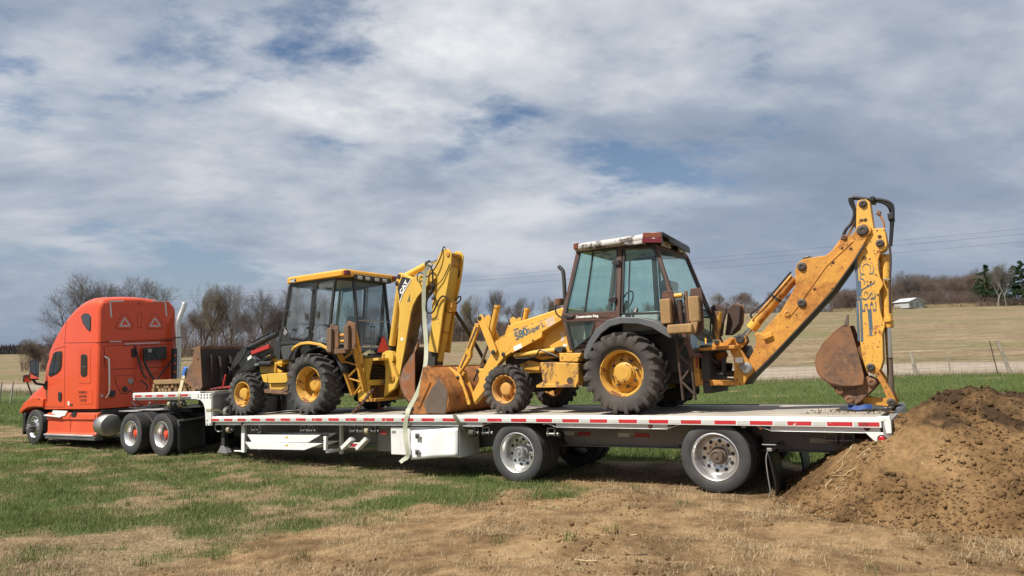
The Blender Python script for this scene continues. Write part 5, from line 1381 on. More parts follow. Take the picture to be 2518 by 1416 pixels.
M['letter_blue_worn'] = paint('letter_blue_worn', (0.07, 0.11, 0.15), 0.6, dirt=0.1, var=0.2, rust=0.38, rscale=9, rustcol=(0.66, 0.31, 0.04), rustcol2=(0.70, 0.35, 0.05), rustsoft=0.03)
case = build_case()
def build_cat():
    m = thing('backhoe_loader', 'yellow and black backhoe loader with folded boom behind the orange tractor', 'backhoe loader', (0.3, 1.25, 1.0))
    C = 1.25
    mir = lambda y: 2 * C - y
    # ---- wheels
    W = .48
    ty = mesh_of('tyre', shifted(ag_tyre(.615, .345, W, 19, .05), W / 2), M['tyre'])
    rim = lathe_mesh('rim', [(.345, .10), (.362, .065), (.360, .05), (.345, .047), (.335, .07), (.318, .10), (.312, .17), (.285, .20), (.282, .30), (.30, .33), (.34, .40)], M['rim_yellow'], 48)
    disc = lathe_mesh('wheel', [(.283, .29), (.25, .30), (.20, .285), (.14, .28), (.05, .28)], M['rim_yellow'], 40)
    hub = lathe_mesh('hub', [(.155, .30), (.15, .22), (.135, .205), (.10, .20), (.03, .20), (0, .20)], M['rim_yellow'], 24)
    nuts = mesh_of('lug_nuts', disc_holes(MB(), 8, .19, .017, .25, .288, .2), M['pin'])
    for Yf, s in ((.15, -1), (mir(.15), 1)):
        ag_wheel(m, .52, Yf, dz(.5) + .605, ty, rim, disc, hub, nuts, s)
    W = .34
    ty = mesh_of('tyre', shifted(ag_tyre(.465, .255, W, 18, .038), W / 2), M['tyre'])
    rim = lathe_mesh('rim', [(.255, .06), (.272, .035), (.270, .022), (.256, .02), (.246, .04), (.232, .06), (.226, .13), (.20, .16), (.198, .23), (.22, .27)], M['rim_yellow'], 40)
    disc = lathe_mesh('wheel', [(.20, .215), (.17, .22), (.12, .21), (.05, .21)], M['rim_yellow'], 32)
    hub = lathe_mesh('hub', [(.135, .22), (.133, .06), (.125, .045), (.10, .04), (.03, .04), (0, .04)], M['rim_yellow'], 24)
    nuts = mesh_of('lug_nuts', disc_holes(MB(), 8, .165, .012, .19, .215, .1), M['pin'])
    for Yf, s in ((.22, -1), (mir(.22), 1)):
        ag_wheel(m, -1.63, Yf, dz(-1.6) + .456, ty, rim, disc, hub, nuts, s)
    MB().cyl((-1.63, .5, 1.45), (-1.63, 2.0, 1.45), .09, n=16).obj('front_axle', M['cat_black'], m, .01)
    MB().cyl((.52, .5, 1.62), (.52, 2.0, 1.62), .16, n=18).obj('rear_axle', M['dark'], m, .01)
    b = MB(); b.box(-2.0, 1.4, C - .32, C + .32, 1.4, 1.85); b.box(-.7, 1.2, .72, mir(.72), 1.62, 2.1); b.obj('chassis', M['dark'], m, .01)
    # hood, black with a sloping top
    hp = [(-2.05, 1.75), (-2.05, 2.18), (-1.9, 2.30), (-.7, 2.62), (-.6, 2.62), (-.6, 1.7)]
    MB().prism(hp, C - .36, C + .36).obj('hood', M['cat_black'], m, .03, seg=3)
    MB().prism(Q([(636, 886), (672, 868), (694, 884), (694, 916), (640, 918)], .80), .80, .9).obj('frame_side_plate', M['cat_yellow'], m, .006)
    # tanks and step
    MB().prism(Q([(656.6, 918.6), (702.5, 916.8), (707, 936), (701.6, 941.6), (659, 942.5)], .36), .36, .9).obj('side_tank', M['cat_yellow'], m, .012)
    MB().prism(Q([(641, 921), (655.7, 919.5), (658, 941.5), (648, 939.7)], .42), .42, .9).obj('tank_front', M['cat_yellow'], m, .01)
    MB().prism(Q([(662, 944), (707, 942.5), (708, 956), (692, 959), (663, 957)], .42), .42, .9).obj('step_box', M['cat_yellow'], m, .01)
    MB().prism(Q([(649, 957), (662, 957), (690, 961), (706, 964), (706, 970), (650, 966)], .36), .36, .6).obj('step', M['rust'], m, .006)
    MB().prism(Q([(692, 957), (708, 949), (709, 958), (699, 964)], .36), .355, .5).obj('step_bracket', M['rust'], m, .004)
    cyl_px(m, (677, 916), (679, 893), .6, .025, 'cat_yellow', 'grab_post')
    MB().prism(Q([(673, 893), (692, 884), (694, 893), (682, 897)], .6), .6, .8).obj('cowl_bracket', M['cat_yellow'], m, .006)
    # ---- loader arms, links, cylinders
    arm = Q([(575, 926), (583, 911), (593, 901), (605.6, 885), (617, 874), (623.5, 880), (635, 885), (664, 873), (688, 842), (694, 850), (672, 878), (650, 886), (640, 893), (635, 900), (625, 901), (610, 911), (596, 913), (584, 924), (570, 960), (560, 958)], .70)
    lnk = Q([(609, 852), (602, 851), (581, 875), (570, 896), (575, 906), (593, 888), (607, 864)], .66)
    for y in (.70, mir(.82)):
        MB().prism(arm, y, y + .12).obj('loader_arm', M['cat_black'], m, .01)
    for y in (.64, .84, mir(.67), mir(.87)):
        MB().prism(lnk, y, y + .03).obj('bucket_lever', M['cat_black'], m, .006)
    for y in (.76, mir(.76)):
        a = at(605, 860, .76); c = at(682, 821, .76); mid = at(612, 856, .76)
        bc = MB().cyl((mid[0], y, mid[1]), (c[0], y, c[1]), .062, n=20).obj('bucket_cylinder', M['cat_black'], m, .006)
        MB().cyl((a[0], y, a[1]), (mid[0], y, mid[1]), .034, n=14).obj('cylinder_rod', M['chrome'], bc)
        MB().tube([(mid[0] + .1, y, mid[1] + .13), (c[0] - .1, y, c[1] + .09)], .02, 8).obj('hydraulic_tube', M['cat_black'], bc)
        a = at(646, 894.5, .76); c = at(675, 893.5, .76); r = at(634, 896, .76)
        lc = MB().cyl((a[0], y - .06, a[1]), (c[0], y - .06, c[1]), .058, n=20).obj('lift_cylinder', M['cat_black'], m, .006)
        MB().cyl((r[0], y - .06, r[1]), (a[0], y - .06, a[1]), .03, n=14).obj('cylinder_rod', M['chrome'], lc)
    pin(m, (628.5, 893), .70, .045, .02, 'dark')
    a = p3((619, 868), .62); c = p3((663, 851), .62); MB().bar(a, c, .085, .05).obj('lift_arm_brace', M['red_paint'], m, .006)
    a = p3((608.5, 883), .69); c = p3((618, 876), .69); MB().bar((a[0], .693, a[2]), (c[0], .693, c[2]), .07, .003).obj('sticker', M['sticker_white'], m)
    for k in range(4):
        hose(m, [(676, 897 + k, .65), (690, 902 + 2 * k, .7), (704, 908 + 2 * k, .8)], .014)
    hose(m, [(549, 908, .9), (550, 898, .95), (560, 893, .9), (570, 892, .85), (582, 880, .8)], .02); hose(m, [(515, 905, 1.2), (521, 897, 1.15), (535, 895, 1.1), (547, 896, 1.0)], .02)
    hose(m, [(560, 900, .85), (566, 912, .8), (560, 930, .8)], .02)
    # ---- loader bucket
    bx = lambda px: at(*px, .22)
    sp = [bx(p) for p in ((481, 853), (493.5, 850), (495, 880), (499, 949), (494, 958.5), (478, 957.5), (458, 940), (462, 909), (474, 890))]
    sh = [bx(p) for p in ((481, 853), (493.5, 851), (495, 880), (499, 949), (494, 958))]
    inn = [(x - .02, z + .01) for x, z in sh]
    bk = MB().prism(sh + inn[::-1], .22, 2.38).obj('loader_bucket', M['rust_black'], m, .003)
    MB().prism([(sh[0][0] - .25, sh[0][1] - .03), (sh[0][0] + .10, sh[0][1] - .01), (sh[1][0] + .012, sh[1][1] + .0), (sh[1][0] + .012, sh[1][1] - .07), (sh[0][0], sh[0][1] - .06)], .21, 2.39).obj('bucket_lip', M['rust'], bk, .004)
    for y in (.20, 2.38):
        MB().prism(sp, y, y + .02).obj('side_plate', M['rust'], bk, .004)
    fl = [bx(p) for p in ((494, 958), (478, 957.5), (458, 941), (458, 939), (478, 955), (494, 955.5))]
    MB().prism(fl, .22, 2.38).obj('bucket_floor', M['rust'], bk)
    pin(bk, (487, 881), .20, .035, .01, 'rust')
    for y in (.62, .90, 1.6, 1.85):
        P = [(sh[2][0] + .0, sh[2][1] + .05), (sh[2][0] + .12, sh[2][1] - .0), (sh[2][0] + .22, 1.75), (sh[3][0] + .02, 1.62)]
        MB().prism(P, y, y + .03).obj('bucket_bracket', M['rust_black'], bk, .006)
    for px in (503, 552):
        X, Z = at(px, 880, .55 if px < 520 else .9); MB().box(sh[2][0] + .03, sh[2][0] + .1, .42 if px < 520 else 1.2, .46 if px < 520 else 1.24, 1.7, 2.36).obj('bucket_rib', M['rust_black'], bk, .004)
    a = p3((577, 858), 1.2); MB().prism([(a[0], a[2] + .05), (a[0] + .25, a[2] - .15), (a[0] + .08, a[2] - .35)], 1.15, 1.18).obj('bucket_hook', M['rust'], bk, .003)
    # ---- cab
    yt, yb = .54, .50
    far = lambda p: (p[0], mir(p[1]), p[2])
    A, A2, A3 = p3((714, 702), yt), p3((697, 795), yb), p3((689, 845), yb)
    B, Bb = p3((777, 692), yt), p3((761, 842), yb)
    Cc, Ccb = p3((825, 683), yt), p3((806, 846), yb)
    D = (1.20, .80, 3.70); Db = (1.36, .78, 2.12)
    Cl = (Ccb[0], Ccb[1], Ccb[2])
    fr = MB()
    for fn in (lambda p: p, far):
        for a, c, w in ((A, A2, .055), (A2, A3, .06), (B, Bb, .05), (Cc, Ccb, .06), (D, Db, .065), (A, Cc, .07), (Cc, D, .07), (A3, Bb, .06), (Bb, Ccb, .04), (Ccb, (1.34, .78, 2.35), .05)):
            fr.bar(fn(a), fn(c), w, .05)
    fr.bar(A, far(A), .06, .06, (0, 0, 1)); fr.bar(A2, far(A2), .06, .06, (0, 0, 1)); fr.bar(D, far(D), .10, .06, (0, 0, 1)); fr.bar(Db, far(Db), .16, .06, (0, 0, 1))
    cab = fr.obj('cab', M['cat_black'], m, .01)
    gl = 'glass_dusty'
    for fn in (lambda p: p, far):
        quad_glass(cab, [fn(p3(q, yt - (yt - yb) * k)) for q, k in (((718, 709), 0), ((768.5, 700), 0), ((757, 827), 1), ((748, 832), 1), ((715, 827), 1), ((699.5, 802), .8))], gl, 'door_pane')
        frame_bars(cab, [fn(p3(q, yt - .02 - (yt - yb) * k)) for q, k in (((717, 706), 0), ((771, 697), 0), ((759, 829), 1), ((750, 835), 1), ((713, 830), 1), ((697.5, 803), .8))], .028, .02, 'cat_black', 'door_frame')
        quad_glass(cab, [fn(p3(q, yt - (yt - yb) * k)) for q, k in (((781, 690), 0), ((822, 682), 0), ((812, 796), .7), ((804, 843), 1), ((766, 837), 1))], gl, 'side_pane')
        frame_bars(cab, [fn(p3(q, yt - .02 - (yt - yb) * k)) for q, k in (((780, 688), 0), ((824, 680), 0), ((813, 796), .7), ((805, 845), 1), ((764, 839), 1))], .028, .02, 'cat_black', 'side_frame')
        quad_glass(cab, [fn((Cc[0] + .03, Cc[1] + .02, Cc[2] - .03)), fn((D[0] - .02, D[1] - .02, D[2])), fn((1.33, .77, 2.38)), fn((Ccb[0] + .06, Ccb[1] + .02, Ccb[2]))], 'glass_green', 'quarter_pane')
    lower = Q([(690, 838), (760, 836), (756, 845), (735, 855), (727, 870), (726, 884), (696, 886), (690, 860)], yb)
    MB().prism(lower, yb - .01, yb + .05).obj('door_lower', M['cat_black'], cab, .012)
    MB().prism(Q([(694, 853), (724, 848), (723, 862), (712, 884), (698, 886)], yb), yb - .03, yb - .01).obj('battery_cover', M['cat_black_worn'], cab, .01)
    MB().prism(Q([(690, 815), (697.5, 805), (713, 831), (757, 836), (759, 842), (690, 848)], yb), yb - .012, yb + .03).obj('door_panel', M['cat_black'], cab, .006)
    MB().obox(p3((702, 818), yb - .02), (.10, .02, .09), (0, rad(40), 0)).obj('door_emblem', M['alu_dirty'], cab, .004)
    for px in ((768, 712), (756, 806), (705, 766), (722, 810)):
        MB().obox(p3(px, yb - .03), (.07, .03, .05)).obj('hinge', M['black'], cab, .01)
    for px in ((806, 708), (803, 799)):
        MB().obox(p3(px, yb - .02), (.16, .03, .045), (0, .1, 0)).obj('window_latch', M['black'], cab, .012)
    for px in ((752, 778), (780, 773)):
        MB().obox(p3(px, yb - .005), (.075, .004, .13)).obj('pane_sticker', M['dark'], cab)
    # near A post bracket
    MB().prism(Q([(673, 848), (680, 838), (690, 836), (691, 884), (683, 884), (676, 870)], .6), .58, .64).obj('cowl_plate', M['cat_black'], m, .006)
    mr = MB().tube([p3(q, .52) for q in ((682, 828), (685, 795), (690, 785), (697, 783))], .013, 8).obj('mirror_arm', M['cat_black'], cab)
    # rear window
    zt, zb_, zm = 3.66, 2.24, 2.86
    xr = lambda z: 1.20 + (3.70 - z) * (.16 / 1.58) + .0
    for a, c in ((zt, zm), (zm - .02, zb_)):
        quad_glass(cab, [(xr(a), .84, a), (xr(a), mir(.84), a), (xr(c), mir(.82), c), (xr(c), .82, c)], 'glass', 'rear_pane')
    MB().bar((xr(zm) + .01, .82, zm), (xr(zm) + .01, mir(.82), zm), .025, .025, (0, 0, 1)).obj('rear_window_bar', M['alu_dirty'], cab)
    for px, Y in (((935, 722), 1.6), ((939, 745), 1.62)):
        MB().tube([(xr(3.4) + .03, mir(.93), 3.45 - (0 if px[1] < 730 else .25)), (xr(3.4) + .06, mir(.93), 3.4 - (0 if px[1] < 730 else .25)), (xr(3.4) + .04, mir(.93), 3.25 - (0 if px[1] < 730 else .25))], .012, 6).obj('window_handle', M['black'], cab)
    # slow vehicle triangle
    tp = [(-.175, 0), (.175, 0), (.03, .31), (-.03, .31)]
    xs = xr(2.25) + .03; sg = MB().prism([(1.45 + a, 2.22 + b_) for a, b_ in tp], xs, xs + .006, 'X').obj('slow_vehicle_sign', M['smv'], cab)
    sg['label'] = 'orange triangle sign in the rear window'
    MB().prism([(1.45 + a * 1.18, 2.20 + b_ * 1.13) for a, b_ in tp], xs - .006, xs, 'X').obj('sign_border', M['lens_dark_red'], sg)
    # roof
    def rr(xa, xb, y, z, r=.06):
        return [(xa + r, y, z), (xb - r, y, z), (xb, y + r, z), (xb, mir(y) - r, z), (xb - r, mir(y), z), (xa + r, mir(y), z), (xa, mir(y) - r, z), (xa, y + r, z)]
    roof = MB().loft([rr(-.46, 1.24, .50, 3.745), rr(-.49, 1.27, .47, 3.76), rr(-.49, 1.27, .47, 3.86), rr(-.45, 1.25, .50, 3.89), rr(-.2, 1.0, .8, 3.905)]).obj('cab_roof', M['cat_roof'], cab, .012)
    MB().box(1.12, 1.275, .74, mir(.66), 3.70, 3.80).obj('rear_light_panel', M['cat_black'], roof, .006)
    for y in (.83, 1.05, 1.32, 1.56):
        MB().box(1.274, 1.30, y, y + .13, 3.705, 3.775).obj('rear_work_light', M['lens_clear'], roof, .012)
    for y in (.50, mir(.62)):
        MB().box(1.20, 1.31, y, y + .12, 3.765, 3.862).obj('tail_light', M['lens_dark_red'], roof, .01)
    X, Z = at(714, 692, .47); MB().box(X, X + .18, .464, .468, Z - .035, Z + .045).obj('model_plate', M['cat_black'], roof)
    text('416C', roof, M['letter_white'], (X + .005, .4625, Z - .025), (1, 0, 0), (0, 0, 1), .06, 'lettering', .85, .002, .9, .001)
    # inside
    MB().box(-.3, 1.2, .65, mir(.65), 2.05, 2.1).obj('cab_floor', M['dark'], cab)
    s = MB(); s.box(.30, .78, 1.0, 1.5, 2.36, 2.5); s.obox((.78, C, 2.72), (.13, .5, .55), (0, rad(8), 0)); s.obj('seat', M['seat'], cab, .05, seg=3)
    MB().tube([(-.02 + .10 * math.cos(a), C + .19 * math.sin(a), 2.68 + .16 * math.cos(a)) for a in [2 * PI * k / 20 for k in range(20)]], .014, 6, closed=True).obj('steering_wheel', M['seat_pale'], cab)
    MB().bar((0, C, 2.66), (-.2, C, 2.2), .06, .06).obj('steering_column', M['seat'], cab)
    MB().box(-.45, -.15, .8, 1.7, 2.1, 2.5).obj('dashboard', M['seat'], cab, .04)
    for y in (1.02, 1.1, 1.38, 1.46):
        MB().cyl((1.1, y, 2.15), (1.05, y + .06, 2.75), .012, n=8).obj('control_lever', M['steel'], cab); MB().sphere((1.05, y + .06, 2.77), .026, 8).obj('lever_knob', M['black'], cab)
    MB().obox((.35, .82, 2.42), (.4, .16, .3)).obj('side_console', M['seat_pale'], cab, .05)
    # ---- fender and wheel arch
    op = Q([(722, 858), (728, 850), (743, 842), (763, 839.5), (789, 843.5), (806, 852), (812, 862)], .42)
    ip = [(x, z - .055) for x, z in op[::-1]]
    MB().prism(op + ip, .36, .42).obj('fender', M['cat_fender'], m, .01)
    ax, az = .52, dz(.5) + .605
    for y0, y1 in ((.42, .80), (mir(.80), mir(.42))):
        b = MB(); arcp = [(ax + .74 * math.cos(rad(a)), az + .74 * math.sin(rad(a))) for a in range(15, 176, 10)]; n = len(arcp)
        b.add([(x, y0, z) for x, z in arcp] + [(x, y1, z) for x, z in arcp], [(i, i + 1, n + i + 1, n + i) for i in range(n - 1)])
        o = b.obj('wheel_arch', M['cat_black'], m); o.modifiers.new('thick', 'SOLIDIFY').thickness = .02
    MB().prism(arcp + [(-.3, 2.15), (1.2, 2.15)] if False else [(-.3, 1.75), (-.3, 2.30), (.3, 2.42), (.9, 2.36), (1.28, 2.1), (1.28, 1.75)], .80, .84).obj('cab_side_skirt', M['cat_black'], m)
    # ---- stabilisers
    def stab(s):
        f = (lambda y: y) if s == 0 else mir
        so = lambda a, c: tuple(sorted((f(a), f(c))))
        lg = MB()
        P0 = [Q([q], .55)[0] for q in ((836, 866), (860, 972), (876, 858), (888, 962))]
        for i in (0, 2):
            lg.bar((P0[i][0], f(.52), P0[i][1]), (P0[i + 1][0], f(.66), P0[i + 1][1]), .05, .12)
        for k in range(5):
            t0, t1 = k / 5, (k + 1) / 5
            L_ = lambda t: (P0[0][0] + (P0[1][0] - P0[0][0]) * t, f(.52 + .14 * t), P0[0][1] + (P0[1][1] - P0[0][1]) * t)
            R_ = lambda t: (P0[2][0] + (P0[3][0] - P0[2][0]) * t, f(.52 + .14 * t), P0[2][1] + (P0[3][1] - P0[2][1]) * t)
            lg.bar(L_(t0), R_(t1), .025, .05) if k % 2 else lg.bar(R_(t0), L_(t1), .025, .05)
        lo = lg.obj('stabilizer_leg', M['cat_dirty'], m, .004)
        for (x0, x1, y0, y1) in ((806, 818, 808, 866), (848, 860, 800, 860)):
            a = at(x0, y0, .34); c = at(x1, y1, .34)
            MB().box(a[0], c[0], *so(.30, .37), c[1], a[1]).obj('stabilizer_pad', M['pad_brown'], lo, .014)
            MB().prism([(a[0] - .02, a[1] - .02), (a[0] + .05, a[1] + .09), (c[0] + .12, a[1] + .03), (c[0] + .13, c[1] + .12), (c[0] + .02, c[1] - .03), (a[0], c[1] - .02)], *so(.375, .40)).obj('pad_plate', M['rust'], lo, .006)
        a = at(822, 858, .40); c = at(853, 868, .40); MB().box(a[0], c[0], *so(.36, .5), c[1], a[1]).obj('pad_base', M['rust'], lo, .006)
        for py in (825, 840):
            a = at(834, py, .44); c = at(848, py, .44); MB().cyl((a[0], f(.44), a[1]), (c[0] + .05, f(.44), a[1]), .035, n=14).obj('pad_pin', M['cat_dirty'], lo, .004)
        a = at(866, 800, .5); c = at(878, 895, .5); MB().cyl((a[0], f(.55), a[1] - .1), (c[0], f(.62), c[1]), .05, n=16).obj('stabilizer_cylinder', M['cat_dirty'], lo, .005)
    stab(0); stab(1)
    # ---- hoe frame
    def yp(px, Y0, Y1, mat='cat_yellow', name='hoe_frame_plate', bv=.006, par=None):
        return MB().prism(Q(px, Y0), Y0, Y1).obj(name, M[mat], par or m, bv)
    f0 = MB().box(1.38, 1.95, .70, 1.85, 2.03, 2.08).obj('hoe_frame', M['cat_yellow'], m, .006)
    for y0 in (.70, 1.80):
        MB().prism([(1.38, 2.03), (1.75, 2.03), (1.66, 1.75), (1.66, 1.55), (1.72, 1.30), (1.38, 1.28)], y0, y0 + .06).obj('hoe_frame_plate', M['cat_yellow'], f0, .006)
    MB().box(1.36, 1.42, .72, 1.84, 1.28, 2.03).obj('hoe_frame_back', M['cat_dirty'], f0, .006)
    MB().box(1.40, 1.85, .70, 1.86, 1.24, 1.30).obj('hoe_frame_bottom', M['cat_dirty'], f0, .006)
    MB().box(1.42, 1.70, .74, 1.8, 1.55, 1.66).obj('hoe_cross_beam', M['cat_yellow'], f0, .006)
    for k in range(5):
        MB().tube(spline([(1.5, .8, 1.95 - .06 * k), (1.62, 1.1, 1.92 - .06 * k), (1.75, 1.3, 1.85 - .05 * k), (1.95, 1.35, 1.8 - .03 * k)]), .025, 8).obj('hose', M['black_hose'], m)
    for k in range(7):
        MB().lathe([(.03, -.008), (.045, -.006), (.045, .006), (.03, .008)], (1.86, 1.05, 1.9 - .055 * k), 'Z', 12, True).obj('hose_guard_coil', M['alu_dirty'], m)
    sw = MB().prism([(1.80, 2.14), (1.95, 2.16), (2.05, 1.95), (2.2, 1.65), (2.1, 1.48), (1.85, 1.35), (1.80, 1.30), (1.85, 1.6), (1.86, 1.9)], .98, 1.06).obj('swing_tower', M['cat_yellow'], m, .008)
    MB().prism([(1.80, 2.14), (1.95, 2.16), (2.05, 1.95), (2.2, 1.65), (2.1, 1.48), (1.85, 1.35), (1.80, 1.30), (1.85, 1.6), (1.86, 1.9)], 1.42, 1.5).obj('swing_tower', M['cat_yellow'], m, .008)
    yp([(938, 880), (940, 868), (950, 862), (962, 864), (967, 874), (966, 888), (956, 890), (950, 882)], 1.0, 1.12, 'cat_yellow', 'cylinder_mount')
    pin(m, (946, 876), 1.0, .035, .02)
    pin(m, (965, 930), .99, .07, .03, 'cat_dirty'); cyl_px(m, (912, 936), (942, 938), 1.05, .045, 'cat_dirty', 'swing_cylinder'); cyl_px(m, (930, 938), (946, 938), 1.05, .03, 'steel', 'cylinder_rod')
    # ---- boom
    bpx = [(966, 926), (970, 934), (979, 934), (984, 918), (995, 857), (1003, 810), (1010, 770), (1015, 752), (1025, 732), (1037, 717), (1053, 700), (1066, 688), (1082, 676), (1084, 664), (1072, 655), (1058, 662), (1042, 672), (1026, 679), (1011, 683), (996, 675), (984, 670), (979, 673), (974, 690), (972, 700), (976, 715), (979, 740), (982, 766), (977, 838)]
    boom = MB().prism(Q(bpx, 1.06), 1.06, 1.40).obj('boom', M['cat_yellow'], m, .008)
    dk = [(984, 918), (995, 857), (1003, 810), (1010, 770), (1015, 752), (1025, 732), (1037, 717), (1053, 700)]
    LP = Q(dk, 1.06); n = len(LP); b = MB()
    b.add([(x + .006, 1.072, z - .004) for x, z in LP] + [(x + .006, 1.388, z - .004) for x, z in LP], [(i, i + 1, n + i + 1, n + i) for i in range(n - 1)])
    u_ = b.obj('boom_inner_plate', M['cat_grimy_shaded'], boom); u_.modifiers.new('thick', 'SOLIDIFY').thickness = .008  # dark sheet over the boom's sunless side: dirt plus painted-in shade
    # logo: black triangle with white letters
    MB().prism(Q([(989, 680), (1011, 685.5), (1000, 704), (990, 722), (982, 742), (980.5, 726), (977, 709)], 1.056), 1.055, 1.06).obj('logo_patch', M['letter_black'], boom)
    b = MB()
    tri = [(1011, 686), (1000, 704.5), (990, 722.5), (982.5, 743)]
    for a, c in zip(tri[:-1], tri[1:]):
        b.bar(p3(a, 1.0525), p3(c, 1.0525), .018, .004)
    b.obj('logo_edge', M['letter_white'], boom)
    a = Vector(p3((987, 724), 1.052)); c = Vector(p3((1004, 691), 1.052))
    text('CAT', boom, M['letter_white'], (a.x, 1.0535, a.z), c - a, (-.9, 0, .4), .074, 'lettering', 1.42, .006, .95, .001)
    MB().prism(Q([(1001, 742), (1007.5, 722), (1008.5, 741)], 1.056), 1.056, 1.06).obj('warning_decal', M['sticker_dark'], boom)
    a = p3((1004, 750), 1.056); MB().box(p3((985, 838), 1.05)[0], p3((991, 838), 1.05)[0], 1.055, 1.06, p3((985, 838), 1.05)[2], p3((985, 830), 1.05)[2]).obj('sticker', M['sticker_white'], boom)
    for px, r in (((981, 680), .04), ((976, 697), .04)):
        pin(boom, px, 1.06, r, .012, 'rust_dark')
    # boom cylinder
    bc = cyl_px(m, (983, 708), (964, 850), 1.2, .068, 'cat_yellow', 'boom_cylinder', 22); cyl_px(bc, (964, 850), (958, 884), 1.2, .034, 'dark', 'cylinder_rod')
    # stick cylinder
    sc = cyl_px(m, (996, 680), (1052, 651), 1.23, .068, 'cat_yellow', 'stick_cylinder', 22); cyl_px(sc, (1050, 652), (1058, 648), 1.23, .075, 'black', 'gland'); cyl_px(sc, (1055, 650), (1084, 636), 1.23, .034, 'chrome', 'cylinder_rod')
    # ---- stick
    sp = [(1095, 611), (1104, 613), (1110, 623), (1109, 645), (1107, 660), (1101, 700), (1095, 729), (1088, 772), (1083, 812), (1076, 868), (1054, 864), (1053, 856), (1061, 790), (1062, 753), (1066, 720), (1075, 690), (1070, 665), (1068, 652), (1073, 643), (1084, 618)]
    S = Q(sp, 1.04)
    for y in (1.04, 1.40):
        st = MB().prism(S, y, y + .035).obj('dipper_stick', M['cat_yellow'], m, .006)
    C2 = Q([(1084, 620), (1100, 632), (1102, 660), (1096, 700), (1088, 745), (1080, 800), (1072, 862), (1057, 860), (1064, 792), (1066, 753), (1072, 715), (1076, 680), (1073, 655)], 1.06)
    MB().prism(C2, 1.075, 1.40).obj('stick_web', M['cat_yellow'], st, .006)
    MB().prism(Q([(1103, 640), (1107, 640), (1101, 690), (1093, 740), (1090, 735), (1097, 690)], 1.2), 1.12, 1.36).obj('stick_slot', M['black'], st)
    MB().prism(Q([(1100, 630), (1108, 630), (1108, 652), (1101, 652)], 1.1), 1.08, 1.39).obj('stick_cross_plate', M['cat_dirty'], st, .004)
    a = at(1103, 625, 1.05); MB().cyl((a[0], 1.02, a[1]), (a[0], 1.46, a[1]), .045, n=18).obj('stick_pin', M['cat_dirty'], st, .005)
    pin(st, (1102, 625), 1.04, .035, .012, 'rust_dark')
    MB().prism(Q([(1055, 864), (1072, 868), (1068, 900), (1058, 910), (1050, 895)], 1.1), 1.10, 1.36).obj('stick_foot', M['dark'], st, .006)
    # bucket cylinder
    bc = cyl_px(m, (1104, 768), (1081, 888), 1.22, .062, 'cat_yellow', 'bucket_cylinder', 22); cyl_px(bc, (1081, 886), (1077, 905), 1.22, .035, 'worn_steel', 'cylinder_rod'); cyl_px(bc, (1096, 814), (1095, 818), 1.22, .066, 'cat_dirty', 'clamp')
    MB().prism(Q([(1103, 735), (1110, 738), (1113, 752), (1110, 766), (1100, 768), (1098, 752)], 1.15), 1.14, 1.3).obj('cylinder_eye', M['cat_dirty'], bc, .008)
    # hoses over the boom knuckle
    hose(m, [(1094, 609, 1.02), (1091, 607, 1.04), (1088, 614, 1.02), (1085, 628, 1.0), (1075, 650, .98), (1063, 668, .97), (1055, 678, .98), (1048, 680, 1.0)], .012)
    hose(m, [(1052, 652, .98), (1058, 654, .96), (1063, 666, .96), (1064, 690, .97), (1062, 712, .97), (1057, 722, .95), (1050, 738, .95), (1048, 762, .96), (1056, 770, .97), (1066, 765, .98), (1074, 748, 1.0), (1083, 732, 1.0), (1092, 728, 1.0), (1100, 736, 1.02)], .016)
    hose(m, [(1062, 712, .98), (1075, 700, 1.0), (1088, 686, 1.01), (1099, 665, 1.02), (1106, 648, 1.02)], .010)
    hose(m, [(1027, 676, 1.02), (1026, 686, 1.0), (1031, 694, 1.0), (1038, 690, 1.0), (1044, 698, 1.0)], .012); hose(m, [(1028, 672, 1.02), (1034, 669, 1.0), (1040, 674, 1.0)], .012)
    hose(m, [(1117, 742, 1.3), (1125, 732, 1.3), (1132, 729, 1.3), (1132, 738, 1.3), (1122, 748, 1.3)], .014)
    hose(m, [(1125, 655, 1.4), (1129, 664, 1.4), (1129, 676, 1.4), (1124, 684, 1.4), (1118, 682, 1.4)], .014)
    for px in ((1064, 702), (1059, 718), (1066, 733)):
        MB().obox(p3(px, .985), (.07, .05, .06)).obj('hose_clamp', M['dark'], m, .008)
    # ---- hoe bucket
    hb = Q([(1021, 853), (1024, 848), (1026, 853), (1020, 868), (1020, 978), (1006, 989), (994, 973), (985, 952), (983, 933), (991.5, 906), (1012, 874), (1018, 866)], .95)
    bk = MB().prism(hb, .95, .97).obj('hoe_bucket', M['rust_orange2'], m, .005)
    MB().prism(hb, 1.50, 1.52).obj('bucket_side', M['rust_orange2'], bk, .005)
    sh_ = hb[5:] + [hb[0]]
    b = MB().grid([[(x, y, z) for x, z in sh_] for y in (.96, 1.51)]).obj('bucket_shell', M['rust_dark'], bk); b.modifiers.new('thick', 'SOLIDIFY').thickness = .02
    for y in (.97, 1.2, 1.45):
        a = hb[0]; MB().prism([(a[0] - .04, a[1] - .06), (a[0] + .03, a[1] - .06), (a[0] + .05, a[1] + .07), (a[0] + .03, a[1] + .08)], y, y + .05).obj('bucket_tooth', M['rust'], bk, .004)
    MB().prism(Q([(1002, 984), (1020, 976), (1028, 980), (1024, 996), (1012, 1008), (1006, 1002)], 1.05), 1.06, 1.40).obj('bucket_ear', M['cat_dirty'], bk, .006)
    MB().prism(Q([(1040, 950), (1045, 955), (1046, 985), (1038, 1002), (1028, 1004), (1036, 985)], 1.1), 1.1, 1.18).obj('bucket_link', M['cat_yellow'], m, .006)
    a = p3((1029, 1002), 1.1); MB().sphere(a, .07, 10).obj('link_pin', M['dark'], m)
    return m


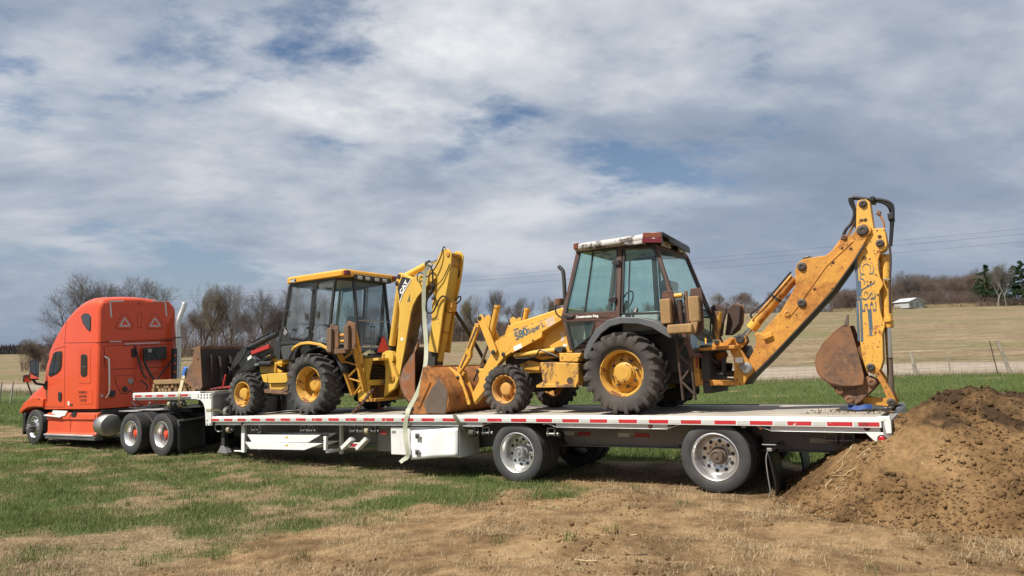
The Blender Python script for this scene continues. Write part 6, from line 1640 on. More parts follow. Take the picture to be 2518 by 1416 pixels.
M['cat_grimy_shaded'] = paint('cat_grimy_shaded', (0.20, 0.105, 0.025), 0.75, rust=0.6, rscale=4, rustcol=(0.06, 0.032, 0.016), rustcol2=(0.13, 0.07, 0.025), dirt=0.6, dirtcol=(0.07, 0.04, 0.02), var=0.25, rustsoft=0.12)  # grimy yellow, darkened further so the colour carries the boom side's shade
M['rust_black'] = paint('rust_black', (0.028, 0.022, 0.020), 0.7, dirt=0.4, dirtcol=(0.10, 0.05, 0.03), var=0.25, rust=0.1, rscale=4, rustcol=(0.12, 0.05, 0.03))
M['cat_black_worn'] = paint('cat_black_worn', (0.045, 0.047, 0.047), 0.55, dirt=0.5, dirtcol=(0.12, 0.12, 0.11), var=0.3, stretch=(3, 1, 1))
M['cat_roof'] = paint('cat_roof', (0.69, 0.33, 0.032), 0.5, dirt=0.2, dirtcol=(0.35, 0.18, 0.05), var=0.08)
M['cat_fender'] = paint('cat_fender', (0.66, 0.36, 0.05), 0.6, rust=0.30, rscale=7, rustcol=(0.10, 0.06, 0.03), dirt=0.4, dirtcol=(0.2, 0.13, 0.06), var=0.15, rustsoft=0.03)
M['pad_brown'] = paint('pad_brown', (0.15, 0.095, 0.06), 0.95, rust=0.35, rscale=14, rustcol=(0.08, 0.05, 0.035), dirt=0.3, var=0.25, bump=0.9, stretch=(1, 1, .3))
M['rust_orange2'] = paint('rust_orange2', (0.24, 0.085, 0.028), 0.75, rust=0.6, rscale=3, rustcol=(0.17, 0.12, 0.09), rustcol2=(0.3, 0.22, 0.16), dirt=0.3, dirtcol=(0.12, 0.05, 0.025), var=0.2, rustsoft=0.12)
M['sticker_dark'] = paint('sticker_dark', (0.14, 0.12, 0.03), 0.6, dirt=0.4, var=0.4, vscale=30)
cat = build_cat()
def atX(x, y, X):
    d = _R.T @ np.array([(x - 1259) / FPX, (y - 708) / FPX, 1.0]); s = (X - _t[0]) / d[0]; p = _t + s * d
    return (float(p[1]), float(p[2]))


def rring(X, y0, y1, z0, z1, r, crown=.05, n=5, rb=.02):
    """cross-section of a body at X: square bottom, rounded shoulders, slightly crowned roof"""
    pts = [(X, y0, z0)]
    for i in range(n + 1):
        a = PI - (PI / 2) * i / n; pts.append((X, y0 + r + r * math.cos(a), z1 - r + r * math.sin(a)))
    for k in (.25, .5, .75):
        y = y0 + r + (y1 - y0 - 2 * r) * k; pts.append((X, y, z1 + crown * math.sin(PI * k)))
    for i in range(n + 1):
        a = PI / 2 - (PI / 2) * i / n; pts.append((X, y1 - r + r * math.cos(a), z1 - r + r * math.sin(a)))
    pts.append((X, y1, z0))
    return pts


def build_tractor():
    t = thing('semi_tractor', 'orange red sleeper cab semi tractor coupled to the step deck trailer', 'truck', (-8.0, 1.3, .1))
    y0, y1 = .22, 2.38
    B = 1.15
    mk = lambda y: 2.6 - y
    # ---- sleeper and cab shell
    prof = [(-7.66, 4.015, .26), (-7.70, 4.070, .28), (-7.80, 4.105, .28), (-8.05, 4.140, .28), (-8.35, 4.145, .28), (-8.65, 4.105, .28), (-8.95, 4.010, .28), (-9.25, 3.875, .28), (-9.50, 3.735, .28), (-9.75, 3.555, .27), (-9.98, 3.345, .26), (-10.18, 3.135, .24), (-10.36, 2.880, .2)]
    rings = []
    for i, (X, z, r) in enumerate(prof):
        ins = .05 if i == 0 else (.015 if i == 1 else 0)
        tp = .10 * max(0, (-X - 9.4)) ; rings.append(rring(X, y0 + ins, y1 - ins, B, z, r, .06))
    body = MB().loft(rings).obj('sleeper_cab', M['orange'], t, .0, 30)
    # cab front below the visor with the windscreen
    fr = [rring(-10.30, y0, y1, B, 2.80, .15, .03), rring(-10.50, y0 + .02, y1 - .02, B, 2.52, .12, .04), rring(-10.66, y0 + .05, y1 - .05, B, 2.25, .10, .05), rring(-10.78, y0 + .08, y1 - .08, B, 2.04, .10, .05)]
    cf = MB().loft(fr).obj('cab_front', M['orange'], t, .0, 30)
    MB().add([(-10.44, .36, 2.68), (-10.44, 2.24, 2.68), (-10.83, 2.2, 2.08), (-10.83, .40, 2.08), (-10.50, 1.3, 2.74), (-10.90, 1.3, 2.12)], [(0, 4, 5, 3), (4, 1, 2, 5)]).obj('windscreen', M['glass_dark'], cf)
    # ---- hood with fenders
    hr = [rring(-10.60, .27, 2.33, 1.18, 2.06, .30, .06), rring(-10.9, .26, 2.34, 1.20, 1.93, .30, .06), rring(-11.2, .25, 2.35, 1.20, 1.80, .28, .05), rring(-11.5, .25, 2.35, 1.17, 1.66, .25, .05), rring(-11.8, .27, 2.33, 1.10, 1.47, .2, .04), rring(-12.02, .36, 2.24, 1.02, 1.28, .1, .03), rring(-12.12, .5, 2.1, 1.02, 1.12, .04, .02)]
    hood = MB().loft(hr).obj('hood', M['orange'], t, .0, 35)
    # flared near fender over the wheel
    for s in (0, 1):
        f = (lambda y: y) if s == 0 else mk
        P = [(-12.0, 1.06), (-11.93, 1.20), (-11.75, 1.34), (-11.5, 1.44), (-11.2, 1.50), (-10.9, 1.50), (-10.56, 1.45), (-10.56, 1.20), (-10.75, 1.20), (-11.1, 1.215), (-11.5, 1.19), (-11.8, 1.10), (-11.92, 1.02)]
        MB().prism(P, *sorted((f(.19), f(.40)))).obj('fender', M['orange'], hood, .03, seg=3)
        bp = MB(); rows = []
        for z in xs_range(.42, 1.08, 5):
            rows.append([(-11.74, f(.24), z), (-11.92 - .02 * (z - .42), f(.26), z), (-12.1 - .05 * (z - .42), f(.38), z), (-12.26, f(.65), z), (-12.30, f(1.3), z)])
        o = MB().grid(rows).obj('bumper', M['black'], t); o.modifiers.new('thick', 'SOLIDIFY').thickness = .05
        # dark wheel housing
        MB().prism([(-11.75, .75), (-11.6, 1.17), (-11.1, 1.20), (-10.6, 1.18), (-10.5, .5), (-10.7, .5), (-11.5, .6)], *sorted((f(.52), f(.56)))).obj('wheel_housing', M['black'], t)
    # ---- door, windows and seams on both sides
    for s in (0, 1):
        f = (lambda y: y) if s == 0 else mk
        so = lambda a, c: tuple(sorted((f(a), f(c))))
        q = lambda pts: Q(pts, .22)
        # seams: thin dark gaps laid in the skin
        seams = [((160, 851), (158, 1000)), ((132, 860), (160, 851)), ((110, 1000), (158, 1001)), ((160, 843), (244, 842)), ((159, 846), (163, 790)), ((163, 790), (175, 764))]
        sb = MB()
        for a, c in seams[:5]:
            A = at(*a, .22); C = at(*c, .22); sb.bar((A[0], f(.2185), A[1]), (C[0], f(.2185), C[1]), .014, .004)
        for k, piece in enumerate(seams[:5]):
            A = at(*piece[0], .22); C = at(*piece[1], .22); MB().bar((A[0], f(.2185), A[1]), (C[0], f(.2185), C[1]), .012, .004).obj('panel_seam', M['seam'], body)
        # door glass
        gp = q([(120, 922), (122, 905), (132, 869), (138, 864.5), (152, 863), (153.5, 868), (152, 900), (149, 910), (139, 919), (124, 926)])
        MB().prism(gp, *so(.205, .2195)).obj('door_window', M['black'], body, .004)
        gp2 = q([(122, 921), (124, 905), (134, 871), (139, 867), (150, 866), (151, 870), (150, 899), (147, 907), (138, 916), (125, 923)])
        MB().prism(gp2, *so(.200, .2045)).obj('window_pane', M['glass_dark2'], body)
        A = at(129, 921, .2); C = at(137, 869, .2); MB().bar((A[0], f(.199), A[1]), (C[0], f(.199), C[1]), .02, .01).obj('window_divider', M['black'], body)
        # sleeper window with raised frame
        MB().prism(q([(195, 853), (223, 852), (223.5, 940), (219, 943), (195, 943), (192.5, 940), (193, 857)]), *so(.212, .2195)).obj('window_surround', M['orange'], body, .012)
        MB().prism(q([(200, 875), (203, 871), (213, 871), (216, 876), (215.5, 921), (212, 926.5), (203, 926), (199.5, 921)]), *so(.203, .212)).obj('sleeper_window', M['black'], body, .004)
        MB().prism(q([(202, 876), (204, 873), (212, 873), (214, 877), (214, 920), (211, 924), (204, 924), (201.5, 920)]), *so(.1985, .203)).obj('window_pane', M['glass_dark2'], body)
        A = at(202, 901, .2); C = at(214, 901, .2); MB().bar((A[0], f(.1975), A[1]), (C[0], f(.1975), C[1]), .05, .004).obj('window_bar', M['dark'], body)
        # porthole in the roof fairing
        MB().prism(q([(200, 778), (205, 772), (213, 770), (220, 772), (224, 778), (224, 806), (222, 816), (213, 808), (204, 794)]), *so(.209, .2195)).obj('fairing_window', M['black'], body, .004)
        MB().prism(q([(202, 779), (206, 774), (213, 772), (219, 774), (222, 779), (222, 806), (221, 812), (213, 805), (206, 793)]), *so(.2045, .209)).obj('window_pane', M['glass_grey'], body)
        # baggage door label panel
        MB().prism(q([(190, 956), (193, 955), (223, 955), (226, 957), (228.5, 990), (226, 994), (196, 993.5), (190, 988)]), *so(.213, .2195)).obj('baggage_door', M['orange'], body, .014)
        if s == 0:
            for k, (tx, x0, x1, yb) in enumerate((('YIP TRANSPORT LLC', 193, 219.5, 967.3), ('U.S.DOT# 4174625', 194, 219.7, 977.3), ('MC# 1727521', 198, 217, 986.8))):
                A = Vector(p3((x0, yb), .2125)); C = Vector(p3((x1, yb + .2), .2125)); n = len(tx)
                text(tx, body, M['letter_black'], (A.x, .2115, A.z), C - A, (0, 0, 1), .060, 'lettering', (C - A).length / (n * .0585), .002, 1.0, .0008)
            X, Z = at(167, 992, .22); MB().box(X, X + .09, .214, .219, Z - .05, Z + .06).obj('sticker', M['sticker_white'], body); MB().box(X + .13, X + .27, .214, .219, Z - .07, Z - .01).obj('sticker', M['dark'], body)
        # door handle
        MB().prism(q([(144.5, 966), (147, 963), (151, 963), (152.5, 967), (151.5, 984), (149, 987), (146, 986), (144.5, 982)]), *so(.195, .2195)).obj('door_handle', M['black'], body, .012)
        # hood side details
        A = at(99, 980, .22); MB().sphere((A[0], f(.19), A[1]), .035, 10, (1, .5, 1)).obj('turn_signal', M['lens_amber'], hood)
        MB().prism([(-10.62, 1.75), (-10.50, 1.95), (-10.43, 1.95), (-10.43, 1.68)], *so(.20, .23)).obj('mirror_base', M['black'], body, .01)
        # mirror
        mx = -10.45
        MB().tube([(-10.52, f(.20), 1.83), (-10.60, f(.02), 1.88), (-10.62, f(-.08), 2.02)], .035, 8).obj('mirror_arm', M['black'], body)
        mm = MB().loft([[(-10.66 + dx, f(-.05 + dy), z) for dx, dy in ((0, -.09), (.09, -.12), (.09, .13), (0, .10))] for z in (1.98, 2.02, 2.4, 2.52, 2.545)]).obj('mirror', M['black'], body, .03, seg=3)
        MB().box(-10.572, -10.562, *so(-.155, .065), 2.16, 2.50).obj('mirror_glass', M['mirror'], mm); MB().box(-10.572, -10.562, *so(-.15, .06), 2.02, 2.14).obj('mirror_glass', M['mirror'], mm)
    # hood mirror seen past the far side of the windscreen
    X, Z = at(66, 930, .5)
    hm = MB().box(-11.75, -11.68, .13, .36, 1.935, 2.155).obj('hood_mirror', M['black'], hood, .04, seg=3); MB().box(-11.678, -11.675, .15, .34, 1.955, 2.135).obj('mirror_glass', M['mirror_orange'], hm)
    MB().tube([(-11.71, .24, 1.95), (-11.68, .28, 1.80), (-11.60, .34, 1.52)], .022, 8).obj('hood_mirror_arm', M['black'], hm)
    # ---- rear wall
    XR_ = -7.66
    def rp(px):
        return atX(*px, XR_)
    def rseam(pts, d):
        n = len(pts); b = MB()
        for i in range(n):
            A = rp(pts[i]); C = rp(pts[(i + 1) % n]); b.bar((XR_ + d, A[0], A[1]), (XR_ + d, C[0], C[1]), .014, .006, (1, 0, 0))
        b.obj('panel_seam', M['seam'], body)
    def rplate(pts, d0, d1, mat, name, bv=.004):
        if name in ('back_panel', 'triangle_recess', 'fairing_groove'): rseam(pts, max(d1 - .008, .004))
        return MB().prism([rp(p) for p in pts], XR_ + d0, XR_ + d1, 'X').obj(name, M[mat], body, bv)
    rplate([(262, 742), (415, 741), (426, 760), (428, 832), (258, 840), (256, 760)], -.02, .012, 'orange', 'fairing_back', .02)
    rplate([(256, 852), (330, 848), (336, 856), (337, 905), (270, 908), (258, 900)], -.02, .010, 'orange', 'back_panel', .012)
    rplate([(346, 850), (420, 846), (424, 860), (424, 900), (352, 905), (345, 895)], -.02, .010, 'orange', 'back_panel', .012)
    rplate([(282, 925), (325, 922), (334, 930), (322, 958), (312, 968), (298, 967), (286, 945)], -.02, .012, 'orange', 'back_panel', .014)
    rplate([(368, 920), (408, 916), (412, 930), (404, 950), (372, 952)], -.02, .012, 'orange', 'back_panel', .014)
    for cx in (305.5, 380.0):
        k = .94 if cx > 340 else 1.0
        rplate([(cx - 22 * k, 803), (cx - 6, 774), (cx + 6, 774), (cx + 21 * k, 800), (cx + 17 * k, 809), (cx - 20 * k, 809)], -.01, .020, 'orange', 'triangle_recess', .02)
        for a, c in (((cx - 11.5, 801), (cx, 782)), ((cx, 782), (cx + 13, 801)), ((cx - 13, 801.5), (cx + 14, 801))):
            A = rp(a); C = rp(c); MB().bar((XR_ + .023, A[0], A[1]), (XR_ + .023, C[0], C[1]), .042, .004, (1, 0, 0)).obj('reflector_strip', M['refl_grey'], body)
    for a, c in (((268, 741), (304, 740)), ((270, 741), (273, 780)), ((375, 740), (407, 741)), ((405, 741), (409, 778))):
        A = rp(a); C = rp(c); MB().bar((XR_ + .016, A[0], A[1]), (XR_ + .016, C[0], C[1]), .045, .004, (1, 0, 0)).obj('reflector_strip', M['refl_grey'], body)
    A = rp((341, 747)); MB().cyl((XR_ + .01, A[0], A[1]), (XR_ + .02, A[0], A[1]), .025, n=12).obj('roof_plug', M['black'], body)
    rplate([(337, 770), (347, 770), (347, 805), (338, 806)], -.01, .018, 'orange', 'fairing_groove', .012)
    for a, c, m_ in (((269, 840), (297, 839.5), 'refl_grey'), ((397, 836.5), (424, 835.5), 'dark'), ((305, 846), (391, 843), 'refl_grey')):
        A = rp(a); C = rp(c); MB().bar((XR_ + .025, A[0], A[1]), (XR_ + .025, C[0], C[1]), .03, .03, (1, 0, 0)).obj('light_bar', M[m_], body, .004)
    A = rp((240, 842)); C = rp((436, 835)); MB().bar((XR_ + .006, A[0], A[1]), (XR_ + .006, C[0], C[1]), .018, .014, (1, 0, 0)).obj('panel_seam', M['seam'], body)
    # cooling unit
    cu = rplate([(350, 856), (402, 852), (402, 883), (352, 887)], .0, .16, 'black', 'cooling_unit', .012)
    A = rp((383, 868)); MB().lathe([(.13, .0), (.13, .02), (.10, .025), (.04, .02), (.035, .03), (0, .03)], (XR_ + .16, A[0], A[1]), 'X', 24).obj('fan', M['dark'], cu)
    A = rp((360, 863)); MB().box(XR_ + .16, XR_ + .19, A[0] - .05, A[0] + .05, A[1] - .05, A[1] + .05).obj('fan_switch', M['alu_dirty'], cu, .008)
    rplate([(322, 858), (333, 857), (333, 877), (323, 878)], .0, .05, 'black', 'junction_box', .008)
    # lines from the back wall down to the trailer
    def rline(pts, r=.016, mat='black_hose', name='air_line'):
        MB().tube(spline([(XR_ + d, *rp((x, y))) for x, y, d in pts]), r, 8).obj(name, M[mat], body)
    rline([(330, 850, .05), (336, 890, .12), (342, 920, .2), (346, 932, .3)], .022); rline([(350, 856, .1), (349, 890, .14), (357, 915, .2), (365, 935, .3)], .032)
    rline([(430, 868, .1), (405, 900, .14), (375, 935, .2)], .022); rline([(300, 960, .05), (318, 965, .15), (325, 990, .3), (345, 1003, .5), (352, 985, .7)], .012); rline([(340, 935, .1), (352, 948, .2), (346, 958, .3)], .02)
    rline([(318, 988, .1), (328, 1000, .2), (345, 1004, .35), (338, 990, .6)], .02, 'alu_dirty')
    A = rp((320, 937)); MB().cyl((XR_, A[0], A[1]), (XR_ + .03, A[0], A[1]), .075, n=20).obj('hose_connector', M['alu_dirty'], body, .006)
    A = rp((306, 956)); MB().cyl((XR_, A[0], A[1]), (XR_ + .04, A[0], A[1]), .07, n=14).obj('cable_socket', M['dark'], body, .008)
    rplate([(269, 961), (283, 960), (281, 975), (270, 976)], .0, .04, 'black', 'latch_box', .006)
    # grab rail
    g = [(255, 876, .02), (258, 880, .08), (263, 890, .10), (264, 960, .10), (262, 970, .08), (259, 978, .02)]
    rline(g, .020, 'chrome', 'grab_rail')
    A = rp((250, 973)); MB().box(XR_ + .0, XR_ + .015, A[0] - .03, A[0] + .03, A[1] - .03, A[1] + .03).obj('reflector', M['refl_grey'], body)
    # ---- exhaust stack
    XS_ = -7.42
    pts = [(XS_, 2.30, 1.45), (XS_, 2.30, 2.6), (XS_, 2.27, 3.3), (XS_, 2.28, 3.46), (XS_, 2.33, 3.62), (XS_, 2.42, 3.85), (XS_, 2.49, 4.05)]
    ex = MB().tube(spline(pts, 5), [.085] * 9 + [.078] * 22, 18, False).obj('exhaust_stack', M['stack_chrome'], t); ex.modifiers.new('thick', 'SOLIDIFY').thickness = .006
    hs = MB().box(XS_ - .03, XS_ + .10, 2.12, 2.20, 1.42, 2.72).obj('heat_shield', M['black'], ex, .006)
    for k in range(5):
        MB().cyl((XS_ + .095, 2.16, 1.6 + .23 * k), (XS_ + .103, 2.16, 1.6 + .23 * k), .03, n=12).obj('shield_hole', M['orange_dull'], hs)
    MB().lathe([(.088, 0), (.094, .005), (.094, .03), (.088, .035)], (XS_, 2.285, 3.02), 'Z', 18, True).obj('clamp', M['dark'], ex)
    # ---- side fairings with steps
    for s in (0, 1):
        f = (lambda y: y) if s == 0 else mk
        sec = [(.32, 1.06), (.25, 1.04), (.225, 1.02), (.215, .87), (.25, .845), (.235, .52), (.20, .50), (.20, .47), (.36, .46)]
        for x0, x1, nm in ((-10.42, -9.06, 0), (-9.035, -7.72, 0), (-7.69, -7.58, 0)):
            b = MB(); r0 = [(x0 + (.10 * (1 - (z - .46)) if x0 < -10 else 0), f(y), z) for y, z in sec]; r1 = [(x1 - (.03 if x1 > -7.6 else 0), f(y), z) for y, z in sec]
            b.loft([r0, r1]); b.obj('side_fairing', M['orange_dull'], t, .012)
        st = MB().loft([[(x, f(y), z) for y, z in ((.15, .47), (.15, .43), (.40, .43), (.40, .475), (.20, .478))] for x in (-10.35, -9.2, -7.7)]).obj('step', M['alu'], t, .008)
        MB().loft([[(x, f(y), z) for y, z in ((.165, .43), (.18, .335), (.40, .33), (.40, .43))] for x in (-10.32, -7.62)]).obj('step_skirt', M['step_rubber'], st, .01)
        # worn step tread on top of the fairing and the dark step pocket
        MB().prism(Q([(127, 1016), (131, 1009), (166, 1010.5), (160, 1022), (150, 1024.5)], .21), *sorted((f(.205), f(.23)))).obj('step_tread', M['sticker_white'], t, .003)
        MB().prism(Q([(110, 1022), (112, 1019), (152, 1023), (150, 1026.5)], .2), *sorted((f(.17), f(.24)))).obj('upper_step', M['white_worn'], t, .004)
        MB().prism(Q([(176, 1014), (188, 1013), (185, 1025), (174.5, 1024)], .21), *sorted((f(.204), f(.23)))).obj('step_pocket', M['black'], t, .003)
    MB().box(-10.4, -7.6, .34, 2.26, .62, 1.12).obj('underbody', M['dark'], t)
    # ---- tanks, frame, fifth wheel
    for yc in (.42, 2.18):
        tk = MB().lathe([(0.0, -.02), (.20, -.012), (.262, .0), (.285, .03), (.285, .32)], (0, 0, 0), 'X', 40)
        tk = MB().add([(-7.28 - p[0], yc + p[1], .715 + p[2]) for p in tk.v], tk.f).obj('fuel_tank', M['tank_alu'], t)
        MB().lathe([(.286, 0), (.292, 0), (.292, .05), (.286, .05)], (-7.62, yc, .715), 'X', 40, True).obj('tank_strap', M['chrome'], tk)
    for y in (.88, 1.62):
        MB().box(-11.8, -3.95, y, y + .1, .72, 1.0).obj('frame_rail', M['dark'], t, .004)
    MB().box(-7.5, -6.4, .7, 1.9, 1.04, 1.07).obj('deck_plate', M['alu'], t, .004)
    pl = Q([(331, 1009.5), (350, 1007), (420, 1003), (422, 1006), (385, 1010)], .62)
    MB().box(-6.55, -4.95, .62, .98, 1.085, 1.10).obj('deck_plate', M['alu'], t, .003)
    fw = MB().prism([(-5.75, 1.02), (-5.6, 1.17), (-4.6, 1.17), (-4.35, 1.05), (-4.35, 1.02)], .85, 1.75).obj('fifth_wheel', M['dark'], t, .01)
    MB().box(-6.2, -3.9, .95, 1.65, .80, .98).obj('cross_frame', M['dark'], t)
    for k in range(4):
        MB().tube(spline([(-7.4, .9 + .12 * k, 1.15), (-7.0, .95 + .12 * k, 1.12 - .02 * k), (-6.6, 1.05 + .1 * k, 1.2)]), .016, 6).obj('air_line', M['black_hose'], t)
    # ---- wheels
    for X in (-5.78, -4.455):
        for Yf, s in ((.10, -1), (2.50, 1)):
            w = truck_wheel(t, X, Yf, .560, s, 'd_tyre', 'hub_orange', 'nuts_orange', True, .085)
            w.scale = (.97, 1, .97)
        MB().cyl((X, .5, .56), (X, 2.1, .56), .11, n=16).obj('drive_axle', M['dark'], t)
        MB().sphere((X, 1.3, .56), .24, 14).obj('differential', M['dark'], t)
    W = .28
    sty = mesh_of('tyre', shifted(road_tyre(.49, .30, W), W / 2), M['tyre_road'])
    sdisc = lathe_mesh('wheel', [(.29, .02), (.27, .05), (.24, .055), (.20, .03), (.155, .0), (.12, -.005), (.05, -.005)], M['alu_wheel'], 40)
    srim = lathe_mesh('rim', [(.30, .035), (.318, .022), (.315, .012), (.303, .008), (.292, .016), (.285, .05), (.28, .2)], M['alu_wheel'], 40)
    shub = lathe_mesh('hub', [(.10, .0), (.10, -.12), (.085, -.15), (.0, -.155)], M['hub_grey'], 24)
    snut = mesh_of('lug_nuts', disc_holes(MB(), 10, .142, .022, -.14, .0, .1), M['hub_grey'])
    hol = mesh_of('hand_holes', disc_holes(MB(), 10, .222, .024, .030, .06, .1), M['black'])
    for Yf, s in ((.185, -1), (2.415, 1)):
        w = inst('wheel', sdisc, t, (-11.05, Yf, .645), (0, 0, 0 if s < 0 else PI)); BASE[w.name] = (0, 0, 0)
        for nm, me in (('tyre', sty), ('rim', srim), ('hub', shub), ('lug_nuts', snut), ('hand_holes', hol)):
            inst(nm, me, w)
    MB().cyl((-11.05, .5, .6), (-11.05, 2.1, .6), .07, n=12).obj('steer_axle', M['dark'], t)
    # ---- mud flaps behind the drive wheels
    for ya, yb_ in ((.10, .78), (1.82, 2.50)):
        rows = [[(-3.78 + .05 * (.9 - z) + .012 * math.sin(y * 11), y, z + .06 * (y - ya)) for y in xs_range(ya, yb_, 6)] for z in xs_range(.17, .86, 6)]
        fl = MB().grid(rows).obj('mud_flap', M['flap'], t); fl.modifiers.new('thick', 'SOLIDIFY').thickness = .012
        MB().bar((-3.77, ya, .875), (-3.77, yb_ + .3, .94), .05, .03, (1, 0, 0)).obj('flap_hanger', M['alu_dirty'], fl, .005)
    return t


M['seam'] = emitless('panel_seam', (0.10, 0.012, 0.008), 0.6)
M['stack_chrome'] = paint('stack_chrome', (0.62, 0.60, 0.56), 0.28, metal=0.9, dirt=0.25, dirtcol=(0.25, 0.2, 0.15), var=0.1)
M['tank_alu'] = paint('tank_alu', (0.42, 0.41, 0.38), 0.35, metal=0.75, dirt=0.3, dirtcol=(0.2, 0.18, 0.15), var=0.08)
M['step_rubber'] = paint('step_rubber', (0.10, 0.10, 0.105), 0.7, dirt=0.3, dirtcol=(0.2, 0.18, 0.16), var=0.2)
M['hub_grey'] = paint('hub_grey', (0.13, 0.13, 0.135), 0.5, dirt=0.3, var=0.15)
M['flap'] = paint('flap_rubber', (0.020, 0.020, 0.021), 0.6, dirt=0.25, dirtcol=(0.05, 0.045, 0.04), var=0.15)
M['glass_dark2'] = emitless('dark_pane', (0.012, 0.013, 0.013), 0.04)
M['glass_grey'] = emitless('grey_pane', (0.045, 0.05, 0.055), 0.12)
M['mirror_orange'] = emitless('mirror_glass_hood', (0.6, 0.6, 0.6), 0.05, 1.0)
tractor = build_tractor()
# ------------------------------------------------------------------ trees
def bark(name, col, var=.2):
    return paint(name, col, .95, var=var, vscale=1.5, dirt=.3, dirtcol=tuple(c * .6 for c in col), spec=.1)


M['bark_grey'] = bark('bark_grey', (.115, .10, .083)); M['twig_grey'] = bark('twig_grey', (.145, .132, .120)); M['twig_brown'] = bark('twig_brown', (.175, .130, .105)); M['twig_olive'] = bark('twig_olive', (.18, .155, .10))
M['bark_pale'] = bark('bark_pale', (.30, .27, .22)); M['pine_bark'] = bark('pine_bark', (.16, .11, .075))
M['needles'] = paint('pine_needles', (.030, .058, .022), .8, var=.35, vscale=.8, dirt=.2, dirtcol=(.06, .085, .03), spec=.15)


def tubes(segs, sides):
    """segs: (p0, p1, r0, r1) arrays -> vertices, quads"""
    p0, p1, r0, r1 = (np.array(a) for a in segs); d = p1 - p0; L = np.linalg.norm(d, axis=1, keepdims=True); d = d / np.maximum(L, 1e-6)
    ref = np.where(np.abs(d[:, 2:3]) > .9, np.array([[1., 0, 0]]), np.array([[0, 0, 1.]])); u = np.cross(d, ref); u /= np.maximum(np.linalg.norm(u, axis=1, keepdims=True), 1e-6); w = np.cross(d, u)
    a = 2 * PI * np.arange(sides) / sides; ca, sa = np.cos(a)[None, :, None], np.sin(a)[None, :, None]; ring = u[:, None] * ca + w[:, None] * sa
    v = np.concatenate([p0[:, None] + ring * r0[:, None, None], p1[:, None] + ring * r1[:, None, None]], 1).reshape(-1, 3)
    n = len(p0); b = (np.arange(n) * 2 * sides)[:, None]; i = np.arange(sides)[None]; j = (i + 1) % sides
    f = np.stack([b + i, b + j, b + sides + j, b + sides + i], -1).reshape(-1, 4)
    return v, f


def make_tree(seed, H=13.0, spread=1.0, trunk_r=.22, fork=.28, upright=.35, twig=.022, levels=4, clump=1.0):
    """bare broadleaf tree: (trunk segments, crown segments)"""
    r = random.Random(seed); big = ([], [], [], []); small = ([], [], [], [])
    def seg(a, b, ra, rb, lv):
        s = big if lv <= 1 else small
        s[0].append(tuple(a)); s[1].append(tuple(b)); s[2].append(ra); s[3].append(rb)
    def grow(p, d, L, rad_, lv):
        n = 5 if lv < 2 else (4 if lv < 4 else 3); pts = [p]; step = L / n; rr = rad_
        for i in range(n):
            if lv >= 2 and ((p.x / (.40 * H * spread)) ** 2 + (p.y / (.40 * H * spread)) ** 2 + ((p.z - .60 * H) / (.40 * H)) ** 2 > 1.0 + .25 * r.random()): return
            j = Vector((r.gauss(0, 1), r.gauss(0, 1), r.gauss(0, .7))) * (.13 if lv < 2 else .22)
            d = (d + j + Vector((0, 0, upright * .12 * lv))).normalized(); q = p + d * step; r2 = max(twig * .5, rr * (.90 if lv == 0 else .80)); seg(p, q, rr, r2, lv); p = q; rr = r2; pts.append(p)
            if lv < levels:
                t = (i + 1) / n
                if lv == 0 and t < fork: continue
                k = {0: 2, 1: 2, 2: 2, 3: 2}[lv]
                if lv >= 1 and i == 0 and r.random() < .5: k = 1
                for _ in range(k):
                    ang = r.uniform(.45, .95) * spread * (1.0 if lv else 1.0); az = r.uniform(0, 2 * PI)
                    o = d.orthogonal().normalized(); o.rotate(Matrix.Rotation(az, 3, d)); nd = (d * math.cos(ang) + o * math.sin(ang)); nd = (nd + Vector((0, 0, upright * .35))).normalized()
                    grow(p, nd, L * r.uniform(.46, .70) * (1.12 - .35 * t if lv == 0 else 1), max(twig * .6, rr * r.uniform(.45, .62)), lv + 1)
        return
    grow(Vector((0, 0, -.3)), Vector((r.uniform(-.05, .05), r.uniform(-.05, .05), 1)).normalized(), H * .62, trunk_r, 0)
    return big, small


def tree_meshes(seed, mb, mc, **k):
    b, s = make_tree(seed, **k); v, f = tubes(b, 6); t = np_mesh('trunk', v, f, mb); v, f = tubes(s, 3); c = np_mesh('crown', v, f, mc)
    z = max(float(np.max([p[2] for p in s[1]])), 1); return t, c, z


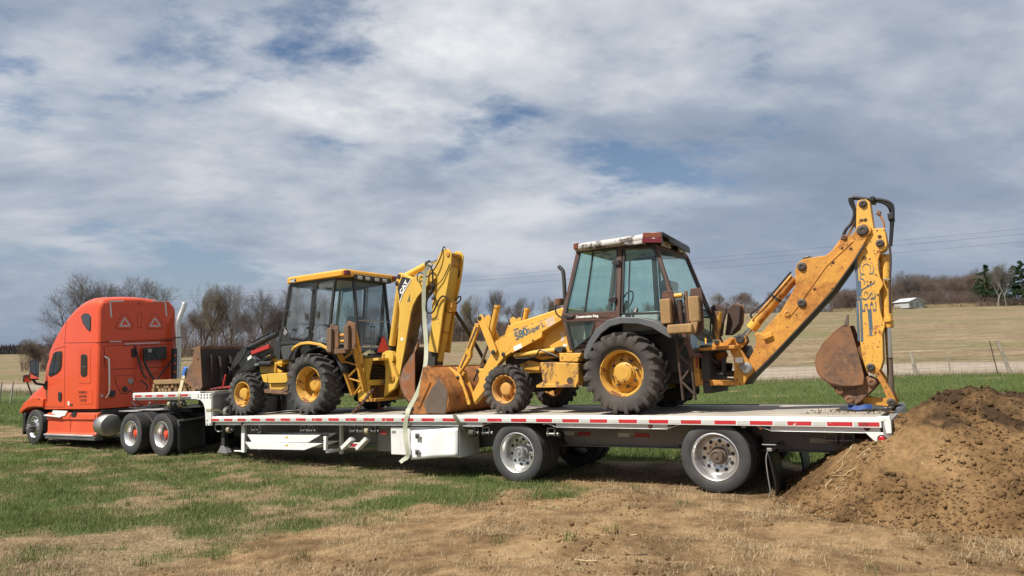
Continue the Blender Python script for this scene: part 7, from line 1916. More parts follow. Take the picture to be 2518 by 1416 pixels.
def make_pine(seed, H=12.0):
    r = np.random.default_rng(seed); tv, tf = tubes(([(0, 0, -.3), (0, 0, H * .5)], [(0, 0, H * .5), (.1, 0, H)], [.20, .12], [.12, .02]), 7)
    V = []; F = []; bs = ([], [], [], [])
    for k in range(46):
        t = .16 + .84 * (k / 46) ** .9; z = H * t; a = r.uniform(0, 2 * PI); L = H * .27 * (1 - t) ** .75 * r.uniform(.55, 1.2) + .25
        d = np.array([math.cos(a), math.sin(a), r.uniform(-.05, .3)]); p0 = np.array([0, 0, z]); p1 = p0 + d * L
        bs[0].append(tuple(p0)); bs[1].append(tuple(p1)); bs[2].append(.04); bs[3].append(.012)
        m = int(70 + 60 * L); s = r.uniform(.25, 1.05, m)[:, None]
        c = p0 + d * L * s + r.normal(0, 1, (m, 3)) * np.array([.22, .22, .15]) * (.5 + .5 * L / 2)
        sz = r.uniform(.08, .24, (m, 1)); o1 = r.normal(0, 1, (m, 3)); o1 /= np.linalg.norm(o1, axis=1, keepdims=True); o2 = r.normal(0, 1, (m, 3)); o2 /= np.linalg.norm(o2, axis=1, keepdims=True)
        V.append(np.stack([c - o1 * sz, c + o1 * sz, c + o2 * sz * .8], 1).reshape(-1, 3))
    V = np.concatenate(V); F = np.arange(len(V)).reshape(-1, 3)
    bv, bf = tubes(bs, 4)
    return np_mesh('trunk', np.concatenate([tv, bv]), np.concatenate([tf[:, :4], bf + len(tv)]) if False else np.concatenate([np.pad(tf, ((0, 0), (0, 0))), bf + len(tv)]), M['pine_bark']), np_mesh('crown', V, F, M['needles'], False), H


TV = [tree_meshes(11, M['bark_grey'], M['twig_grey'], H=13, spread=1.05, trunk_r=.26, twig=.013),
      tree_meshes(23, M['bark_grey'], M['twig_grey'], H=13, spread=1.15, trunk_r=.24, twig=.013, fork=.2),
      tree_meshes(37, M['bark_grey'], M['twig_olive'], H=12, spread=.85, trunk_r=.20, twig=.013, upright=.5),
      tree_meshes(41, M['bark_grey'], M['twig_brown'], H=11, spread=.9, trunk_r=.18, twig=.013, upright=.45),
      tree_meshes(58, M['bark_pale'], M['twig_grey'], H=13, spread=.75, trunk_r=.17, twig=.013, upright=.6),
      tree_meshes(63, M['bark_grey'], M['twig_brown'], H=7, spread=1.1, trunk_r=.12, twig=.013, fork=.05, upright=.5)]
PV = [make_pine(5, 12.0), make_pine(9, 12.0)]


def px_world(px, d, py=None):
    """a spot on the terrain: direction of photo column px, d metres out; py pins its height for ground hidden behind a rise"""
    x = (px - 1259) / FPX * d; y = d
    z = float(terrain(np.array(x), np.array(y), False)) if py is None else CAM_H + d * (868 - py) / FPX
    return Vector((x, y, z))


_tr = random.Random(99)


def tree(v, px, d, top, label, group, name='bare_tree', base=None, wide=1.0):
    """top: photo row its highest twigs reach"""
    t, c, h = v; p = px_world(px, d, base); want = CAM_H + d * (868 - top) / FPX - p.z; s = max(want, 1.5) / h
    o = bpy.data.objects.new(name, None); COL.objects.link(o); o.location = p; o.rotation_euler = (0, 0, _tr.uniform(0, 6.28)); o.scale = (s * wide, s * wide, s); o.empty_display_size = .5
    tag(o, label, 'tree', group)
    for nm, me in (('trunk', t), ('crown', c)):
        k = bpy.data.objects.new(nm, me); COL.objects.link(k); k.parent = o
    return o


def plant_trees():
    # behind the tractor
    g = 'bare trees behind the tractor'
    for v, px, d, top, w, lab in ((0, 185, 120, 662, 1.3, 'wide bare tree left of the tractor roof'), (1, 258, 125, 690, .9, 'smaller bare tree just above the tractor roof'), (1, 345, 128, 676, 1.2, 'spreading bare tree rising over the right of the tractor roof'),
                                  (5, 150, 118, 775, 1.2, 'low bare thicket tree against the tractor windscreen'), (5, 100, 120, 826, 1.4, 'small bare bush left of the tractor mirror'), (5, 128, 112, 850, 1.3, 'low bare bush below the tractor mirror')):
        tree(TV[v], px, d, top, lab, g, wide=w)
    g = 'bare trees between the tractor and the black cab'
    for v, px, d, top, w, lab in ((2, 492, 140, 690, .95, 'tall bare tree right of the exhaust stack'), (1, 570, 138, 690, 1.05, 'broad bare tree above the brown bucket'), (0, 655, 145, 705, 1.0, 'bare tree left of the black cab'), (4, 540, 150, 700, .8, 'slim bare tree between two broad ones above the brown bucket'), (1, 705, 150, 690, .9, 'bare tree touching the left edge of the black cab')):
        tree(TV[v], px, d, top, lab, g, wide=w)
    for k in range(9):
        tree(TV[_tr.choice((2, 3, 5))], 450 + 40 * k + _tr.uniform(-12, 12), _tr.uniform(150, 170), _tr.uniform(735, 775), 'thin bare tree in the thicket behind the black cab machine', 'thicket behind the black cab machine', wide=1.1)
    # seen through the black cab and between the machines
    for px, top in ((770, 715), (815, 728), (860, 735), (905, 742), (950, 730), (1000, 738), (1040, 740)):
        tree(TV[_tr.choice((0, 2, 3))], px, _tr.uniform(145, 165), top, 'bare tree partly hidden behind the yellow boom and black cab', 'trees behind the black cab machine')
    tree(TV[2], 1185, 150, 722, 'bushy olive bare tree between the two machines', 'trees between the machines', wide=1.25); tree(TV[4], 1215, 152, 706, 'tallest bare tree between the two machines', 'trees between the machines', wide=1.1)
    tree(TV[0], 1135, 155, 740, 'bare tree just right of the yellow stick', 'trees between the machines', wide=1.1); tree(TV[3], 1262, 158, 745, 'bare tree above the left loader cylinders', 'trees between the machines')
    tree(TV[4], 1292, 160, 726, 'slim bare tree above the loader arms', 'trees between the machines'); tree(TV[2], 1330, 160, 724, 'bare tree left of the exhaust pipe of the orange machine', 'trees between the machines'); tree(TV[3], 1375, 162, 735, 'bare tree behind the exhaust pipe of the orange machine', 'trees between the machines', wide=1.1)
    for k in range(14):
        tree(TV[_tr.choice((3, 5, 5))], 1115 + 23 * k + _tr.uniform(-8, 8), _tr.uniform(158, 172), _tr.uniform(765, 790), 'low bare tree in the dark hedge between the two machines', 'hedge between the machines', wide=1.25)
    for k in range(8):
        tree(TV[_tr.choice((3, 5))], 1425 + 40 * k, _tr.uniform(175, 190), _tr.uniform(735, 752), 'bare tree hidden behind the tinted cab', 'trees behind the tinted cab', wide=1.1)
    # far line behind the hoe
    for k in range(15):
        px = 1728 + 27 * k + _tr.uniform(-8, 8); d = _tr.uniform(250, 290); top = (716 if k in (1, 3, 4, 6) else 731) + _tr.uniform(-4, 10) - (22 if k > 8 else 0)
        tree(TV[_tr.choice((0, 2, 3, 4))], px, d, top, 'small bare tree in the far line behind the orange hoe boom', 'far tree line behind the hoe', base=775, wide=1.7)
    # woods at the right
    for k in range(56):
        px = 2050 + 7.2 * k + _tr.uniform(-6, 6); d = _tr.uniform(196, 225)
        top = np.interp(px, [2050, 2130, 2200, 2240, 2300, 2360, 2420, 2460], [706, 710, 688, 668, 680, 674, 660, 662]) + _tr.uniform(-10, 14)
        tree(TV[_tr.choice((3, 3, 0, 2, 4))], px, d, top, 'bare brown tree in the dense wood behind the white shed', 'brown wood behind the shed', wide=1.2, base=np.interp(px, [2050, 2250, 2518], [768, 762, 752]))
    for k in range(22):
        px = 2060 + 18 * k + _tr.uniform(-6, 6); d = _tr.uniform(190, 196)
        tree(TV[5], px, d, _tr.uniform(712, 735) - (px - 2060) * .03, 'low reddish bare tree at the edge of the brown wood', 'scrub along the brown wood', wide=1.3)
    for px, d, top, lab in ((2428, 186, 650, 'leftmost dark evergreen at the edge of the brown wood'), (2462, 192, 655, 'dark evergreen behind the two pale bare trunks'), (2500, 187, 652, 'dark evergreen right of the pale bare trunks'), (2520, 184, 640, 'tallest dark evergreen at the right edge of the photo'), (2408, 194, 690, 'smaller dark evergreen beside the reddish scrub'), (2545, 186, 648, 'dark evergreen cut off by the right edge')):
        tree(PV[_tr.randrange(2)], px, d, top, lab, 'evergreens at the right', 'pine_tree', wide=1.25)
    tree(TV[4], 2455, 181, 650, 'left of two pale bare trees in front of the evergreens', 'pale bare trees at the right', wide=.8); tree(TV[4], 2478, 180, 640, 'right of two pale bare trees in front of the evergreens', 'pale bare trees at the right', wide=.8)
    # far wood at the left as one mass
    r = np.random.default_rng(3); n = 2600
    px = r.uniform(-500, 330, n); d = r.uniform(500, 560, n); x = (px - 1259) / FPX * d; z = terrain(x, d, False); h = r.uniform(4.5, 8.2, n)
    v, f = tubes((np.stack([x, d, z - .5], 1), np.stack([x + r.normal(0, 1.2, n), d + r.normal(0, 1, n), z + h], 1), r.uniform(.3, 1.1, n), np.full(n, .12)), 4); o = bpy.data.objects.new('far_wood', np_mesh('far_wood', v, f, M['far_wood'])); COL.objects.link(o)
    tag(o, 'far dark wood on the horizon at the left edge', 'wood', kind='stuff')
    # undergrowth along the tree lines as one mass
    S = [[], [], [], []]
    lines = ((60, 430, 122, 830, 900), (440, 1060, 150, 800, 3000), (1090, 1420, 157, 792, 2800), (1420, 1720, 180, 755, 1200), (1720, 2060, 246, 742, 2600), (2050, 2440, 189, 712, 5200), (2400, 2560, 184, 728, 1400))
    for a, b, d0, top, n in lines:
        px = r.uniform(a, b, n); d = d0 + r.uniform(-3, 12, n); x = (px - 1259) / FPX * d; z = terrain(x, d, False) if d0 < 240 else CAM_H + d * (868 - 776) / FPX
        h = np.maximum(.6, CAM_H + d * (868 - top) / FPX - z) * r.uniform(.25, 1.0, n) ** 1.3
        p0 = np.stack([x, d, z - .1], 1); p1 = np.stack([x + r.normal(0, .45, n), d + r.normal(0, .4, n), z + h], 1)
        for L_, v_ in zip(S, (p0, p1, r.uniform(.02, .05, n), np.full(n, .012))): L_.append(v_)
        for j in range(2):
            t = r.uniform(.3, .9, (n, 1)); m_ = p0 * (1 - t) + p1 * t; e = m_ + np.stack([r.normal(0, .6, n), r.normal(0, .5, n), np.abs(r.normal(.4, .4, n))], 1)
            for L_, v_ in zip(S, (m_, e, np.full(n, .022), np.full(n, .010))): L_.append(v_)
    v, f = tubes([np.concatenate(q) for q in S], 3); o = bpy.data.objects.new('undergrowth', np_mesh('undergrowth', v, f, M['twig_brown'])); COL.objects.link(o)
    tag(o, 'tangled bare undergrowth along the foot of the tree lines', 'undergrowth', kind='stuff')


M['far_wood'] = bark('far_wood', (.060, .055, .055))
plant_trees()


# ------------------------------------------------------------------ shed, fence, wires
def world_thing(name, label, cat, loc, rz=0, group=None):
    o = bpy.data.objects.new(name, None); COL.objects.link(o); o.location = loc; o.rotation_euler = (0, 0, rz); BASE[o.name] = (0, 0, 0)
    return tag(o, label, cat, group)


def build_shed():
    p = px_world(2238, 184); s = world_thing('shed', 'small white shed with a low gable roof in front of the brown wood', 'shed', p, rad(18))
    W, D, H = 2.7, 2.3, 1.7
    M['shed_white'] = paint('shed_white', (.40, .40, .385), .8, var=.1, dirt=.4, dirtcol=(.3, .29, .27)); M['shed_roof'] = paint('shed_roof', (.50, .51, .52), .6, var=.08, dirt=.3)
    MB().prism([(-W, 0), (W, 0), (W, H), (0, H + .95), (-W, H)], -D, D).obj('wall', M['shed_white'], s)
    for k in (-1, 1):
        MB().prism([(0, H + .98), (k * (W + .3), H - .08), (k * (W + .3), H + .02), (0, H + 1.1)], -D - .3, D + .3).obj('roof', M['shed_roof'], s)
    for x in (-2.2, -.2, 1.6):
        MB().box(x, x + 1.0, -D - .03, -D, .2, 1.5).obj('panel', M['shed_grey'], s)
    MB().box(-.25, .15, -D - .1, -D + .3, H + 1.0, H + 1.5).obj('vent', M['dark'], s)


M['shed_grey'] = paint('shed_grey', (.26, .27, .27), .8, var=.2, dirt=.3)
build_shed()


def build_fence():
    r = random.Random(12)
    def post(px, by, tx, ty, rad_, label, mat, name='fence_post'):
        d = FD; p = px_world(px, d); top = Vector(((tx - 1259) / FPX * d, d + .1, CAM_H + d * (868 - ty) / FPX)) - p
        rows = []
        n = 7
        for i in range(n + 1):
            t = i / n; c = top * t + Vector((r.uniform(-.015, .015), r.uniform(-.015, .015), 0)); rr = rad_ * (1.1 - .25 * t) * r.uniform(.9, 1.1)
            rows.append([c + Vector((rr * math.cos(2 * PI * k / 8), rr * math.sin(2 * PI * k / 8), -.2 if i == 0 else 0)) for k in range(8)])
        me = MB().loft(rows).mesh(name, sharp=50); me.materials.append(mat); o = bpy.data.objects.new(name, me); COL.objects.link(o); o.location = p
        tag(o, label, 'fence post', 'posts of the field fence')
    FD = 50.0
    post(2247, 928, 2237, 866, .13, 'weathered wooden fence post leaning left, just right of the hoe bucket rod', M['post_wood'])
    post(2478, 916, 2450, 838, .12, 'leaning wooden fence post beside the thin steel post', M['post_wood'])
    post(2446, 918, 2432, 838, .035, 'thin dark steel fence post left of the leaning wooden post', M['rust_dark'])
    post(2018, 930, 2016, 852, .10, 'wooden fence post half hidden behind the rusty hoe bucket', M['post_wood'])
    for k, px in enumerate((1560, 1760, 1640, 2330)):
        post(px, 0, px - 3, (905, 895, 900, 872)[k], .05 if k == 3 else .08, ('fence post seen under the tinted cab machine', 'fence post seen behind the far rear tyre of the orange machine', 'fence post seen past the orange rear axle', 'short grey fence post between the leaning posts')[k], M['post_wood'])
    for k, px in enumerate((12, 40)):
        post(px, 0, px, 938, .06, ('fence post at the left edge of the photo', 'fence post left of the tractor mirror')[k], M['post_wood'])
    # woven wire
    b = MB(); xs = np.arange(-45, 75, 2.0)
    f = world_thing('wire_fence', 'thin woven wire fence strung along the near side of the gravel road', 'fence', (0, FD, 0))
    for h in (.15, .35, .55, .8, 1.1, 1.25):
        b.tube([(x, .3 * math.sin(x * .2), float(terrain(np.array(x), np.array(FD), False)) + h + .03 * math.sin(x * 1.3)) for x in xs], .006, 3)
    b.obj('wires', M['wire_grey'], f, sharp=None)
    b = MB()
    for x in np.arange(-45, 75, .6):
        z = float(terrain(np.array(x), np.array(FD), False)); b.tube([(x, .3 * math.sin(x * .2), z + .1), (x, .3 * math.sin(x * .2), z + 1.1)], .005, 3)
    o = b.obj('stay_wires', M['wire_grey'], f, sharp=None); o['kind'] = 'stuff'


M['wire_grey'] = paint('wire_grey', (.12, .11, .10), .7, var=.2)
build_fence()


def build_wires():
    for k, (dy, dz_) in enumerate(((0, 0), (0, -.35), (1.2, -.75))):
        A = Vector((33.4 + 40, 45 - 22, 10.35 + 1.5)); B_ = Vector((-81.7, 110, 9.9)); pts = []
        for i in range(41):
            t = i / 40; p = A.lerp(B_, t); p.z += dz_ - 4 * 1.9 * t * (1 - t) * .95 + 1.0 * 0; p.y += dy; pts.append(p)
        me = MB().tube(pts, .007, 4).mesh('power_line', sharp=None); me.materials.append(M['black_hose']); o = bpy.data.objects.new('power_line', me); COL.objects.link(o)
        tag(o, ('highest', 'middle', 'lowest')[k] + ' of the thin power lines crossing the sky', 'power line', 'power lines crossing the sky')


build_wires()
# ------------------------------------------------------------------ soil heap at the rear of the trailer
def heap_h(X, Y):
    A = np.array([11.35, .45]); Bp = np.array([13.8, 1.3]); ab = Bp - A
    tt = np.clip(((X - A[0]) * ab[0] + (Y - A[1]) * ab[1]) / (ab @ ab), 0, 1)
    dx = X - (A[0] + tt * ab[0]); dy = Y - (A[1] + tt * ab[1]); d = np.hypot(dx, dy); ang = np.arctan2(dy, dx)
    Rr = 1.62 + .32 * np.clip(-np.cos(ang), 0, 1) ** 2 + .9 * np.clip(np.sin(ang), 0, 1) + .12 * (fbm(X * 1.1, Y * 1.1, 5, 2) - .5)
    q = np.clip(d / Rr, 0, 1.4)
    h = 1.16 * (1 - q ** 1.2) + .04 - .07 * np.clip((X - 11.6), 0, 2.0) * .9
    h = h + np.clip(1.15 - q, 0, 1) * ((fbm(X * 1.3, Y * 1.3, 77, 4, .55) - .5) * .42 + (np.abs(fbm(X * 2.6, Y * 2.6, 72, 3, .6) - .5) - .12) * -.30 + (fbm(X * 6, Y * 6, 70, 3, .6) - .5) * .09) + (fbm(X * 17, Y * 17, 71, 3, .6) - .5) * .045
    return h


def ground_rig_z(X, Y):
    """terrain height in the rig frame at rig X, Y"""
    W3 = np.array(RIG)
    x = W3[0, 0] * X + W3[0, 1] * Y + W3[0, 3]; y = W3[1, 0] * X + W3[1, 1] * Y + W3[1, 3]
    z = terrain(x, y); return (z - (W3[2, 0] * X + W3[2, 1] * Y + W3[2, 3])) / W3[2, 2]


def soil_mat():
    m, t, b = mat_new('heap_soil'); L = t.links.new
    tc = _n(t, 'ShaderNodeTexCoord'); co = tc.outputs['Object']
    n1 = _n(t, 'ShaderNodeTexNoise', i_Scale=1.1, i_Detail=7.0, i_Roughness=.6); L(co, n1.inputs['Vector'])
    n2 = _n(t, 'ShaderNodeTexNoise', i_Scale=16.0, i_Detail=8.0, i_Roughness=.72); L(co, n2.inputs['Vector'])
    a = _ramp(t, [(.36, (.105, .062, .029)), (.50, (.190, .115, .054)), (.66, (.25, .158, .078))]); L(n1.outputs['Fac'], a.inputs[0])
    c = _ramp(t, [(.30, (.35, .33, .32)), (.52, (.95, .95, .95)), (.72, (1.35, 1.3, 1.2))]); L(n2.outputs['Fac'], c.inputs[0])
    n3 = _n(t, 'ShaderNodeTexNoise', i_Scale=2.3, i_Detail=6.0, i_Roughness=.6, i_Distortion=.5); L(co, n3.inputs['Vector']); sp = _n(t, 'ShaderNodeSeparateXYZ'); L(co, sp.inputs[0]); zz = _n(t, 'ShaderNodeMapRange', i_1=.75, i_2=1.25, i_3=-.10, i_4=.14); L(sp.outputs['Z'], zz.inputs[0]); su = _n(t, 'ShaderNodeMath', operation='ADD'); L(n3.outputs['Fac'], su.inputs[0]); L(zz.outputs[0], su.inputs[1])   # dark sod and topsoil tipped on last lies on top
    dm = _ramp(t, [(.53, (0, 0, 0)), (.64, (1, 1, 1))]); L(su.outputs[0], dm.inputs[0])
    da = _n(t, 'ShaderNodeMix', data_type='RGBA'); da.inputs['B'].default_value = (.055, .035, .020, 1); L(dm.outputs[0], da.inputs['Factor']); L(a.outputs[0], da.inputs['A']); a = da
    mx = _n(t, 'ShaderNodeMix', data_type='RGBA', blend_type='MULTIPLY', i_Factor=.8); L(a.outputs['Result'], mx.inputs['A']); L(c.outputs[0], mx.inputs['B'])
    L(mx.outputs['Result'], b.inputs['Base Color']); b.inputs['Roughness'].default_value = 1.0; b.inputs['Specular IOR Level'].default_value = .08
    bp = _n(t, 'ShaderNodeBump', i_Strength=1.0, i_Distance=.03); L(n2.outputs['Fac'], bp.inputs['Height']); L(bp.outputs[0], b.inputs['Normal'])
    return m


M['soil'] = soil_mat()


def build_heap():
    rng = np.random.default_rng(4)
    gx = np.arange(9.0, 16.6, .028); gy = np.arange(-1.6, 4.6, .028); X, Y = np.meshgrid(gx, gy)
    H = heap_h(X, Y); G = ground_rig_z(X, Y); Z = np.maximum(H + np.minimum(G, .06), G - .05)
    nx, ny = len(gx), len(gy); co = np.stack([X, Y, Z], -1).reshape(-1, 3)
    I, J = np.meshgrid(np.arange(nx - 1), np.arange(ny - 1)); a = (J * nx + I).ravel(); fs = np.stack([a, a + 1, a + 1 + nx, a + nx], 1)
    keep = (Z > G - .045).ravel()[fs].any(1)
    o = bpy.data.objects.new('soil_heap', np_mesh('soil_heap', co, fs[keep], M['soil'])); COL.objects.link(o); o.matrix_world = RIG
    tag(o, 'large heap of loose brown soil against the rear of the trailer', 'dirt pile')
    # clods
    n = 26000; x = rng.uniform(9.0, 14.5, n); y = rng.uniform(-1.9, 1.6, n); h = heap_h(x, y); g = ground_rig_z(x, y)
    z = np.maximum(h + np.minimum(g, .06), g); on = (h > -.12) & (rng.random(n) < np.clip(1.1 - .6 * np.clip(h, 0, 1.2), .15, 1)); on &= fbm(x * 2, y * 2, 90, 3) > .38
    x, y, z = x[on], y[on], z[on]; s = .005 + .012 * rng.random(len(x)) ** 2 + .035 * rng.random(len(x)) ** 16
    co, fs = lumps(np.stack([x, y, z + s * .3], 1), s, rng)
    c = bpy.data.objects.new('soil_clods', np_mesh('soil_clods', co, fs, M['soil'])); COL.objects.link(c); c.matrix_world = RIG
    tag(c, 'clods of soil rolled down around the foot of the heap', 'soil', kind='stuff')
    # roots and straw in the heap
    b = MB(); r = random.Random(5)
    for k in range(150):
        xx, yy = r.uniform(9.8, 13.6), r.uniform(-1.2, .9); hh = float(heap_h(np.array(xx), np.array(yy)))
        if hh < .08: continue
        L = r.uniform(.08, .30); a = r.uniform(0, 2 * PI); pts = []
        for j in range(4):
            tt = j / 3; px_, py_ = xx + L * tt * math.cos(a + .8 * tt * r.uniform(-1, 1)), yy + L * tt * math.sin(a); pts.append((px_, py_, float(heap_h(np.array(px_), np.array(py_))) + .06 * 0 + .03 + .015 * math.sin(PI * tt)))
        b.tube(pts, r.uniform(.0025, .005), 4)
    me = b.mesh('roots', sharp=None); me.materials.append(M['straw_pale']); q = bpy.data.objects.new('roots', me); COL.objects.link(q); q.matrix_world = RIG
    tag(q, 'thin pale roots and stalks sticking out of the soil heap', 'roots', kind='stuff')
    # soil spilled on the end of the deck
    n = 220; x = 10.65 - 1.1 * rng.random(n) ** 1.6; y = np.clip(1.05 + rng.normal(0, .22, n) + .2 * (x - 10), .1, 2.5); s = .005 + .013 * rng.random(n) ** 3
    co, fs = lumps(np.stack([x, y, dz(x) + s * .4], 1), s, rng)
    c = bpy.data.objects.new('spilled_soil', np_mesh('spilled_soil', co, fs, M['soil'])); COL.objects.link(c); c.matrix_world = RIG
    tag(c, 'crumbs of brown soil spilled on the rear of the trailer deck', 'soil', kind='stuff')


M['straw_pale'] = paint('straw_pale', (.42, .32, .18), .9, var=.2, dirt=.2)
build_heap()


# ------------------------------------------------------------------ lashing gear and cargo on the trailer
def ribbon(pts, w, across, th=.006):
    """flat webbing along 3-D points, w wide along 'across'"""
    P = [Vector(p) for p in pts]; rings = []
    for i, p in enumerate(P):
        tg = (P[min(i + 1, len(P) - 1)] - P[max(i - 1, 0)]).normalized(); a = Vector(across[i] if isinstance(across, list) else across); a = (a - tg * a.dot(tg)).normalized(); n = tg.cross(a)
        rings.append([p - a * w / 2 - n * th / 2, p + a * w / 2 - n * th / 2, p + a * w / 2 + n * th / 2, p - a * w / 2 + n * th / 2])
    return MB().loft(rings)


def build_lashings():
    # pale strap from the boom down over the rail to the tool box
    P = spline([p3(q, Y) for q, Y in (((1060, 648), 1.05), ((1054, 653), 1.02), ((1047, 668), 1.0), ((1043, 700), .98), ((1042, 740), .96), ((1044, 790), .92), ((1048, 850), .80), ((1046, 895), .62), ((1036, 940), .45), ((1022, 975), .30), ((1008, 1000), .17), ((1003, 1014), .12))], 5)
    s = thing('tie_down_strap', 'pale green webbing strap hanging from the folded yellow boom to the rail', 'strap', P[-1][:])
    ribbon(P, .078, (.85, .5, 0)).obj('webbing', M['strap'], s)
    Q2 = spline([p3(q, Y) for q, Y in (((1004, 1004), .10), ((1002, 1016), -.02), ((998, 1035), -.05), ((996, 1060), -.06), ((999, 1090), -.10), ((1003, 1112), -.10), ((1001, 1124), -.10), ((991, 1131), -.14), ((984, 1137), -.18))], 5)
    ribbon(Q2, .078, (.95, .3, 0)).obj('strap_tail', M['strap'], s)
    a = p3((1022, 1006), .2); MB().obox((a[0], .25, a[2]), (.16, .1, .09), (0, .2, .3)).obj('ratchet', M['dark'], s, .015); MB().cyl((a[0] - .1, .2, a[2] + .02), (a[0] + .1, .28, a[2] + .02), .03, n=10).obj('ratchet_handle', M['dark'], s)
    # dark strap running off the other side
    P = [Vector(p3(q, Y)) for q, Y in (((1110, 752), 1.3), ((1150, 815), 1.75), ((1178, 862), 2.1), ((1210, 925), 2.55))]
    solo(ribbon(spline(P, 4), .10, (.9, -.3, .2)), 'tie_down_strap', M['strap_dark'], 'dark webbing strap running from the stick to the far rail between the machines', 'strap', base=tuple(P[-1]))
    # short dark strap with bar over the rail behind the orange bucket
    P = spline([p3(q, Y) for q, Y in (((1160, 1009), .55), ((1135, 1014), .30), ((1118, 1018), .05), ((1119, 1024), -.03), ((1130, 1042), -.04), ((1146, 1065), .04), ((1152, 1078), .08))], 4)
    solo(ribbon(P, .06, (1, .2, .2)), 'tie_down_strap', M['strap_dark'], 'short dark strap hooked over the rail below the rusty orange bucket', 'strap', base=tuple(P[-1]))
    # blue webbing on the deck under the hoe linkage
    a, c, e = p3((2085, 999), 1.15), p3((2112, 1007), 1.1), p3((2144, 999), 1.15)
    P = spline([a, ((a[0] + c[0]) / 2, 1.1, (a[2] + c[2]) / 2 + .01), (c[0], c[1], c[2] + .02), ((c[0] + e[0]) / 2, 1.1, (c[2] + e[2]) / 2 + .02), e], 5)
    solo(ribbon(P, .06, (0, .35, 1), .008), 'blue_strap', M['blue'], 'bright blue webbing strap on the deck under the orange hoe linkage', 'strap', base=a)
    # tan strap with a blue ratchet at the upper deck
    s = thing('ratchet_strap', 'tan strap with a blue ratchet beside the brown loader bucket on the upper deck', 'strap', p3((440, 1000), .0))
    P = spline([p3(q, Y) for q, Y in (((455, 918), .5), ((449, 935), .35), ((444, 955), .12), ((441, 966), -.02), ((440, 980), -.04), ((440, 1000), .03))], 4)
    ribbon(P, .07, (.9, .3, 0)).obj('webbing', M['strap_tan'], s)
    a = p3((456, 915), .5); MB().obox(a, (.11, .1, .24), (0, rad(22), 0)).obj('ratchet', M['blue_bright'], s, .015); MB().obox((a[0] + .07, .5, a[2] - .05), (.05, .1, .2), (0, rad(22), 0)).obj('ratchet_handle', M['black'], s, .01)


M['blue_bright'] = paint('blue_ratchet', (.03, .16, .55), .45, dirt=.15, var=.1)
build_lashings()

LINK = None


def chain(pts, label, mat, step=.055, r=.011, name='chain'):
    """lashing chain: each link a part"""
    global LINK
    P = spline(pts, 12); t = thing(name, label, 'chain', tuple(P[-1]))
    me = MB().tube([(.032 * math.cos(a) * (1.35 if abs(math.cos(a)) > .3 else 1.2), .021 * math.sin(a), 0) for a in [2 * PI * k / 14 for k in range(14)]], r * .62, 6, closed=True).mesh('link'); me.materials.append(mat)
    L = 0.0; nxt = 0.0; k = 0
    for a, c in zip(P[:-1], P[1:]):
        seg = (c - a).length
        while nxt <= L + seg:
            p = a + (c - a) * ((nxt - L) / seg); q = (c - a).to_track_quat('X', 'Z').to_euler(); e = q.to_matrix() @ Euler(((PI / 2) * (k % 2) + .5, 0, 0)).to_matrix()
            inst('link', me, t, p, e.to_euler()); nxt += step; k += 1
        L += seg
    return t


def build_chains():
    chain([p3((926, 944), .95), p3((915, 960), .75), p3((895, 985), .42), p3((872, 1010), .12), p3((866, 1017), .04)], 'rusty chain stretched from the yellow hoe frame to the rail', M['chain'], .06, .017)
    chain([p3((918, 952), .9), p3((905, 972), .7), p3((885, 1000), .35), p3((874, 1014), .15)], 'second strand of rusty chain beside the one tied to the rail', M['chain'], .06, .016)
    chain([p3((926, 946), 1.0), p3((928, 965), .95), p3((931, 985), .95), p3((934, 1003), .95), p3((945, 1004), .9)], 'rusty chain end dangling from the yellow hoe frame', M['chain'], .06, .016)
    z = UZ + .02
    chain([(-3.25, .30, z), (-3.0, .38, z + .01), (-2.75, .42, z + .03), (-2.5, .5, z + .04)], 'red chain lying on the upper deck beside the brown bucket', M['red_chain'], .06, .017)
    s = thing('chain_binder', 'red lever chain binder standing on the upper deck in front of the front tyre', 'chain binder', (-2.75, .45, UZ))
    a, c = p3((547, 957), .55), p3((555, 921), .55); MB().bar(a, c, .035, .03).obj('lever', M['red_paint'], s, .006)
    MB().bar((-2.9, .5, UZ + .05), (-2.35, .55, UZ + .075), .05, .04).obj('binder_body', M['red_paint'], s, .008)


M['red_chain'] = paint('red_chain', (.20, .03, .025), .7, rust=.3, rscale=10, dirt=.3, var=.2)
build_chains()


def build_gear():
    """black tarps and straps heaped at the step"""
    r = random.Random(3); t = thing('gear_heap', 'heap of black tarps and straps stuffed beside the step of the trailer', 'gear', (-2.1, .5, 1.0))
    for k in range(26):
        x, y, z = r.uniform(-2.27, -1.98), r.uniform(.18, .95), r.uniform(1.02, 1.40)
        pts = [(x + r.uniform(-.08, .08), y + r.uniform(-.12, .12), z + r.uniform(-.1, .1)) for _ in range(4)]
        if k % 3:
            MB().tube(spline(pts, 4), r.uniform(.025, .05), 8).obj('tarp_fold', M['gear_black'], t)
        else:
            ribbon(spline(pts, 4), .06, (.5, .5, .3)).obj('strap_end', M['gear_grey'], t)
    MB().lathe([(.03, 0), (.085, 0), (.09, .01), (.09, .09), (.085, .1), (.03, .1)], (-2.12, .2, 1.10), 'X', 20, True).obj('strap_coil', M['gear_grey'], t)
    for k in range(5):
        MB().lathe([(.055, 0), (.07, .0), (.07, .012), (.055, .012)], (-2.08 + .018 * k, .16, 1.09), 'X', 18, True).obj('spring_coil', M['alu_dirty'], t)
    X, Z = at(516, 1008, -.02)
    ribbon([(X - .12, -.03, Z), (X + .06, -.03, Z), (X + .08, .1, Z), (X + .1, .3, Z - .1)], .05, (0, 0, 1)).obj('strap_end', M['strap_tan'], t)


M['gear_grey'] = paint('gear_grey', (.07, .07, .072), .8, dirt=.3, var=.3)
build_gear()


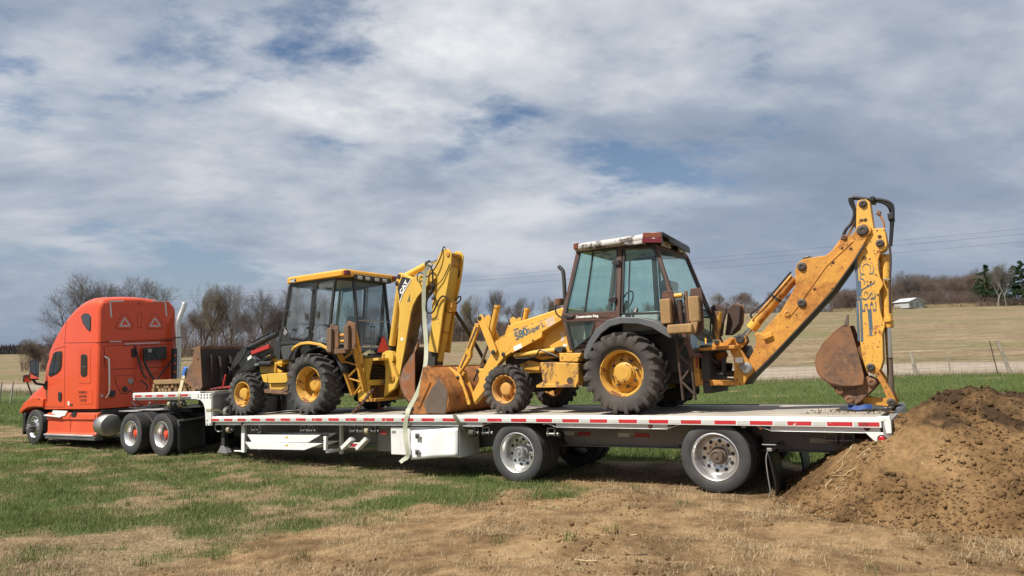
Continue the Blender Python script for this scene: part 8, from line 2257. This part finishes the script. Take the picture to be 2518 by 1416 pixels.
def build_timber():
    r = random.Random(8); z = UZ + .003; h = .092
    def piece(x0, x1, y0, y1, z0, z1, label, grp):
        o = solo(MB().box(-(x1 - x0) / 2, (x1 - x0) / 2, -(y1 - y0) / 2, (y1 - y0) / 2, 0, z1 - z0), 'timber', M['timber'], label, 'timber', grp, .004)
        o.matrix_world = RIG @ Matrix.Translation(((x0 + x1) / 2, (y0 + y1) / 2, z0)) @ Matrix.Rotation(r.uniform(-.015, .015), 4, 'Z')
    for row in range(2):
        n = 15
        for k in range(n):
            x = -5.20 + k * .108 + r.uniform(-.004, .004); yj = r.uniform(-.03, .03)
            piece(x, x + .098, .42 + yj, 1.45 + yj, z + row * (h + .002), z + row * (h + .002) + h, ('short timber lying crosswise in the bottom row of the stack behind the cab', 'short timber lying crosswise in the second row of the stack behind the cab')[row], 'timbers stacked on the upper deck')
    z2 = z + 2 * (h + .002)
    for k in range(6):
        y = .36 + k * .18
        piece(-5.18 + r.uniform(-.02, .02), -3.62 + r.uniform(-.05, .05), y, y + .15, z2, z2 + .11, 'nearest long timber on top of the timber stack' if k == 0 else 'long timber on top of the stack behind the cab, beyond the nearest one', 'timbers stacked on the upper deck')
    for k in range(3):
        piece(-5.40, -5.30, .40 + .02 * k, 1.5, z + k * (h + .012), z + k * (h + .012) + h, ('lowest', 'middle', 'topmost')[k] + ' of the loose timbers at the left end of the stack', 'timbers stacked on the upper deck')


build_timber()
# ------------------------------------------------------------------ grass, straw, weeds
def blades(name, x, y, h, w, lean, az, mat, label, cat, curl=.5):
    n = len(x); z = terrain(x, y) - .006; b = np.stack([x, y, z], 1)
    dr = np.stack([np.cos(az), np.sin(az), np.zeros(n)], 1); sd = np.stack([-np.sin(az), np.cos(az), np.zeros(n)], 1); up = np.array([[0, 0, 1.]])
    m = b + up * (h * np.cos(lean * .6))[:, None] * .55 + dr * (h * np.sin(lean * .6))[:, None] * .55
    t = m + up * (h * np.cos(lean))[:, None] * .5 + dr * (h * np.sin(lean))[:, None] * .5
    ww = sd * w[:, None]
    co = np.stack([b - ww, b + ww, m + ww * .7, m - ww * .7, t], 1).reshape(-1, 3)
    k = (np.arange(n) * 5)[:, None]; f = np.concatenate([k + np.array([[0, 1, 2]]), k + np.array([[0, 2, 3]]), k + np.array([[3, 2, 4]])])
    o = bpy.data.objects.new(name, np_mesh(name, co, f, mat, False)); COL.objects.link(o)
    return tag(o, label, cat, kind='stuff')


def leaf_mat(name, cols, sc=.9, trans=.25):
    m = bpy.data.materials.new(name); m.use_nodes = True; t = m.node_tree; t.nodes.clear(); L = t.links.new
    out = _n(t, 'ShaderNodeOutputMaterial'); g = _n(t, 'ShaderNodeNewGeometry')
    n = _n(t, 'ShaderNodeTexNoise', i_Scale=sc, i_Detail=3.0, i_Roughness=.8); L(g.outputs['Position'], n.inputs['Vector'])
    n2 = _n(t, 'ShaderNodeTexNoise', i_Scale=sc * 40, i_Detail=1.0); L(g.outputs['Position'], n2.inputs['Vector'])
    a = _n(t, 'ShaderNodeMath', operation='MULTIPLY_ADD', i_1=.6, i_2=.2); L(n.outputs['Fac'], a.inputs[0])
    s = _n(t, 'ShaderNodeMath', operation='MULTIPLY_ADD', i_1=.9); L(n2.outputs['Fac'], s.inputs[0])
    sb = _n(t, 'ShaderNodeMath', operation='SUBTRACT', i_1=.45); L(a.outputs[0], sb.inputs[0]); L(sb.outputs[0], s.inputs[2])
    r = _ramp(t, cols); L(s.outputs[0], r.inputs[0])
    d = _n(t, 'ShaderNodeBsdfDiffuse'); L(r.outputs[0], d.inputs[0]); tr = _n(t, 'ShaderNodeBsdfTranslucent'); L(r.outputs[0], tr.inputs[0])
    mx = _n(t, 'ShaderNodeMixShader', i_0=trans); L(d.outputs[0], mx.inputs[1]); L(tr.outputs[0], mx.inputs[2]); L(mx.outputs[0], out.inputs[0]); return m


M['grass'] = leaf_mat('grass_blades', [(.2, (.068, .090, .027)), (.5, (.125, .158, .052)), (.8, (.22, .235, .10))])
M['straw'] = leaf_mat('straw_blades', [(.2, (.17, .122, .070)), (.5, (.36, .275, .165)), (.8, (.56, .46, .30))])
M['weed'] = leaf_mat('weed_stems', [(.2, (.16, .12, .08)), (.5, (.30, .24, .16)), (.8, (.44, .37, .25))])


def scatter(n, d0, d1, rng, p=1.0, ang=(-.86, .86)):
    """random spots in the wedge before the viewer, evenly spread over the ground"""
    u = rng.uniform(ang[0], ang[1], n); d = np.sqrt(rng.uniform(d0 * d0, d1 * d1, n)); return d * u, d


def clear(x, y):
    """False on the heap and where the wheels stand"""
    xr, yr = rig_xy(x, y); h = heap_h(xr, yr); ok = ~((h > .0) & (xr > 9) & (yr < 4.4))
    for wx, wy in ((5.49, .33), (8.6, .33), (-5.78, .4), (-4.45, .4), (-11.05, .3)):
        ok &= ~((np.abs(xr - wx) < .22) & (yr > wy - .36) & (yr < wy + .4))
    return ok


def build_grass():
    rng = np.random.default_rng(17)
    G = [[], [], [], [], []]; S = [[], [], [], [], []]
    for d0, d1, n, k in ((5.2, 10, 150000, 1.0), (10, 16, 170000, 1.15), (16, 30, 170000, 1.7), (30, 55, 120000, 2.6)):
        x, y = scatter(n, d0, d1, rng); ok = clear(x, y); x, y = x[ok], y[ok]; g = greenness(x, y); xr, yr = rig_xy(x, y)
        keep = rng.random(len(x)) < np.clip((g - .32) * 2.2, 0, 1); a, b = x[keep], y[keep]; m = len(a); gg = g[keep]; back = yr[keep] > 2.9
        h = (.022 + .055 * rng.random(m) ** 1.5 * (.5 + gg)) * np.where(back, 1.7, 1.0) * (1 + .15 * k)
        for L_, v in zip(G, (a, b, h, (.0016 + .0012 * rng.random(m)) * k * 1.25, np.clip(rng.normal(.55, .35, m), 0, 1.4))): L_.append(v)
        keep = rng.random(len(x)) < np.clip(1.0 - g * .75, .25, 1) * np.clip(1.0 - .72 * np.clip((xr - 4.5) / 2.5, 0, 1) * (yr < 2.5) * (fbm(x * .9, y * .9, 61, 3) < .52), .06, 1)
        keep &= (yr < 3.2) | (rng.random(len(x)) < .25)
        keep &= rng.random(len(x)) < np.clip((fbm(x * 1.3, y * 1.6, 65, 4, .6) - .36) * 5, .08, 1)
        a, b = x[keep], y[keep]; m = len(a)
        for L_, v in zip(S, (a, b, (.02 + .075 * rng.random(m) ** 1.8) * (1 + .12 * k), (.0014 + .0012 * rng.random(m)) * k * 1.2, np.clip(rng.normal(1.15, .42, m), .1, 1.65))): L_.append(v)
    for D, nm, mt, lab, cat in ((G, 'grass', 'grass', 'short green grass growing in patches around the rig', 'grass'), (S, 'dry_grass', 'straw', 'dead straw-coloured grass lying over the ground', 'dry grass')):
        x, y, h, w, ln = (np.concatenate(v) for v in D); blades(nm, x, y, h, w, ln, rng.uniform(0, 2 * PI, len(x)), M[mt], lab, cat)
    # taller green tufts
    X = []; Y = []; 
    cx, cy = scatter(1500, 5.2, 22, rng); g = greenness(cx, cy); ok = clear(cx, cy) & (g > .45) & (rng.random(len(cx)) < .5); cx, cy = cx[ok], cy[ok]
    ex = np.array([(1390, 1283), (1225, 1298), (1665, 1226), (1560, 1185), (1500, 1282), (1400, 1308), (900, 1240), (760, 1310), (560, 1300), (230, 1380), (450, 1390)])
    wx = []; wy = []
    for px, py in ex:
        d_ = CAM_H / max((py - 868) / FPX, .01) * 1.02; wx.append((px - 1259) / FPX * d_); wy.append(d_)
    cx = np.concatenate([cx, wx]); cy = np.concatenate([cy, wy]); n = 34
    tx = (cx[:, None] + rng.normal(0, .05, (len(cx), n))).ravel(); ty = (cy[:, None] + rng.normal(0, .05, (len(cx), n))).ravel()
    m = len(tx); blades('grass_tufts', tx, ty, .05 + .10 * rng.random(m), .0022 + .0018 * rng.random(m), np.clip(rng.normal(.6, .35, m), 0, 1.4), rng.uniform(0, 2 * PI, m), M['grass'], 'taller tufts of green grass in the foreground', 'grass')
    # pale weeds along the fence and the road edge
    n = 26000; x = rng.uniform(-60, 75, n); y = road_y(x) - rng.uniform(3.4, 8.5, n); m = n
    blades('dry_weeds', x, y, .15 + .45 * rng.random(n) ** 2, .006 + .006 * rng.random(n), np.clip(rng.normal(.35, .25, n), 0, 1.2), rng.uniform(0, 2 * PI, n), M['weed'], 'pale dry weeds along the fence and the gravel road', 'weeds')
    n = 5000; x = rng.uniform(0, 100, n); px = 2050 + (2560 - 2050) * rng.random(n); d = 183 + 4 * rng.random(n); x = (px - 1259) / FPX * d
    blades('tall_dry_grass', x, d, .5 + .7 * rng.random(n), .03 + .03 * rng.random(n), np.clip(rng.normal(.3, .2, n), 0, 1), rng.uniform(0, 2 * PI, n), M['straw'], 'tall pale grass along the far edge of the field', 'dry grass')
    # clods and crumbs on the bare soil
    n = 16000; x, y = scatter(n, 5.0, 13, rng, ang=(-.5, .86)); xr, yr = rig_xy(x, y); ok = clear(x, y) & (yr < 2) & (rng.random(n) < np.clip((xr - 3) / 4, .08, 1)) & (fbm(x * 1.2, y * 1.2, 83, 3) > .52); x, y = x[ok], y[ok]; s = .003 + .010 * rng.random(len(x)) ** 2 + .022 * rng.random(len(x)) ** 9
    co, fs = lumps(np.stack([x, y, terrain(x, y) + s * .3], 1), s, rng); o = bpy.data.objects.new('soil_crumbs', np_mesh('soil_crumbs', co, fs, M['soil'])); COL.objects.link(o); tag(o, 'small crumbs of soil scattered over the trampled ground', 'soil', kind='stuff')
    # a few sticks
    for k, (px, py, L_, a, lab) in enumerate(((1515, 1292, .40, -.5, 'longest dry stick on the bare soil in front of the rear wheels'), (1435, 1370, .26, -.75, 'dry stick near the bottom edge of the photo'), (1555, 1348, .25, .5, 'dark crooked stick right of the other two sticks'))):
        d_ = CAM_H / ((py - 868) / FPX) * 1.02; x0, y0 = (px - 1259) / FPX * d_, d_; pts = []
        for j in range(5):
            t = j / 4 - .5; xx, yy = x0 + L_ * t * math.cos(a), y0 + L_ * t * math.sin(a) + .02 * math.sin(j * 2.1); pts.append((xx, yy, float(terrain(np.array(xx), np.array(yy))) + .012))
        me = MB().tube(spline(pts, 3), .0065, 6).mesh('stick', sharp=None); me.materials.append(M['straw_pale'] if k < 2 else M['rust_dark']); o = bpy.data.objects.new('stick', me); COL.objects.link(o); tag(o, lab, 'stick', 'sticks on the bare soil')


build_grass()
